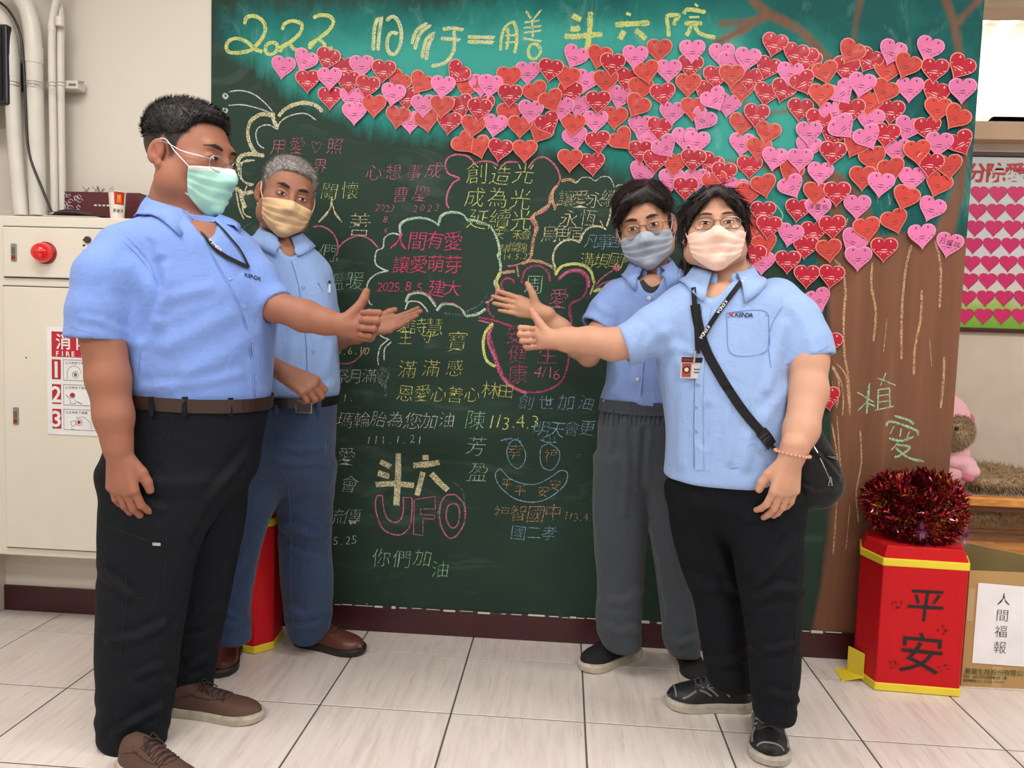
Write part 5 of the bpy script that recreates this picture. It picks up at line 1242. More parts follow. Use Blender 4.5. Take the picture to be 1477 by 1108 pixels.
# ================= man 2: grey hair, beige mask =================
p = Person('grey-haired man in jeans and pale blue shirt, beige face mask, open hand at board', -.30, 420, (156, 108, 88), (112, 112, 108), 'man_grey')
p.gaze = .1; p.stubw = .75; p.fat = .002
p.H = at(413, 287, -.32); p.S = 1.04; p.R = rotm(31, 8, 12)
K = p.K
p.torso = VLoft([K(388, 432, 338, .06), K(366, 444, 350, .09), K(346, 458, 364, .115), K(330, 468, 384, .125), K(322, 477, 412, .13), K(324, 482, 450, .135), K(332, 484, 490, .14), K(340, 487, 535, .145), K(352, 487, 562, .145), K(362, 480, 584, .135)], .02, 2.2)
p.neck = p.C([(402, 305, .03, 25), (404, 330, .03, 26), (406, 365, .03, 30)])
ra = p.C([(345, 400, -.02, 20), (330, 450, -.06, 22), (338, 508, -.12, 19), (378, 522, -.19, 16), (408, 536, -.22, 13)])
la = p.C([(455, 412, .05, 15), (474, 460, .09, 14), (488, 490, .08, 14), (515, 482, 0, 13), (532, 474, -.03, 10)])
p.arms = [ra, la]
p.hands = [hand_prims(p.A(409, 538, -.22), (.93, -.12, -.42), (-.1, .75, -.65), 'R', 1.05, curls=((48, 62, 40), (52, 64, 40), (55, 66, 40), (58, 66, 40)), spread=3, thumb=((.85, .4, .3), (.9, .1, .45), (.85, -.1, .5)), wr=.028),
           hand_prims(p.A(530, 476, -.04), (.97, -.05, .27), (-.15, -.62, .75), 'L', .98, curls=((2, 6, 4), (4, 5, 3), (6, 6, 4), (9, 8, 4)), spread=3, thumb=((.80, .55, .12), (.92, .30, .10), (.97, .12, .05)), wr=.023)]
build_body(p)
shirt2 = clothmat('shirt_blue_pale', (138, 168, 218))
Nc = at(405, 352, -.30)
sl_r = p.C([(352, 385, -.01, 27), (333, 430, -.05, 27), (330, 465, -.08, 26)]); sl_l = p.C([(456, 395, .03, 22), (460, 425, .06, 21), (468, 455, .085, 20)])
v0 = p.A(414, 350, -.07); v1 = p.A(428, 378, -.15)
so, sb = build_shirt(p, [sl_r, sl_l], shirt2, Nc, .062, (v0, v1, .040, .002), [([(420, 500), (415, 530), (440, 560)], 6, .004), ([(480, 500), (470, 540), (482, 565)], 5, .005), ([(395, 440), (400, 520), (398, 560)], 5, .003), ([(450, 500), (448, 560)], 5, -.003), ([(350, 360), (370, 385), (380, 410)], 5, .003), ([(440, 575), (470, 560), (486, 550)], 4, .005)], seed=5)
collar(p, Nc+Vector((0, 0, .008)), 30, .063, shirt2, sb, rise=.040, drop=.058, point=.072, gap=15, back=.026)
ribbon(p, sb, [(425, 375), (433, 400), (439, 430), (444, 470), (447, 510), (448, 545), (446, 574)], 9, 'button_placket', shirt2, lift=.002, thick=.001)
stitches(p, sb, [(420, 378), (428, 402), (434, 432), (439, 471), (442, 512), (443, 570)], mat=cs)
for a, b in ((437, 415), (451, 507)): button(p, sb, a, b, .0065)
ribbon(p, sb, [(458, 408), (462, 430), (474, 428), (476, 410)], 1.2, 'pocket_edge', cs, smooth=False)
h_, n_ = on(p, sb, 473, 414, .006); MB().tube([h_+Vector((0, 0, .018)), h_-Vector((0, 0, .02))], .004, 8).build('pen', M('pen_white', (215, 215, 220), .3), p.root); MB().tube([h_+Vector((.001, -.002, .019)), h_+Vector((.001, -.003, .010))], .0045, 8).build('pen_cap', blackplastic, p.root)
hip = VLoft([K(362, 484, 572, .135), K(362, 483, 600, .135), K(358, 483, 640, .13), K(360, 478, 680, .105), K(378, 468, 704, .07)], .02, 2.2)
l1 = VLoft([K(352, 420, 670, .085, -.01), K(340, 408, 710, .085, -.03), K(331, 388, 750, .082, -.05), K(324, 372, 800, .078, -.08), K(312, 362, 855, .072, -.11), K(305, 360, 900, .070, -.13), K(306, 359, 924, .066, -.14)], .01)
l2 = VLoft([K(395, 482, 670, .085, .02), K(400, 480, 730, .085, .04), K(404, 478, 790, .08, .06), K(406, 480, 840, .076, .07), K(410, 478, 885, .072, .08), K(414, 474, 908, .068, .08), K(420, 462, 922, .062, .08)], .01)
jean = clothmat('jeans_denim', (34, 50, 78), .85, .5, 1400, var=.15, streak=(66, 84, 114))
to, tb = build_trousers(p, hip, [l1, l2], jean, [([(400, 640), (430, 650), (465, 645)], 4, .004), ([(395, 665), (430, 670), (470, 668)], 4, .004), ([(478, 770), (450, 775), (410, 760)], 5, .006), ([(478, 800), (440, 795), (412, 780)], 5, -.004), ([(415, 880), (440, 890), (475, 880)], 5, .006), ([(420, 905), (450, 905), (474, 895)], 4, .005), ([(312, 880), (340, 890), (358, 885)], 4, .005), ([(350, 800), (335, 830), (325, 860)], 5, .004)], seed=6, noise=.0025)
stitches(p, tb, [(415, 690), (420, 760), (419, 840), (423, 905)], 'outer_seam', M('denim_stitch', (78, 92, 118), .8), .8)
belt_ring(p, p.torso, at(440, 583, -.44).z, .034, .005, 'belt', M('belt_black', (20, 18, 20), .4), slope=.02)
h_, n_ = on(p, tb, 438, 588, .014); MB().box(h_, (.055, .010, .034), bev=.003).build('belt_buckle', silver, p.root)
for bx in (400, 458): h_, n_ = on(p, tb, bx, 604, .008); MB().box(h_+Vector((0, 0, .038)), (.012, .008, .046)).build('belt_loop', jean, p.root)
shl = simple('shoe_brown_leather', (92, 52, 42), .38, var=.12, bump=.25, bscale=120); sol2 = simple('sole_black', (32, 28, 28), .6); lac2 = M('lace_dark_brown', (40, 24, 22), .8)
hb_ = fl(424, 932); shoe(p, (hb_.x, hb_.y+.03, 0), -14, .27, shl, sol2, lac2, W_=1.0, trim=sol2, hgt=.95)
hb_ = fl(330, 940); shoe(p, (hb_.x-.005, hb_.y+.06, 0), -78, .27, shl, sol2, lac2, W_=1.08, trim=sol2, hgt=.95)
face_features(p, eyebrow=(36, 26, 24), browt=.0042, brow_tilt=.12, openk=.95)
mask_mesh(p, simple('mask_beige', (226, 190, 146), .8, bump=.15, bscale=200), M('mask_loop_cream', (225, 205, 180), .7), az=52)
def hair2(Q):
    th = .003+.020*np.clip((Q[:, 2]-.045)/.06, 0, 1)
    return smax(ell(Q, (0, .018, .040), (.079, .099, .084))-th*.62, -hairmask(Q, -.004), .010)
build_hair(p, hair2, hairmat('hair_grey', (92, 88, 86), (186, 182, 178)), strands=7000, slen=.011, comb=lambda q: np.c_[q[:, 0]*3+.3, np.full(len(q), -.2), np.clip(q[:, 2], 0, 1)*5-.3], lift=.7, width=.0009)

# ================= man 3: dark hair, round glasses, grey mask =================
p = Person('slim dark-haired man in round glasses and grey mask, grey trousers, palm open at board', -.30, 930, (184, 138, 112), (66, 55, 50), 'man_slim')
p.gaze = 0; p.stubw = .5; p.fat = 0
p.H = at(931, 330, -.31); p.S = 1.05; p.R = rotm(-11, 9, -12)
K = p.K
p.torso = VLoft([K(915, 972, 388, .06), K(900, 990, 402, .09), K(880, 1008, 416, .105), K(872, 1016, 436, .11), K(872, 1018, 470, .115), K(876, 1014, 510, .115), K(874, 1010, 550, .12), K(866, 1008, 575, .125), K(866, 1004, 590, .12)], .02, 2.2)
p.neck = p.C([(936, 352, .03, 23), (938, 380, .03, 23), (940, 410, .03, 28)])
ra = p.C([(888, 440, -.02, 17), (866, 480, -.06, 18), (849, 513, -.10, 14.5), (832, 500, -.13, 15), (808, 474, -.15, 13.5), (786, 452, -.16, 10.5)])
la = p.C([(1000, 440, .0, 16), (1012, 500, .03, 18), (1015, 560, .03, 15), (1008, 620, .02, 12)])
p.arms = [ra, la]
p.hands = [hand_prims(p.A(780, 450, -.165), (-.90, .22, .20), (.05, -1, .0), 'R', .83, curls=((8, 12, 6), (6, 10, 6), (10, 12, 8), (12, 14, 8)), spread=3, thumb=((.45, .80, .25), (.62, .76, .10), (.72, .68, .05)), wr=.023),
           hand_prims(p.A(1007, 622, .02), (0, 0, -1), (-.9, .4, 0), 'L', .95, curl=(20, 25, 15))]
build_body(p)
shirt3 = clothmat('shirt_blue_mid', (126, 152, 206))
Nc = at(940, 398, -.30)
sl_r = p.C([(893, 430, -.01, 27), (876, 452, -.03, 26), (861, 474, -.05, 24)]); sl_l = p.C([(990, 425, 0, 27), (1005, 465, 0, 25), (1010, 500, .01, 23)])
v0 = p.A(938, 396, -.06); v1 = p.A(938, 430, -.14)
so, sb = build_shirt(p, [sl_r, sl_l], shirt3, Nc, .060, (v0, v1, .048, .003), [([(880, 470), (890, 500), (885, 530)], 5, .004), ([(870, 560), (900, 570), (940, 585)], 5, .007), ([(868, 580), (890, 560), (900, 530)], 5, .006), ([(920, 540), (925, 580)], 5, .004), ([(905, 440), (900, 480), (905, 520)], 4, .003), ([(862, 440), (880, 455), (886, 470)], 4, .004)], seed=7)
collar(p, Nc+Vector((0, 0, .010)), -6, .060, shirt3, sb, rise=.040, drop=.056, point=.082, gap=24, back=.026)
h_, n_ = on(p, p.bvh, 940, 415, .003)
ribbon(p, p.bvh, [(924, 406), (932, 415), (942, 419), (955, 413)], 9, 'undershirt', M('undershirt_dark', (40, 42, 46), .8), lift=.002)
ribbon(p, sb, [(936, 430), (932, 460), (926, 500), (922, 545), (918, 586)], 9, 'button_placket', shirt3, lift=.002, thick=.001)
for a, b in ((936, 430), (920, 547), (913, 584)): button(p, sb, a, b, .006, M('button_white', (205, 205, 210), .3))
stitches(p, sb, [(842, 468), (855, 473), (872, 479)], 'sleeve_hem', cs)
hip = VLoft([K(868, 1004, 583, .12), K(862, 1003, 620, .125), K(864, 992, 660, .10), K(880, 975, 690, .07)], .02, 2.2)
l1 = VLoft([K(857, 945, 660, .085, 0), K(855, 938, 720, .085, .02), K(856, 933, 780, .08, .03), K(860, 929, 840, .076, .05), K(860, 927, 890, .074, .06), K(864, 927, 918, .07, .07), K(878, 924, 936, .062, .07)], .01)
l2 = VLoft([K(912, 996, 660, .085, 0), K(930, 994, 740, .085, .02), K(945, 1000, 820, .078, .04), K(951, 1005, 880, .072, .05), K(954, 1010, 920, .068, .05), K(962, 1011, 944, .062, .05)], .01)
tr3 = clothmat('trousers_slate', (62, 68, 76), .8, .45)
to, tb = build_trousers(p, hip, [l1, l2], tr3, [([(900, 610), (905, 680), (900, 740)], 5, .004), ([(885, 600), (880, 650)], 4, .004), ([(865, 900), (890, 915), (920, 905)], 5, .005), ([(925, 850), (900, 870), (870, 865)], 5, .004), ([(955, 920), (980, 930), (1005, 920)], 4, .005), ([(940, 760), (955, 820), (965, 880)], 5, .003), ([(930, 620), (925, 700)], 4, -.004)], seed=8)
wb = belt_ring(p, hip, at(930, 590, -.42).z, .040, .004, 'elastic_waistband', tr3, slope=.0)
for i in range(15):
    px = 872+i*6.5; h_, n_ = on(p, tb, px, 600, .004); MB().tube([h_+Vector((0, 0, .02)), h_-Vector((0, 0, .03))], .0022, 5).build('gather', tr3, p.root)
shk = simple('shoe_black_knit', (20, 21, 24), .8, bump=.4, bscale=500); sol3 = simple('sole_cream', (190, 180, 165), .7, var=.15, vscale=30)
hb_ = fl(915, 942); shoe(p, (hb_.x+.01, hb_.y-.01, 0), -140, .265, shk, sol3, blackplastic, W_=1.02, sole_h=.030)
hb_ = fl(985, 955); shoe(p, (hb_.x, hb_.y+.045, 0), -86, .265, shk, sol3, blackplastic, W_=1.02, sole_h=.028)
face_features(p, eyebrow=(40, 30, 28), browt=.0036, brow_tilt=.0, openk=1.15)
mask_mesh(p, simple('mask_greyblue', (168, 178, 194), .8, bump=.15, bscale=200), M('mask_loop_grey', (170, 178, 190), .7), az=58)
glasses(p, a=.0235, b=.0215, e=2.05, cx=.034, cz=.001, mat=simple('frame_gold', (150, 112, 80), .35, .7), r_=.0013)
def hair3(Q):
    x, y, z = Q[:, 0], Q[:, 1], Q[:, 2]
    th = .003+.026*np.clip((z-.035)/.065, 0, 1)
    d = ell(Q, (0, .016, .042), (.080, .099, .084))-th*.8
    m_ = -hairmask(Q, -.010)
    arch = z-(.083-8.0*np.maximum(x, 0)**2*1.0-9*np.minimum(x+.0, 0)**2)          # hair falls to both temples from a side parting
    m_ = np.where(y < -.045, np.minimum(m_, -(z-(.080-.9*np.clip(np.abs(x-.008)-.02, 0, .05)))), m_)
    d = smax(d, m_, .008)
    b1 = chain(Q, [(.030, -.070, .112, .012), (-.025, -.096, .098, .012), (-.058, -.082, .068, .011), (-.072, -.058, .036, .007)], .01, ((0, 1, 0), 1.3))
    b2 = chain(Q, [(.030, -.070, .112, .012), (.058, -.074, .085, .010), (.072, -.050, .052, .008)], .01)
    return smin(smin(d, b1, .010), b2, .010)
def comb3(q): return np.c_[np.where(q[:, 0] < .03, -1.0, .8)*np.clip(1.1-np.abs(q[:, 0])*6, .2, 1), -.5*(q[:, 2] > .05)-.1, -.25-np.abs(q[:, 0])*9]
build_hair(p, hair3, hairmat('hair_black_soft', (15, 12, 13), (50, 42, 40)), strands=6500, slen=.030, comb=comb3, rnd=.12, lift=.10, width=.0011, disp=.0018)

# ================= woman: front right =================
p = Person('woman in front at right with black bob, pink mask and lanyard, thumb up', -.64, 1050, (194, 148, 124), (58, 45, 42), 'woman')
p.gaze = 0; p.stubw = .25; p.fat = .007
p.H = at(1031, 335, -.66); p.S = .945; p.R = rotm(-7, -4, -3)
K = p.K
p.torso = VLoft([K(1002, 1078, 400, .075), K(985, 1108, 412, .105), K(962, 1138, 430, .125), K(952, 1146, 455, .135), K(948, 1146, 490, .145), K(948, 1142, 530, .155), K(955, 1140, 575, .165), K(960, 1138, 620, .17), K(960, 1134, 660, .17), K(958, 1130, 690, .168)], .012, 2.15)
p.neck = p.C([(1040, 366, .035, 34), (1042, 395, .03, 36), (1045, 420, .02, 42)])
ra = p.C([(968, 462, -.03, 26), (915, 491, -.05, 24), (885, 497, -.055, 22.5), (850, 492, -.06, 19.5), (818, 490, -.06, 16.5), (796, 489, -.06, 12.5)])
la = p.C([(1140, 462, -.02, 27), (1163, 520, -.07, 29), (1166, 565, -.11, 26), (1156, 620, -.17, 23.5), (1143, 656, -.21, 19)])
p.arms = [ra, la]
p.hands = [hand_prims(p.A(798, 489, -.06), (-1, .0, .0), (.05, -1, .05), 'R', .86, curls=((72, 88, 60), (76, 92, 60), (78, 94, 60), (80, 94, 60)), spread=2, thumb=((.62, .78, -.05), (.60, .80, 0), (.52, .86, .02)), wr=.025),
           hand_prims(p.A(1141, 660, -.215), (-.14, -.03, -1), (-.25, .95, 0), 'L', 1.0, curls=((22, 30, 14), (18, 26, 12), (16, 26, 12), (16, 28, 14)), spread=3, thumb=((.80, .55, .30), (.9, .35, .25), (.96, .15, .2)), wr=.033)]
build_body(p)
shirt4 = clothmat('shirt_blue_light', (144, 172, 220))
Nc = at(1042, 408, -.64)
sl_r = p.C([(985, 448, -.02, 36), (945, 475, -.04, 33), (918, 492, -.05, 29), (899, 499, -.055, 26)]); sl_l = p.C([(1118, 438, -.01, 36), (1145, 465, -.03, 36), (1160, 495, -.05, 35.5), (1166, 519, -.06, 34)])
v0 = p.A(1028, 400, -.08); v1 = p.A(1021, 438, -.16)
so, sb = build_shirt(p, [sl_r, sl_l], shirt4, Nc, .076, (v0, v1, .054, .002), [([(1130, 470), (1118, 520), (1108, 560)], 6, .006), ([(960, 480), (975, 510), (985, 540)], 6, .006), ([(950, 510), (975, 500), (1000, 510)], 5, .005), ([(1100, 600), (1080, 630), (1075, 670)], 6, .005), ([(985, 560), (980, 620), (982, 670)], 6, .005), ([(1050, 560), (1048, 620), (1052, 665)], 5, .004), ([(1135, 560), (1115, 590), (1100, 640)], 6, .005),
      ([(1140, 440), (1160, 470), (1172, 505)], 5, .003), ([(925, 475), (915, 495), (912, 515)], 4, .004), ([(1020, 590), (1015, 640)], 5, -.004)], seed=9)
collar(p, Nc+Vector((0, 0, .012)), -8, .078, shirt4, sb, rise=.034, drop=.060, point=.085, gap=22, back=.03)
ribbon(p, sb, [(1020, 442), (1014, 480), (1010, 530), (1008, 580), (1008, 630), (1010, 678)], 11, 'button_placket', shirt4, lift=.002, thick=.001)
stitches(p, sb, [(1013, 445), (1007, 480), (1003, 530), (1001, 580), (1001, 676)], mat=cs)
for a, b in ((1015, 497), (1007, 555), (1004, 588), (1004, 622)): button(p, sb, a, b)
stitches(p, sb, [(1048, 452), (1075, 448), (1106, 449), (1108, 470), (1109, 505), (1080, 514), (1052, 510), (1049, 480), (1048, 452)], 'pocket_edge', cs, 1.2)
stitches(p, sb, [(1048, 458), (1106, 455)], 'pocket_edge', cs); stitches(p, sb, [(1152, 412), (1130, 440), (1112, 470), (1108, 500), (1112, 530)], 'sleeve_seam', cs)
stitches(p, sb, [(1195, 500), (1180, 508), (1155, 518), (1134, 526)], 'sleeve_hem', cs); stitches(p, sb, [(965, 670), (1010, 678), (1070, 674), (1126, 662)], 'shirt_hem', cs)
label_text(p, sb, 'KENDA', 1063, 454, 5.0, .2, 8.5, logonavy, so, off=.02)
mb = MB()
for dx, dy, ddx, ddy in ((-6, 2, -1, -5), (-5, 0, 4, -4), (-4, 0, 3, 3)):
    a_, _ = on(p, sb, 1059+dx, 454+dy, .002); b_, _ = on(p, sb, 1059+dx+ddx, 454+dy+ddy, .002); mb.tube([a_, b_], .0016, 5)
mb.build('logo', logored, so)
lany = ribbon(p, sb, [(1088, 386), (1074, 402), (1058, 422), (1038, 448), (1024, 470), (1014, 488), (1007, 502), (1006, 510)], 6.5, 'lanyard', strapm, lift=.009, thick=.001)
ribbon(p, sb, [(1001, 418), (1003, 445), (1006, 475), (1007, 500), (1006, 510)], 6.5, 'lanyard', strapm, lift=.0095, thick=.001)
label_text(p, sb, 'KENDA', 1046, 437, -2.6, 3.6, 6, whitep, so, .0125); label_text(p, sb, 'KENDA', 1080, 396, -2.6, 3.6, 6, whitep, so, .0125); label_text(p, sb, 'KENDA', 1022, 473, -2.4, 3.6, 6, whitep, so, .0125)
h_, n_ = on(p, sb, 1004, 512, .014); MB().tube([h_+Vector((0, 0, .012)), h_+Vector((-.003, -.001, -.018))], .0035, 8).build('swivel_clip', silver, p.root)
# badge
h_, n_ = on(p, sb, 1001, 531, .012); W_, H_ = 31*p.s*.95, 29*p.s
bd = empty('badge', h_); bd.parent = p.root; bd.location = h_-world_of(p.root)
MB().box(h_, (W_, .0018, H_), bev=.0005).build('badge_holder', M('badge_face', (190, 188, 186), .25), bd)
MB().box(h_+Vector((0, -.0016, H_*.36)), (W_*.96, .001, H_*.24)).build('badge_header', M('badge_black', (25, 22, 24), .3), bd)
MB().box(h_+Vector((-W_*.24, -.0016, -H_*.12)), (W_*.40, .001, H_*.62)).build('badge_photo', M('badge_photo_red', (150, 60, 60), .35), bd)
MB().lathe(h_+Vector((-W_*.24, -.0022, -H_*.10)), [(H_*.17, 0), (H_*.17, .0004)], Vector((0, -1, 0)), 14).build('portrait_hair', M('portrait_dark', (30, 22, 24), .5), bd)
MB().lathe(h_+Vector((-W_*.24, -.0027, -H_*.10)), [(H_*.10, 0), (H_*.10, .0004)], Vector((0, -1, 0)), 14).build('portrait_face', M('portrait_skin', (220, 180, 160), .5), bd)
mb = MB()
for k, ch in enumerate('KENDA'): put_glyph(mb, ch, h_+Vector((-W_*.40+k*.0055, -.0024, H_*.36)), UXB, UZB, .009, .01)
mb.build('badge_lettering', logored, bd)
mb = MB()
for r_ in range(2): mb.box(h_+Vector((W_*.24, -.0016, -.004-.008*r_)), (W_*.3, .0006, .0022))
mb.build('badge_print', logonavy, bd)
hip = VLoft([K(968, 1132, 655, .155), K(966, 1146, 690, .155), K(966, 1156, 720, .15), K(980, 1148, 742, .125), K(1000, 1130, 765, .08)], .02, 2.2)
l1 = VLoft([K(964, 1066, 705, .10, .03), K(967, 1068, 760, .10, .04), K(981, 1070, 820, .092, .05), K(1000, 1076, 870, .085, .05), K(1009, 1080, 920, .08, .05), K(1016, 1085, 960, .078, .05), K(1024, 1088, 990, .070, .05)], .01)
l2 = VLoft([K(1042, 1160, 705, .105, -.05), K(1050, 1160, 760, .105, -.07), K(1060, 1157, 820, .10, -.09), K(1070, 1157, 880, .092, -.10), K(1079, 1155, 940, .088, -.11), K(1084, 1150, 1000, .082, -.12), K(1088, 1145, 1032, .076, -.12)], .01)
tr4 = clothmat('trousers_black_cotton', (12, 15, 21), .85, .4, sheen=.0)
to, tb = build_trousers(p, hip, [l1, l2], tr4, [([(1155, 700), (1130, 730), (1080, 750)], 6, .004), ([(1150, 780), (1110, 830), (1075, 860)], 6, .005), ([(1157, 855), (1120, 850), (1080, 870)], 6, .006), ([(1000, 720), (1030, 780), (1060, 850)], 6, .005), ([(985, 830), (1020, 850), (1068, 850)], 6, .006), ([(1010, 940), (1040, 960), (1075, 950)], 5, .005), ([(1085, 1010), (1110, 1000), (1148, 1010)], 5, .005), ([(1075, 930), (1110, 940), (1150, 930)], 5, .004)], seed=10)
stitches(p, tb, [(1150, 800), (1149, 900), (1142, 1000), (1136, 1030)], 'side_seam', dk)
shs = simple('shoe_black_sport', (24, 25, 28), .55, bump=.3, bscale=400); sol4 = simple('sole_offwhite', (178, 172, 160), .7, var=.18, vscale=40); grey_trim = M('shoe_trim_grey', (120, 122, 124), .45)
hb_ = fl(1082, 1030); shoe(p, (hb_.x+.01, hb_.y+.035, 0), 183, .262, shs, sol4, M('lace_charcoal', (62, 62, 66), .8), W_=1.06, trim=grey_trim, sole_h=.030, hgt=1.05, lu=.42, sport=True)
hb_ = fl(1118, 1070); shoe(p, (hb_.x+.004, hb_.y+.12, 0), -102, .262, shs, sol4, M('lace_charcoal', (62, 62, 66), .8), W_=1.14, trim=grey_trim, sole_h=.028, hgt=1.05, lu=.46, sport=True)
face_features(p, eyebrow=(66, 48, 42), browt=.0024, brow_tilt=.0, openk=.95)
mask_mesh(p, simple('mask_pink', (242, 206, 190), .8, bump=.15, bscale=200), M('mask_loop_pink', (240, 215, 205), .7), az=52, bot=-.124)
glasses(p, a=.0275, b=.0165, e=2.8, cx=.036, cz=.004, mat=simple('frame_pewter', (120, 110, 104), .3, .9), r_=.0012)
def hair4(Q):
    x, y, z = Q[:, 0], Q[:, 1], Q[:, 2]; A_ = np.c_[np.abs(x), y, z].astype(f32)
    d = ell(Q, (0, .024, .034), (.087, .102, .094))
    d = smin(d, chain(A_, [(.062, .020, .06, .032), (.075, .032, .0, .022), (.075, .040, -.070, .018), (.068, .044, -.105, .012)], .02), .03)
    d = smin(d, chain(Q, [(0, .080, .04, .05), (0, .078, -.06, .045)], .02), .03)
    d = smax(d, -ell(Q, (0, -.105, -.030), (.074, .100, .098)), .010)
    d = smax(d, -(z+.112), .006)
    b1 = chain(A_, [(.004, -.070, .108, .014), (.032, -.086, .092, .013), (.058, -.076, .062, .012), (.072, -.056, .028, .009), (.080, -.040, -.010, .006)], .010)
    fr = chain(A_, [(.006, -.078, .102, .010), (.024, -.094, .082, .008), (.042, -.090, .060, .004)], .008)
    return smin(smin(d, b1, .012), fr, .006)
def comb4(q): return np.c_[np.sign(q[:, 0])*np.clip(1-np.abs(q[:, 0])*10, .05, 1), -.5*(q[:, 2] > .08)*(q[:, 1] < .02), -.5-np.clip(.12-q[:, 2], 0, .2)*5]
build_hair(p, hair4, hairmat('hair_black_brown', (16, 11, 13), (52, 36, 38)), strands=9000, slen=.045, comb=comb4, rnd=.07, lift=.04, width=.0012, disp=.0016, h=.004)
# bracelet of pink beads
w1 = np.array(p.A(1143, 654, -.205)); br_ = empty('bracelet', w1); br_.parent = p.root; br_.location = Vector(w1)-world_of(p.root)
bm = bmesh.new(); bmesh.ops.create_icosphere(bm, subdivisions=1, radius=.0045); bme = bpy.data.meshes.new('bead'); bm.to_mesh(bme); bm.free(); bme.materials.append(M('bead_pink', (205, 150, 135), .25))
for k in range(26):
    a = 2*pi*k/26; b_ = bpy.data.objects.new('bead', bme); link(b_, br_); b_.location = (.043*cos(a), .043*sin(a), -.006*cos(a))
woman = p; woman_sb = sb; woman_tb = tb
# ---- cross-body bag, a thing of its own that she carries
bag = empty('crossbody_bag', at(1180, 690, -.69)); tag(bag, "small black crossbody bag hanging at the woman's left hip behind her arm", 'bag')
ribbon(p, sb, [(1003, 440), (1008, 470), (1020, 508), (1040, 545), (1062, 580), (1085, 610), (1104, 630)], 13, 'shoulder_strap', strapm, bag, lift=.006, thick=.0015, w2=12)
ribbon(p, sb, [(1096, 622), (1104, 632), (1110, 642)], 16, 'strap_buckle', blackplastic, bag, lift=.010, thick=.004)
ribbon(p, sb, [(1108, 640), (1118, 650), (1130, 662)], 5, 'strap_tail', strapm, bag, lift=.008)
e0_ = on(p, sb, 1128, 655, .008)[0]; e1_ = at(1170, 606, -.69)
MB().tube(catmull([e0_, e0_+Vector((.02, .01, .01)), (e0_+e1_)/2+Vector((.01, .0, .0)), e1_], 4), .005, 8).build('strap_end', strapm, bag)
bagm = clothmat('bag_black_nylon', (20, 21, 24), .55, .35)
bl = VLoft([(*[q for q in (at(1170, yy, -.69).z, at((a_+b_)/2, yy, -.69).x, -.69)], (b_-a_)/2*mpp(-.69), ry) for yy, a_, b_, ry in ((602, 1165, 1178, .018), (625, 1150, 1186, .030), (650, 1140, 1200, .042), (680, 1138, 1213, .05), (705, 1140, 1214, .052), (722, 1146, 1202, .045), (732, 1155, 1190, .03))], .012, 2.6)
v, q = polygonise(lambda P: bl(P), (bl.K[:, 1].min()-.1, -.80, bl.z0-.03), (bl.K[:, 1].max()+.1, -.58, bl.z1+.03), .005)
bo = fastmesh('bag_body', v, q, bagm, bag, disp=folds_disp([([(1160, 640), (1190, 665), (1210, 690)], 3, .004), ([(1150, 700), (1180, 712), (1205, 705)], 3, .003)], .0012, 3, 30)); bb = bvh_of(bo)
ribbon(p, bb, [(1172, 640), (1185, 665), (1200, 700)], 1.5, 'bag_zip', silver, bag, lift=.0015); MB().tube([on(p, bb, 1197, 688, .003)[0], on(p, bb, 1194, 700, .003)[0], on(p, bb, 1200, 700, .003)[0], on(p, bb, 1197, 688, .003)[0]], .0012, 5).build('bag_emblem', M('emblem_grey', (150, 150, 152), .4), bag)
ribbon(p, bb, [(1192, 655), (1205, 662)], 6, 'bag_label', blackplastic, bag, lift=.006)
# ---------------------------------------------------------------- left: fire cabinet, pipes, things on top
cream = simple('cabinet_cream', (222, 216, 203), .42, var=.02)
CY = -.20                                              # front plane of the cabinet
cab = empty('fire_cabinet', (at(100, 800, CY).x, -.1, at(100, 803, CY).z)); tag(cab, 'cream steel fire hose cabinet on the wall with red alarm lamp and instruction sheet', 'cabinet')
x0, x1 = -2.165, at(250, 500, CY).x; zt = at(60, 312, CY).z; zb = at(60, 803, CY).z
gap = M('door_gap_dark', (60, 56, 52), .7)
MB().box(((x0+x1)/2, CY/2-.004, (zt+zb)/2), (x1-x0, -CY-.010, zt-zb), bev=.004).build('body', cream, cab)
def cabdoor(ya, yb, xa, xb):
    za, zb_ = at(60, ya, CY).z, at(60, yb, CY).z; xa = at(xa, (ya+yb)/2, CY).x; xb = at(xb, (ya+yb)/2, CY).x
    MB().box(((xa+xb)/2, CY-.0015, (za+zb_)/2), (xb-xa, .003, za-zb_)).build('door_gap', gap, cab)
    return MB().box(((xa+xb)/2+.000, CY-.006, (za+zb_)/2), (xb-xa-.008, .010, za-zb_-.008), bev=.003).build('door', cream, cab)
d1 = cabdoor(327, 402, 6, 236); d2 = cabdoor(413, 792, 8, 236)
lg = M('latch_grey', (150, 152, 150), .35, .5); lr = M('latch_red', (150, 30, 34), .4)
for d_, px, py in ((d1, 20, 364), (d2, 23, 600)):
    c_ = at(px, py, CY-.013); l = MB().box(c_, (.020, .006, .062), bev=.002).build('latch', lg, d_); MB().box(c_+Vector((0, -.004, -.018)), (.012, .003, .014)).build('indicator', lr, l); MB().box(c_+Vector((0, -.004, .006)), (.010, .003, .024)).build('latch_lever', M('lever_dark', (95, 98, 98), .4), l)
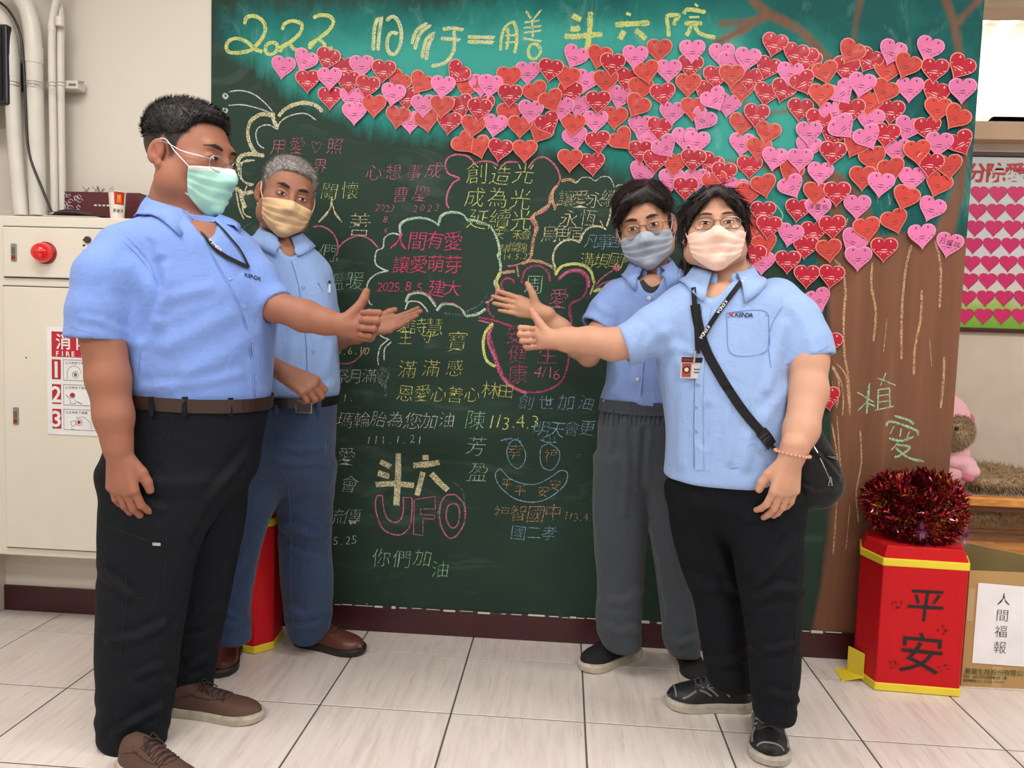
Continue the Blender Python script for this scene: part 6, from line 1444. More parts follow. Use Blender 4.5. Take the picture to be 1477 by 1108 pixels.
# alarm lamp
al = at(67, 365, CY-.010); t = NT('red_lens'); t.base(lin((185, 8, 18))); t.b.inputs['Roughness'].default_value = .12; t.b.inputs['Coat Weight'].default_value = .6; t.b.inputs['Emission Color'].default_value = lin((255, 20, 20)); t.b.inputs['Emission Strength'].default_value = .25; redl = t.mat
L_ = MB().lathe(al, [(.039, 0), (.039, .008), (.035, .010)], Vector((0, -1, 0)), 32).build('alarm_lamp', simple('lamp_rim_red', (130, 14, 20), .3), cab)
MB().lathe(al, [(.034, .009), (.035, .022), (.032, .036), (.025, .049), (.014, .057), (.002, .060)], Vector((0, -1, 0)), 32).build('lamp_dome', redl, L_, smooth=True)
MB().lathe(al, [(.012, .0), (.012, .030), (.004, .034)], Vector((0, -1, 0)), 12).build('bulb', M('bulb_red_glow', (255, 60, 50), .4, emit=3), L_)
# speaker slots and small round sounder beside the man's sleeve
for k in range(5): MB().box(at(121, 346+k*8, CY-.012), (.007, .003, .006)).build('slot', M('slot_black', (30, 28, 28), .6), d1)
MB().lathe(at(127, 346, CY-.011), [(.012, 0), (.012, .006), (.008, .007)], Vector((0, -1, 0)), 16).build('sounder', M('sounder_dark', (60, 45, 45), .5), d1)
MB().lathe(at(38, 516, CY-.011), [(.0025, 0), (.0025, .002)], Vector((0, -1, 0)), 8).build('screw', M('slot_black', (30, 28, 28), .6), d2)
# instruction sheet
yS = CY-.0135; sign = empty('instruction_sheet', at(120, 552, yS)); tag(sign, 'white and red fire instruction sheet stuck on the cream cabinet door, steps 1 to 3', 'sign')
def prect(xa, ya, xb, yb, y, mat, name, par, th=.0006):
    a = at(xa, ya, y); b = at(xb, yb, y); c = at(xb, ya, y); d = at(xa, yb, y)
    V_ = [a, c, b, d]; V2 = [q+Vector((0, th, 0)) for q in V_]
    return meshobj(name, V_+V2, [(3, 2, 1, 0), (4, 5, 6, 7), (0, 1, 5, 4), (1, 2, 6, 5), (2, 3, 7, 6), (3, 0, 4, 7)], mat, par)
SP = at(0, 0, yS) and None
def srect(xa, ya, xb, yb, y, mat, name, par):            # upright rectangle measured on the enlarged photograph
    o = at(67, 471, yS); s_ = mpp(yS); a = Vector((o.x+(xa-67)*s_, y, o.z-(ya-471)*s_)); b = Vector((o.x+(xb-67)*s_, y, o.z-(yb-471)*s_))
    return MB().box(((a.x+b.x)/2, y, (a.z+b.z)/2), (abs(b.x-a.x), .0006, abs(a.z-b.z))).build(name, mat, par)
def spt(x, y, yy): o = at(67, 471, yS); s_ = mpp(yS); return Vector((o.x+(x-67)*s_, yy, o.z-(y-471)*s_))
paper = M('sheet_white', (228, 230, 230), .35); sred = M('sign_red', (182, 30, 48), .4); sblk = M('sign_line', (70, 60, 62), .5)
srect(67, 471, 190, 634, yS, paper, 'sheet', sign); srect(75, 478, 184, 516, yS-.001, sred, 'red_panel', sign)
for k in range(3): srect(75, 520+k*37.5, 89, 550+k*37.5, yS-.001, sred, 'red_panel', sign)
mb = MB()
for k, ch in enumerate('消防栓'): put_glyph(mb, ch, spt(94+k*31, 493, yS-.002), UXB, UZB, 25*mpp(yS), .012)
for k, ch in enumerate('FIRE HYDRANT'): put_glyph(mb, ch, spt(84+k*8.2, 511, yS-.002), UXB, UZB, 10.5*mpp(yS), .02)
for k, ch in enumerate('123'): put_glyph(mb, ch, spt(82, 535+k*37.5, yS-.002), UXB, UZB, 34*mpp(yS), .02)
mb.build('sign_lettering', paper, sign)
mb = MB()
for k in range(3):
    a, b, c, d = spt(93, 520+k*37.5, yS-.001), spt(184, 520+k*37.5, yS-.001), spt(184, 551+k*37.5, yS-.001), spt(93, 551+k*37.5, yS-.001)
    mb.tube([a, b, c, d, a], .0007, 4)
mb.build('picture_frame_line', sblk, sign)
mb = MB()
def circ(x, y, r_, a0=0, a1=360, w=.0006):
    mb.tube([spt(x+r_*cos(radians(a)), y+r_*sin(radians(a)), yS-.001) for a in np.linspace(a0, a1, 18)], w, 4)
circ(110, 540, 11, 180, 360); circ(112, 542, 5); circ(112, 542, 2.5)
mb.tube([spt(99, 540, yS-.001), spt(99, 549, yS-.001)], .0006, 4); mb.tube([spt(103, 579, yS-.001), spt(97, 573, yS-.001)], .0009, 4); mb.tube([spt(114, 583, yS-.001), spt(122, 586, yS-.001)], .0012, 4)
circ(107, 574, 4, 0, 360); mb.tube([spt(104, 580, yS-.001), spt(103, 586, yS-.001), spt(112, 586, yS-.001), spt(111, 580, yS-.001)], .0007, 4)
circ(108, 616, 4); circ(117, 614, 5); mb.tube([spt(112, 607, yS-.001), spt(125, 606, yS-.001), spt(135, 614, yS-.001), spt(137, 624, yS-.001)], .0006, 4); mb.tube([spt(106, 621, yS-.001), spt(105, 625, yS-.001), spt(112, 626, yS-.001)], .0006, 4)
mb.build('pictogram', sblk, sign)
mb = MB(); mb.lathe(spt(107, 573, yS-.0012), [(3.6*mpp(yS), 0), (3.6*mpp(yS), .0003)], Vector((0, -1, 0)), 14); mb.lathe(spt(112, 542, yS-.0012), [(1.8*mpp(yS), 0), (1.8*mpp(yS), .0003)], Vector((0, -1, 0)), 12); mb.lathe(spt(117, 614, yS-.0012), [(2.8*mpp(yS), 0), (2.8*mpp(yS), .0003)], Vector((0, -1, 0)), 12)
mb.build('pictogram_red', sred, sign)
mb = MB()
for k in range(3):
    for j, ch in enumerate('火災時按下開關'): put_glyph(mb, ch, spt(98+j*5, 524.5+k*37.5, yS-.001), UXB, UZB, 4.4*mpp(yS), 0)
mb.build('small_print', sblk, sign)
# pipes
pipem = simple('pipe_grey_white', (206, 202, 193), .4, var=.06)
def pipe(pts, r_px, Y, label):
    W_ = [at(x, y, Y) for x, y in catmull(pts, 8)]; r_ = r_px*mpp(Y)
    o = MB().tube(W_, r_, 20).build('pipe', pipem, None, smooth=True); tag(o, label, 'pipe'); return o, r_
zc_ = 311
def coupler(par, x, ya, yb, r_, Y): return MB().tube([at(x, ya, Y), at(x, yb, Y)], r_*1.07, 20).build('coupler', pipem, par, smooth=True)
yp = -.10
o, r_ = pipe([(-40, 8), (-12, 14), (8, 38), (16, 78), (17.5, 120), (23, 220), (31, 311)], 10.5, yp-.03, 'leftmost thick conduit pipe bending left above the cabinet'); coupler(o, 16.5, 82, 112, r_, yp-.03)
o, r_ = pipe([(-10, -30), (14, -18), (38, 10), (47, 48), (49, 90), (52, 200), (56, 311)], 12, yp-.02, 'second thick conduit pipe from the left, bending over towards the left'); coupler(o, 49, 68, 92, r_, yp-.02)
o, r_ = pipe([(84, -60), (84, -15), (78, 15), (75, 40), (75, 100), (77, 210), (79, 311)], 5.2, yp, 'thinner conduit pipe just left of the rightmost one, above the cabinet'); coupler(o, 75, 33, 45, r_, yp)
o, r_ = pipe([(60, -50), (72, -20), (84, 5), (87, 30), (87, 100), (88, 210), (90, 311)], 5.6, yp+.025, 'rightmost thin conduit pipe, beside the wall bracket, above the cabinet'); coupler(o, 86.5, 25, 38, r_, yp)
o = MB().tube([at(x, y, yp-.05) for x, y in catmull([(-15, -5), (10, 12), (28, 45), (34, 90), (37, 150), (42, 220), (60, 270), (74, 305)], 6)], .0045, 8).build('cable', blackplastic, None, smooth=True); tag(o, 'thin black cable running down between the two thick pipes', 'cable')
brk = empty('pipe_bracket', at(85, 122, -.05)); tag(brk, 'white slotted steel bracket channel holding the pipes to the wall', 'bracket')
a, b = at(64, 122, -.055), at(113, 122, -.055)
MB().box(((a.x+b.x)/2, -.035, a.z), (b.x-a.x, .05, .030), bev=.002).build('channel', pipem, brk)
MB().box(at(104, 122, -.0615), (.026, .002, .008), bev=.0008).build('slot', M('slot_shadow', (110, 106, 100), .6), brk)
MB().tube([at(112, 118, -.05), at(121, 119, -.05)], .004, 8).build('bolt', silver, brk)
wire = MB()
for x, w_ in ((19.5, 11.5), (50.5, 13), (76, 6.5), (88, 6.5)):
    Y = yp-.03; c_ = at(x, 121, Y+.005); r_ = w_*mpp(Y)
    wire.tube([c_+Vector((r_*cos(t_), -r_*abs(sin(t_))*1.05, -.002*sin(2*t_))) for t_ in np.linspace(pi, 2*pi, 14)], .0016, 5); wire.tube([c_+Vector((r_*cos(t_), -r_*abs(sin(t_))*1.05, -.010)) for t_ in np.linspace(pi, 2*pi, 14)], .0016, 5)
wire.build('tie_wire', silver, brk)
mon = empty('wall_monitor', at(-10, 92, -.16)); tag(mon, 'black framed device on the wall at the far left edge, cropped by the frame', 'monitor')
a = at(11, 35, -.16); b = at(10, 151, -.16)
MB().box((a.x-.10, -.15, (a.z+b.z)/2), (.20, .03, a.z-b.z), bev=.006).build('casing', simple('navy_black_case', (26, 28, 38), .3), mon)
MB().box((a.x-.105, -.167, (a.z+b.z)/2), (.175, .004, a.z-b.z-.03)).build('screen', M('screen_black', (10, 11, 14), .1), mon)
MB().box((a.x-.08, -.07, (a.z+b.z)/2), (.06, .13, .10)).build('wall_mount', blackplastic, mon)
# things on the cabinet top
zt2 = zt+.001
def top(px, y=-.12): return at(px, 300, y).x
rb = empty('gift_box', (top(150, -.08), -.07, zt2)); tag(rb, 'long dark red box with white flower print lying on top of the cabinet', 'box')
a, b = top(85, -.06), top(206, -.06); hz_ = at(130, 278, -.06).z-zt2
MB().box(((a+b)/2, -.045, zt2+hz_/2), (b-a, .07, hz_), bev=.002).build('carton', simple('dark_red_carton', (86, 28, 38), .4), rb)
mb = MB(); r_ = random.Random(4)
for k in range(26):
    cx_ = a+.012+r_.random()*.085; cz_ = zt2+hz_*(.2+.7*r_.random()); pts = [(cx_+r_.uniform(.004, .012)*cos(t_), -.0812, cz_+r_.uniform(.003, .010)*sin(t_)) for t_ in np.linspace(0, 5, 7)]
    mb.tube(pts, .0011, 4)
mb.build('printed_flower', M('print_pale', (205, 200, 205), .6), rb)['kind'] = 'stuff'
mb = MB()
for k in range(4): mb.box((top(138, -.08)+k*.016, -.0812, zt2+hz_*.55), (.010, .0008, .006))
mb.build('printed_line', M('print_pale', (205, 200, 205), .6), rb)
twigs = MB()
for k in range(16):
    c_ = Vector((top(135, -.06)+r_.uniform(-.05, .05), -.04, zt2+hz_)); twigs.tube([c_, c_+Vector((r_.uniform(-.03, .03), 0, r_.uniform(.01, .03)))], .0009, 4)
o = twigs.build('dry_twigs', M('twig_brown', (70, 50, 44), .8), None); tag(o, 'tuft of thin dry twigs on the dark red box on the cabinet', 'twigs', kind='stuff')
pz = empty('pouch', (top(112, -.14), -.14, zt2)); tag(pz, 'soft dark navy zipped pouch lying on pale papers on the cabinet', 'pouch')
a, b = top(76, -.15), top(150, -.15)
vs = []; fs = []; N = 22; M2 = 10
for i in range(N+1):
    u = i/N; xx = a+(b-a)*u; h_ = .028*(sin(pi*min(u*1.15, 1))**.6 if u < .87 else .9*(1-(u-.87)/.13*.75))*(.75+.25*sin(u*5)); h_ = max(h_, .004); d_ = .042*sin(pi*max(.04, min(.96, u)))**.4
    for k in range(M2): t_ = 2*pi*k/M2; vs.append((xx, -.15+d_*cos(t_), zt2+.006+h_*.5+h_*.5*sin(t_)))
for i in range(N):
    for k in range(M2): fs.append((i*M2+k, i*M2+(k+1) % M2, (i+1)*M2+(k+1) % M2, (i+1)*M2+k))
fs += [tuple(range(M2))[::-1], tuple(range(N*M2, (N+1)*M2))]
meshobj('pouch_body', vs, fs, simple('pouch_navy', (30, 27, 38), .5, var=.3), pz, smooth=True)
MB().tube([(a+.01, -.192, zt2+.016), ((a+b)/2, -.194, zt2+.018), (b-.02, -.192, zt2+.014)], .0016, 6).build('zip', M('zip_brown', (90, 60, 50), .5), pz)
o = MB().box(((a+b)/2-.004, -.152, zt2+.002), (b-a+.006, .085, .0035), bev=.001).build('papers', M('paper_cream', (214, 196, 180), .6)); tag(o, 'thin stack of pale papers under the navy pouch on the cabinet', 'papers')
cup = empty('paper_cup', (top(168, -.16), -.155, zt2)); tag(cup, 'white paper cup with a red panel and yellow arches, on the cabinet', 'cup')
cx_, cy_ = top(168, -.16), -.155; ch_ = at(168, 277, -.16).z-zt2
MB().lathe((cx_, cy_, zt2), [(.022, 0), (.0285, ch_*.98), (.031, ch_*.98), (.031, ch_), (.027, ch_), (.0215, .004)], n=32).build('cup_wall', M('cup_white', (226, 218, 208), .5), cup, smooth=True)
def cyl_patch(a0, a1, z0, z1, n=8, ex=.0004):
    vs = []; fs = []
    for i in range(n+1):
        a = radians(a0+(a1-a0)*i/n)
        for z in (z0, z1): r_ = .022+.0065*z/ch_+ex; vs.append((cx_+r_*sin(a), cy_-r_*cos(a), zt2+z))
    for i in range(n): fs.append((2*i, 2*i+2, 2*i+3, 2*i+1))
    return vs, fs
vs, fs = cyl_patch(10, 85, ch_*.52, ch_*.97); meshobj('red_panel', vs, fs, M('cup_red', (190, 36, 34), .4), cup)
mb = MB()
def cp(a, z): r_ = .022+.0065*z/ch_+.001; return Vector((cx_+r_*sin(radians(a)), cy_-r_*cos(radians(a)), zt2+z))
for s_ in (0, 1):
    a_ = 32+s_*12; mb.tube([cp(a_+12*t_, ch_*(.58+.30*sin(pi*min(1, t_*1.0))**.6)) for t_ in np.linspace(0, 1, 9)], .0011, 5)
mb.build('arches', M('arch_yellow', (236, 186, 50), .4), cup)
mb = MB()
for k, ch in enumerate('ENJOY'):
    put_glyph(mb, ch, cp(8+k*16, ch_*.30), Vector((cos(radians(8+k*16)), sin(radians(8+k*16)), 0)), UZB, .016, .0)
mb.build('cup_lettering', M('ink_soft', (50, 40, 40), .6), cup)

# ---------------------------------------------------------------- red paper-covered boxes
redp = clothmat('red_paper', (196, 24, 32), .42, .25, 300, var=.05, sheen=0); yel = simple('yellow_tape', (232, 208, 52), .4)
def red_box(c, w_, d_, h_, ang, label, front=True):
    r = empty('red_box', c); tag(r, label, 'box'); R = Matrix.Rotation(radians(ang), 3, 'Z'); c = Vector(c)
    prof = [(-w_/2, -d_/2), (w_/2, -d_/2), (w_/2+.035, -.02), (w_/2, d_/2), (-w_/2, d_/2), (-w_/2-.035, -.0)]
    P_ = lambda x, y, z: c+R @ Vector((x, y, z))
    def prism(z0, z1, g0, g1, name, mat):
        n = 6; vs = [P_(x*g0, y*g0, z0) for x, y in prof]+[P_(x*g1, y*g1, z1) for x, y in prof]
        fs = [(i, (i+1) % n, n+(i+1) % n, n+i) for i in range(n)]+[tuple(range(n))[::-1], tuple(range(n, 2*n))]
        o = meshobj(name, vs, fs, mat, r); m_ = o.modifiers.new('b', 'BEVEL'); m_.width = .004; m_.segments = 2; return o
    body = prism(.0, h_*.90, 1.0, 1.0, 'body', redp); prism(h_*.90, h_, 1.015, .90, 'lid', redp)
    prism(h_*.865, h_*.92, 1.022, 1.022, 'tape', yel); prism(.001, .030, 1.018, 1.018, 'tape', yel)
    return r, P_, body
a = fl(1262, 996); b = fl(1383, 1006); w_ = (b-a).length; ang = math.degrees(math.atan2(b.y-a.y, b.x-a.x)); d_ = .26
d_ = .235; cc = (a+b)/2+Vector((-sin(radians(ang)), cos(radians(ang)), 0))*d_/2; hh = .495
rbx, P_, rbody = red_box(cc, w_, d_, hh, ang, 'red paper-covered box with large black characters, yellow tape and tinsel on top')
Rb = Matrix.Rotation(radians(ang), 3, 'Z'); ux = Rb @ Vector((1, 0, 0)); mb = MB()
blk = M('brush_black', (26, 20, 22), .5)
put_glyph(mb, '平', P_(.008, -d_/2-.0015, hh*.62), ux, UZB, .125, .004, 0, .05, .01); put_glyph(mb, '安', P_(.004, -d_/2-.0015, hh*.285), ux, UZB, .150, .004, 0, .05, .012)
mb.build('brush_writing', blk, rbody)
mb = MB(); rr = random.Random(5)
for fx, fz in ((-.082, .30), (.068, .225), (-.082, .095), (.078, .095)):
    for k in range(5):
        a_ = 2*pi*k/5+rr.random(); c_ = P_(fx+.012*cos(a_), -d_/2-.0015, fz+.012*sin(a_)); mb.tube([c_+ux*rr.uniform(-.006, .006)+UZB*rr.uniform(-.006, .006) for _ in range(4)], .0010, 4)
mb.build('drawn_blossom', blk, rbody)['kind'] = 'stuff'
MB().box(P_(-w_/2-.055, -.02, .010), (.075, .09, .004), Rb @ Matrix.Rotation(-.25, 3, 'Y')).build('tape_end', yel, rbx)
MB().box(P_(-w_/2-.038, -.03, .055), (.003, .07, .09), Rb @ Matrix.Rotation(.5, 3, 'Z')).build('tape_end', yel, rbx)
a2 = fl(372, 940); r2, P2, b2 = red_box((a2.x-.09, -.165, 0), .22, .17, .52, -14, 'red box with yellow tape standing behind the legs of the man in jeans')
# tinsel heap
tc = P_(.006, .02, hh+.075); tin = empty('tinsel_wreath', tc); tag(tin, 'bushy dark red and gold tinsel garland heaped on the red box', 'tinsel')
def foil(nm, rgb, met=.85, ro=.28):
    t = NT(nm); t.base(lin(rgb)); t.b.inputs['Metallic'].default_value = met; t.b.inputs['Roughness'].default_value = ro; return t.mat
cols = [('foil_dark_red', (112, 16, 30), 5200, .030), ('foil_red', (190, 40, 60), 1500, .026), ('foil_gold', (206, 140, 52), 4200, .026), ('foil_pink', (230, 150, 165), 380, .024)]
r_ = np.random.default_rng(12)
for nm, rgb, cnt_, ln_ in cols:
    vs = []; fs = []
    u_ = r_.uniform(0, 2*pi, cnt_); w2 = r_.uniform(0, 2*pi, cnt_)
    RR, rr_ = .080, .066
    if 'gold' in nm:
        u_ = (np.round(u_/(2*pi)*9)/9*2*pi+r_.normal(0, .09, cnt_)); w2 = np.round(w2/(2*pi)*4)/4*2*pi+r_.normal(0, .25, cnt_)
    rad = rr_*(.75+.3*r_.random(cnt_)); cx_ = (RR+rad*np.cos(w2))*np.cos(u_)*1.10; cy_ = (RR+rad*np.cos(w2))*np.sin(u_)*.78; cz_ = rad*np.sin(w2)*1.25+.012*np.sin(u_*2+1)+.03*np.sin(u_)
    for k in range(cnt_):
        b0 = Vector((tc.x+cx_[k], tc.y+cy_[k], tc.z+cz_[k]+.035)); nrm = Vector((np.cos(w2[k])*np.cos(u_[k]), np.cos(w2[k])*np.sin(u_[k]), np.sin(w2[k])+.1))
        d_ = (nrm+Vector(r_.normal(0, .75, 3))).normalized(); s_ = d_.cross(Vector(r_.normal(0, 1, 3))).normalized(); L_ = ln_*r_.uniform(.5, 1.2); wd = (.0045 if 'gold' not in nm else .0012)*r_.uniform(.6, 1.2)
        n0 = len(vs)
        if 'gold' in nm: vs += [b0-s_*wd, b0+s_*wd, b0+d_*L_]; fs.append((n0, n0+1, n0+2))
        else: vs += [b0, b0+d_*L_*.4+s_*wd, b0+d_*L_, b0+d_*L_*.4-s_*wd]; fs.append((n0, n0+1, n0+2, n0+3))
    o = meshobj('tinsel_leaves' if 'gold' not in nm else 'tinsel_strands', vs, fs, foil(nm, rgb), tin); o['kind'] = 'stuff'
for k, (dx, dz, cm) in enumerate(((-.035, -.045, (200, 110, 150)), (.105, -.055, (205, 120, 150)))):
    mb = MB(); c_ = tc+Vector((dx, -.135, dz+.03))
    for j in range(130):
        d_ = Vector(r_.normal(0, 1, 3)).normalized(); d_.y = -abs(d_.y); s_ = d_.cross(Vector((0, 0, 1))).normalized()*.0009; n0 = len(mb.v); mb.add([c_-s_, c_+s_, c_+d_*r_.uniform(.025, .042)], [(0, 1, 2)])
    mb.build('pompom', foil('foil_lilac', (196, 120, 165), .6, .35), tin)['kind'] = 'stuff'

# ---------------------------------------------------------------- cardboard box
card = simple('cardboard', (176, 142, 92), .8, var=.06, bump=.1, bscale=90); cardin = simple('cardboard_inside', (150, 132, 88), .85)
cb = empty('cardboard_box', fl(1460, 990)); tag(cb, 'open brown cardboard box with a white paper sheet, right of the red box', 'box')
a = fl(1386, 990); e_ = fl(1477, 994); dirx = (e_-a).normalized(); bw = .52; diry = Vector((-dirx.y, dirx.x, 0)); bd_ = .44; bh = .405; tk = .006
def cbw(o_, u, v, name, mat=card, hh_=bh):
    q = [o_, o_+u, o_+u+v, o_+v]; vs = [x for x in q]+[x+Vector((0, 0, hh_)) for x in q]
    return meshobj(name, vs, [(3, 2, 1, 0), (4, 5, 6, 7), (0, 1, 5, 4), (1, 2, 6, 5), (2, 3, 7, 6), (3, 0, 4, 7)], mat, cb)
front = cbw(a, dirx*bw, diry*tk, 'front_panel'); cbw(a+diry*(bd_-tk), dirx*.11, diry*tk, 'back_panel', cardin, bh+.002); cbw(a+diry*tk, dirx*tk, diry*(bd_-2*tk), 'side_panel', cardin)
slant = (dirx*(bw-.11)-diry*(bd_-tk)); cbw(a+dirx*.11+diry*(bd_-tk), slant, Vector((slant.y, -slant.x, 0)).normalized()*-tk, 'side_panel', cardin, bh+.002)
q = [a+dirx*tk+diry*tk, a+dirx*(bw-.03)+diry*tk, a+dirx*.11+diry*(bd_-2*tk), a+dirx*tk+diry*(bd_-2*tk)]
meshobj('bottom_panel', q+[x+Vector((0, 0, .006)) for x in q], [(3, 2, 1, 0), (4, 5, 6, 7), (0, 1, 5, 4), (1, 2, 6, 5), (2, 3, 7, 6), (3, 0, 4, 7)], cardin, cb)
def onf(u, z, o_=.0015): return a+dirx*u-diry*o_+Vector((0, 0, z))
s0 = .030; q = [onf(s0, .085), onf(s0+.22, .078), onf(s0+.22, .355), onf(s0, .365)]; q2 = [x-diry*.001 for x in q]
sh = meshobj('paper_sheet', q+q2, [(0, 1, 2, 3), (7, 6, 5, 4), (0, 4, 5, 1), (1, 5, 6, 2), (2, 6, 7, 3), (3, 7, 4, 0)], M('sheet_paper', (232, 232, 236), .6), cb)
mb = MB()
for k, ch in enumerate('人間福報'): put_glyph(mb, ch, onf(.118, .312-k*.056, .004), dirx, UZB, .046, -.012)
mb.build('sheet_lettering', M('ink_black2', (24, 22, 26), .6), sh)
mb = MB(); olive = M('print_olive', (70, 82, 40), .7)
for k, ch in enumerate('惠健生技股份有限公司'): put_glyph(mb, ch, onf(.012+k*.022+.006, .055, .002), dirx, UZB, .023, .006)
for k, ch in enumerate('地址:台北市內湖區陽光街1巷'): put_glyph(mb, ch, onf(.010+k*.0105, .036, .002), dirx, UZB, .0125, .004)
for k, ch in enumerate('服務專線:(02)2656-4266'): put_glyph(mb, ch, onf(.010+k*(.0105 if k < 5 else .0075), .022, .002), dirx, UZB, .012, .004)
mb.build('box_print', olive, front)
tp = [onf(.10, .0, .0012), onf(.135, .0, .0012), onf(.135, .075, .0012), onf(.10, .075, .0012)]; meshobj('clear_tape', tp, [(0, 1, 2, 3)], simple('tape_tan', (190, 158, 112), .25), front)
tp = [onf(.0, .23, .0012), onf(.022, .23, .0012), onf(.022, .345, .0012), onf(.0, .345, .0012)]; meshobj('clear_tape', tp, [(0, 1, 2, 3)], simple('tape_tan2', (188, 160, 116), .25), front)

# ---------------------------------------------------------------- bench, fur, plush toy, poster
t = NT('bench_wood'); v = t.coord(scale=(.25, 1, 1)); t.base(t.ramp(t.noise(v, 30, 5, .6, 1.5), [(.3, lin((176, 104, 44))), (.5, lin((216, 144, 70))), (.7, lin((232, 170, 96)))])); t.b.inputs['Roughness'].default_value = .35; woodm = t.mat
YB = .74
bn = empty('wooden_bench', (2.3, YB, 0)); tag(bn, 'varnished wooden slatted bench behind the cardboard box', 'bench')
def bz_(py, Y): return at(1440, py, Y).z
x0, x1 = BX1+.015, 3.4
zr = (bz_(716, YB-.28)+bz_(731, YB-.28))/2
MB().box(((x0+x1)/2, YB-.28, zr), (x1-x0, .05, .038), bev=.006).build('front_rail', woodm, bn); MB().box(((x0+x1)/2, YB-.27, zr-.032), (x1-x0, .03, .024), bev=.003).build('under_rail', simple('wood_dark', (110, 66, 40), .4), bn)
zs2 = bz_(756, YB-.2)
for k in range(6):
    MB().box(((x0+x1)/2, YB-.30+k*.085*1.0, zs2-.10+.022*k*.0), (x1-x0, .072, .022), bev=.004).build('seat_slat', woodm, bn)
for k in range(4): MB().box(((x0+x1)/2, YB-.318, zs2-.135-k*.072), (x1-x0, .02, .062), bev=.004).build('front_slat', woodm, bn)
for lx in (x0+.03, x1-.03, (x0+x1)/2):
    for ly in (YB-.29, YB+.12): MB().box((lx, ly, zr/2), (.05, .05, zr), bev=.005).build('leg', woodm, bn)
# shaggy fur throw
furm = hairmat('fur_tan', (138, 112, 82), (186, 162, 128), 200)
def fur_blob(keys, name, label, cat, parent=None, n=9000, L_=.035, grp=None):
    def f(P):
        d = None
        for c_, r_ in keys: q = ell(P, c_, r_); d = q if d is None else smin(d, q, .03)
        return d
    K_ = np.array([np.r_[c_, r_] for c_, r_ in keys]); lo = (K_[:, :3]-K_[:, 3:]).min(0)-.04; hi = (K_[:, :3]+K_[:, 3:]).max(0)+.04
    v, q = polygonise(f, lo, hi, .009); g = wnoise(8, 40); 
    o = fastmesh(name, v, q, furm, parent, disp=lambda V, N: .004*g(V))
    if label: tag(o, label, cat)
    V, Q = o_v[o.name]; N = normals(V, Q); r_ = np.random.default_rng(2); i = r_.integers(0, len(V), n); b = V[i]; dr = N[i]*.55+r_.normal(0, .45, (n, 3))+np.array((.1, 0, -.25)); dr /= np.linalg.norm(dr, axis=1)[:, None]
    s_ = np.cross(dr, np.array((0, 1.0, .1))); s_ /= np.linalg.norm(s_, axis=1)[:, None]+1e-9; ll = L_*r_.uniform(.5, 1.2, n)[:, None]
    A_ = np.stack([b-s_*.0016, b+s_*.0016, b+dr*ll], 1).reshape(-1, 3); st = meshobj('fur_strands', [tuple(x) for x in A_], [(3*k, 3*k+1, 3*k+2) for k in range(n)], furm, o); st['kind'] = 'stuff'
    return o
ft = bz_(690, YB)
fur_blob([((BX1+.18, YB-.10, zr+.05), (.16, .13, .05)), ((BX1+.28, YB-.02, zr+.075), (.17, .15, .065)), ((BX1+.52, YB-.02, zr+.055), (.22, .17, .05)), ((BX1+.9, YB-.02, zr+.04), (.25, .17, .05)), ((BX1+.30, YB-.16, zr-.075), (.26, .075, .035)), ((BX1+.70, YB-.15, zr-.075), (.25, .075, .035))], 'fur_throw', 'shaggy tan fur throw heaped on the wooden bench', 'throw', n=14000)
# plush: pink-suited furry animal seen from the side, half behind the board
pl_ = empty('plush_toy', (BX1+.02, YB, zr)); tag(pl_, 'furry plush toy in a pink hooded suit sitting behind the board edge', 'plush toy')
pk = clothmat('plush_pink', (232, 178, 190), .9, .3, sheen=.4); pk2 = clothmat('plush_rose', (206, 110, 132), .9, .3, sheen=.4)
YPl = .56
def blob(parts, name, mat, par, h=.006, k=.015, disp=0):
    def f(P):
        d = None
        for c_, r_ in parts: q = ell(P, c_, r_); d = q if d is None else smin(d, q, k)
        return d
    K_ = np.array([np.r_[c_, r_] for c_, r_ in parts]); v, q = polygonise(f, (K_[:, :3]-K_[:, 3:]).min(0)-.03, (K_[:, :3]+K_[:, 3:]).max(0)+.03, h)
    return fastmesh(name, v, q, mat, par, disp=folds_disp([], disp, 4, 60))
def pp(x, y, dy=0): return tuple(at(x, y, YPl+dy))
s_ = mpp(YPl)
blob([(pp(1366, 612), (30*s_, .07, 42*s_))], 'hood', pk, pl_, disp=.001)
blob([(pp(1400, 606, .0), (5*s_, .02, 9*s_))], 'hood_ear', pk2, pl_)
hb2 = fur_blob([(pp(1374, 622, -.03), (25*s_, .075, 26*s_))], 'head', None, None, pl_, n=6000, L_=.016)
blob([(pp(1380, 618, -.105), (3*s_, .006, 3*s_))], 'eye', blackplastic, pl_, h=.003)
blob([(pp(1376, 652, 0), (20*s_, .06, 14*s_)), (pp(1368, 680, 0), (24*s_, .08, 26*s_))], 'suit_body', pk, pl_, disp=.001)
blob([(pp(1384, 668, -.05), (22*s_, .04, 11*s_)), (pp(1398, 680, -.06), (14*s_, .035, 10*s_))], 'arm', pk, pl_, disp=.001)
blob([(pp(1396, 690, -.10), (8*s_, .02, 5*s_))], 'foot', pk2, pl_)
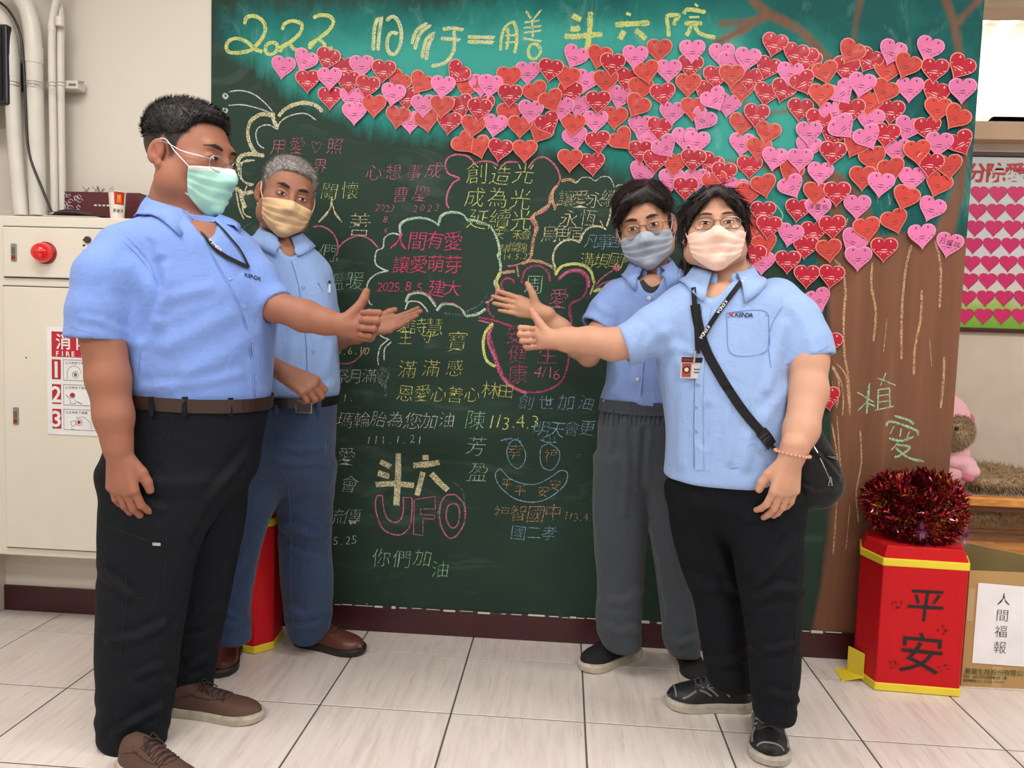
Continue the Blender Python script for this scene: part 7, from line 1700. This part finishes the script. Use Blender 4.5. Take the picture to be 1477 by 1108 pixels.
# poster and dark rail
ps = empty('heart_poster', at(1440, 350, RY)); tag(ps, 'poster of pink hearts in rows under red characters, on the recessed wall', 'poster')
Yp = RY-.012; rail = M('rail_maroon', (66, 22, 28), .4)
pa = at(1402, 226, Yp); pb = at(1384, 472, Yp); px1 = pa.x+1.05; zt_, zb_ = pa.z, pb.z; xl = min(pa.x, pb.x)-.02
struct(MB().box(((BX1+5)/2, RY-.012, zt_+.012), (5-BX1, .024, .020), bev=.002).build('trim_3', rail)); struct(MB().box(((BX1+5)/2, RY-.012, zb_-.012), (5-BX1, .024, .018), bev=.002).build('trim_4', rail))
t = NT('poster_print'); c = t.N('ShaderNodeTexCoord'); sx = t.N('ShaderNodeSeparateXYZ'); t.L(c.outputs['Generated'], sx.inputs[0]); v = t.coord()
f_ = t.math('ADD', sx.outputs[2], t.math('MULTIPLY', t.math('SUBTRACT', t.noise(v, 9, 3), .5), .10))
t.base(t.ramp(f_, [(.0, lin((120, 176, 60))), (.12, lin((160, 200, 90))), (.22, lin((226, 218, 214))), (.45, lin((226, 222, 232))), (.8, lin((214, 224, 226))), (1, lin((196, 206, 208)))])); t.b.inputs['Roughness'].default_value = .3
MB().box(((xl+px1)/2, Yp+.003, (zt_+zb_)/2), (px1-xl, .005, zt_-zb_)).build('poster_sheet', t.mat, ps)
sp = mpp(Yp); hm = M('poster_heart', (214, 44, 112), .35); hd = M('poster_heart_edge', (150, 40, 80), .4)
ho = heart_outline(10)
def ph(cx, cz, w_):
    N = len(ho); vs = [(cx+x*w_+.0035, Yp-.0012, cz+z*w_-.001) for x, z in ho]+[(cx+x*w_, Yp-.0022, cz+z*w_) for x, z in ho]
    meshobj('printed_heart', vs, [tuple(range(N))[::-1], tuple(range(N, 2*N))[::-1]], mats=[hd, hm], fm=[0, 1], parent=ps)
for j, py in enumerate((281, 306, 330, 355, 381, 406, 431, 457)):
    for i in range(9):
        q = at(1412-3.0*j+26.7*i+(0 if j % 2 == 0 else -14 if j != 1 else 0)*0+(-(1.6)*0), py, Yp)
        xx = q.x if j % 2 == 0 else q.x+.0
        if xl+.03 < xx < px1-.04: ph(xx, q.z, 24*sp)
mb = MB()
for k, ch in enumerate('分院愛心'):
    q = at(1409+27.5*k, 249, Yp-.002); put_glyph(mb, ch, q, UXB, UZB, 27*sp, .03)
mb.build('poster_lettering', M('poster_red', (190, 30, 44), .4), ps)
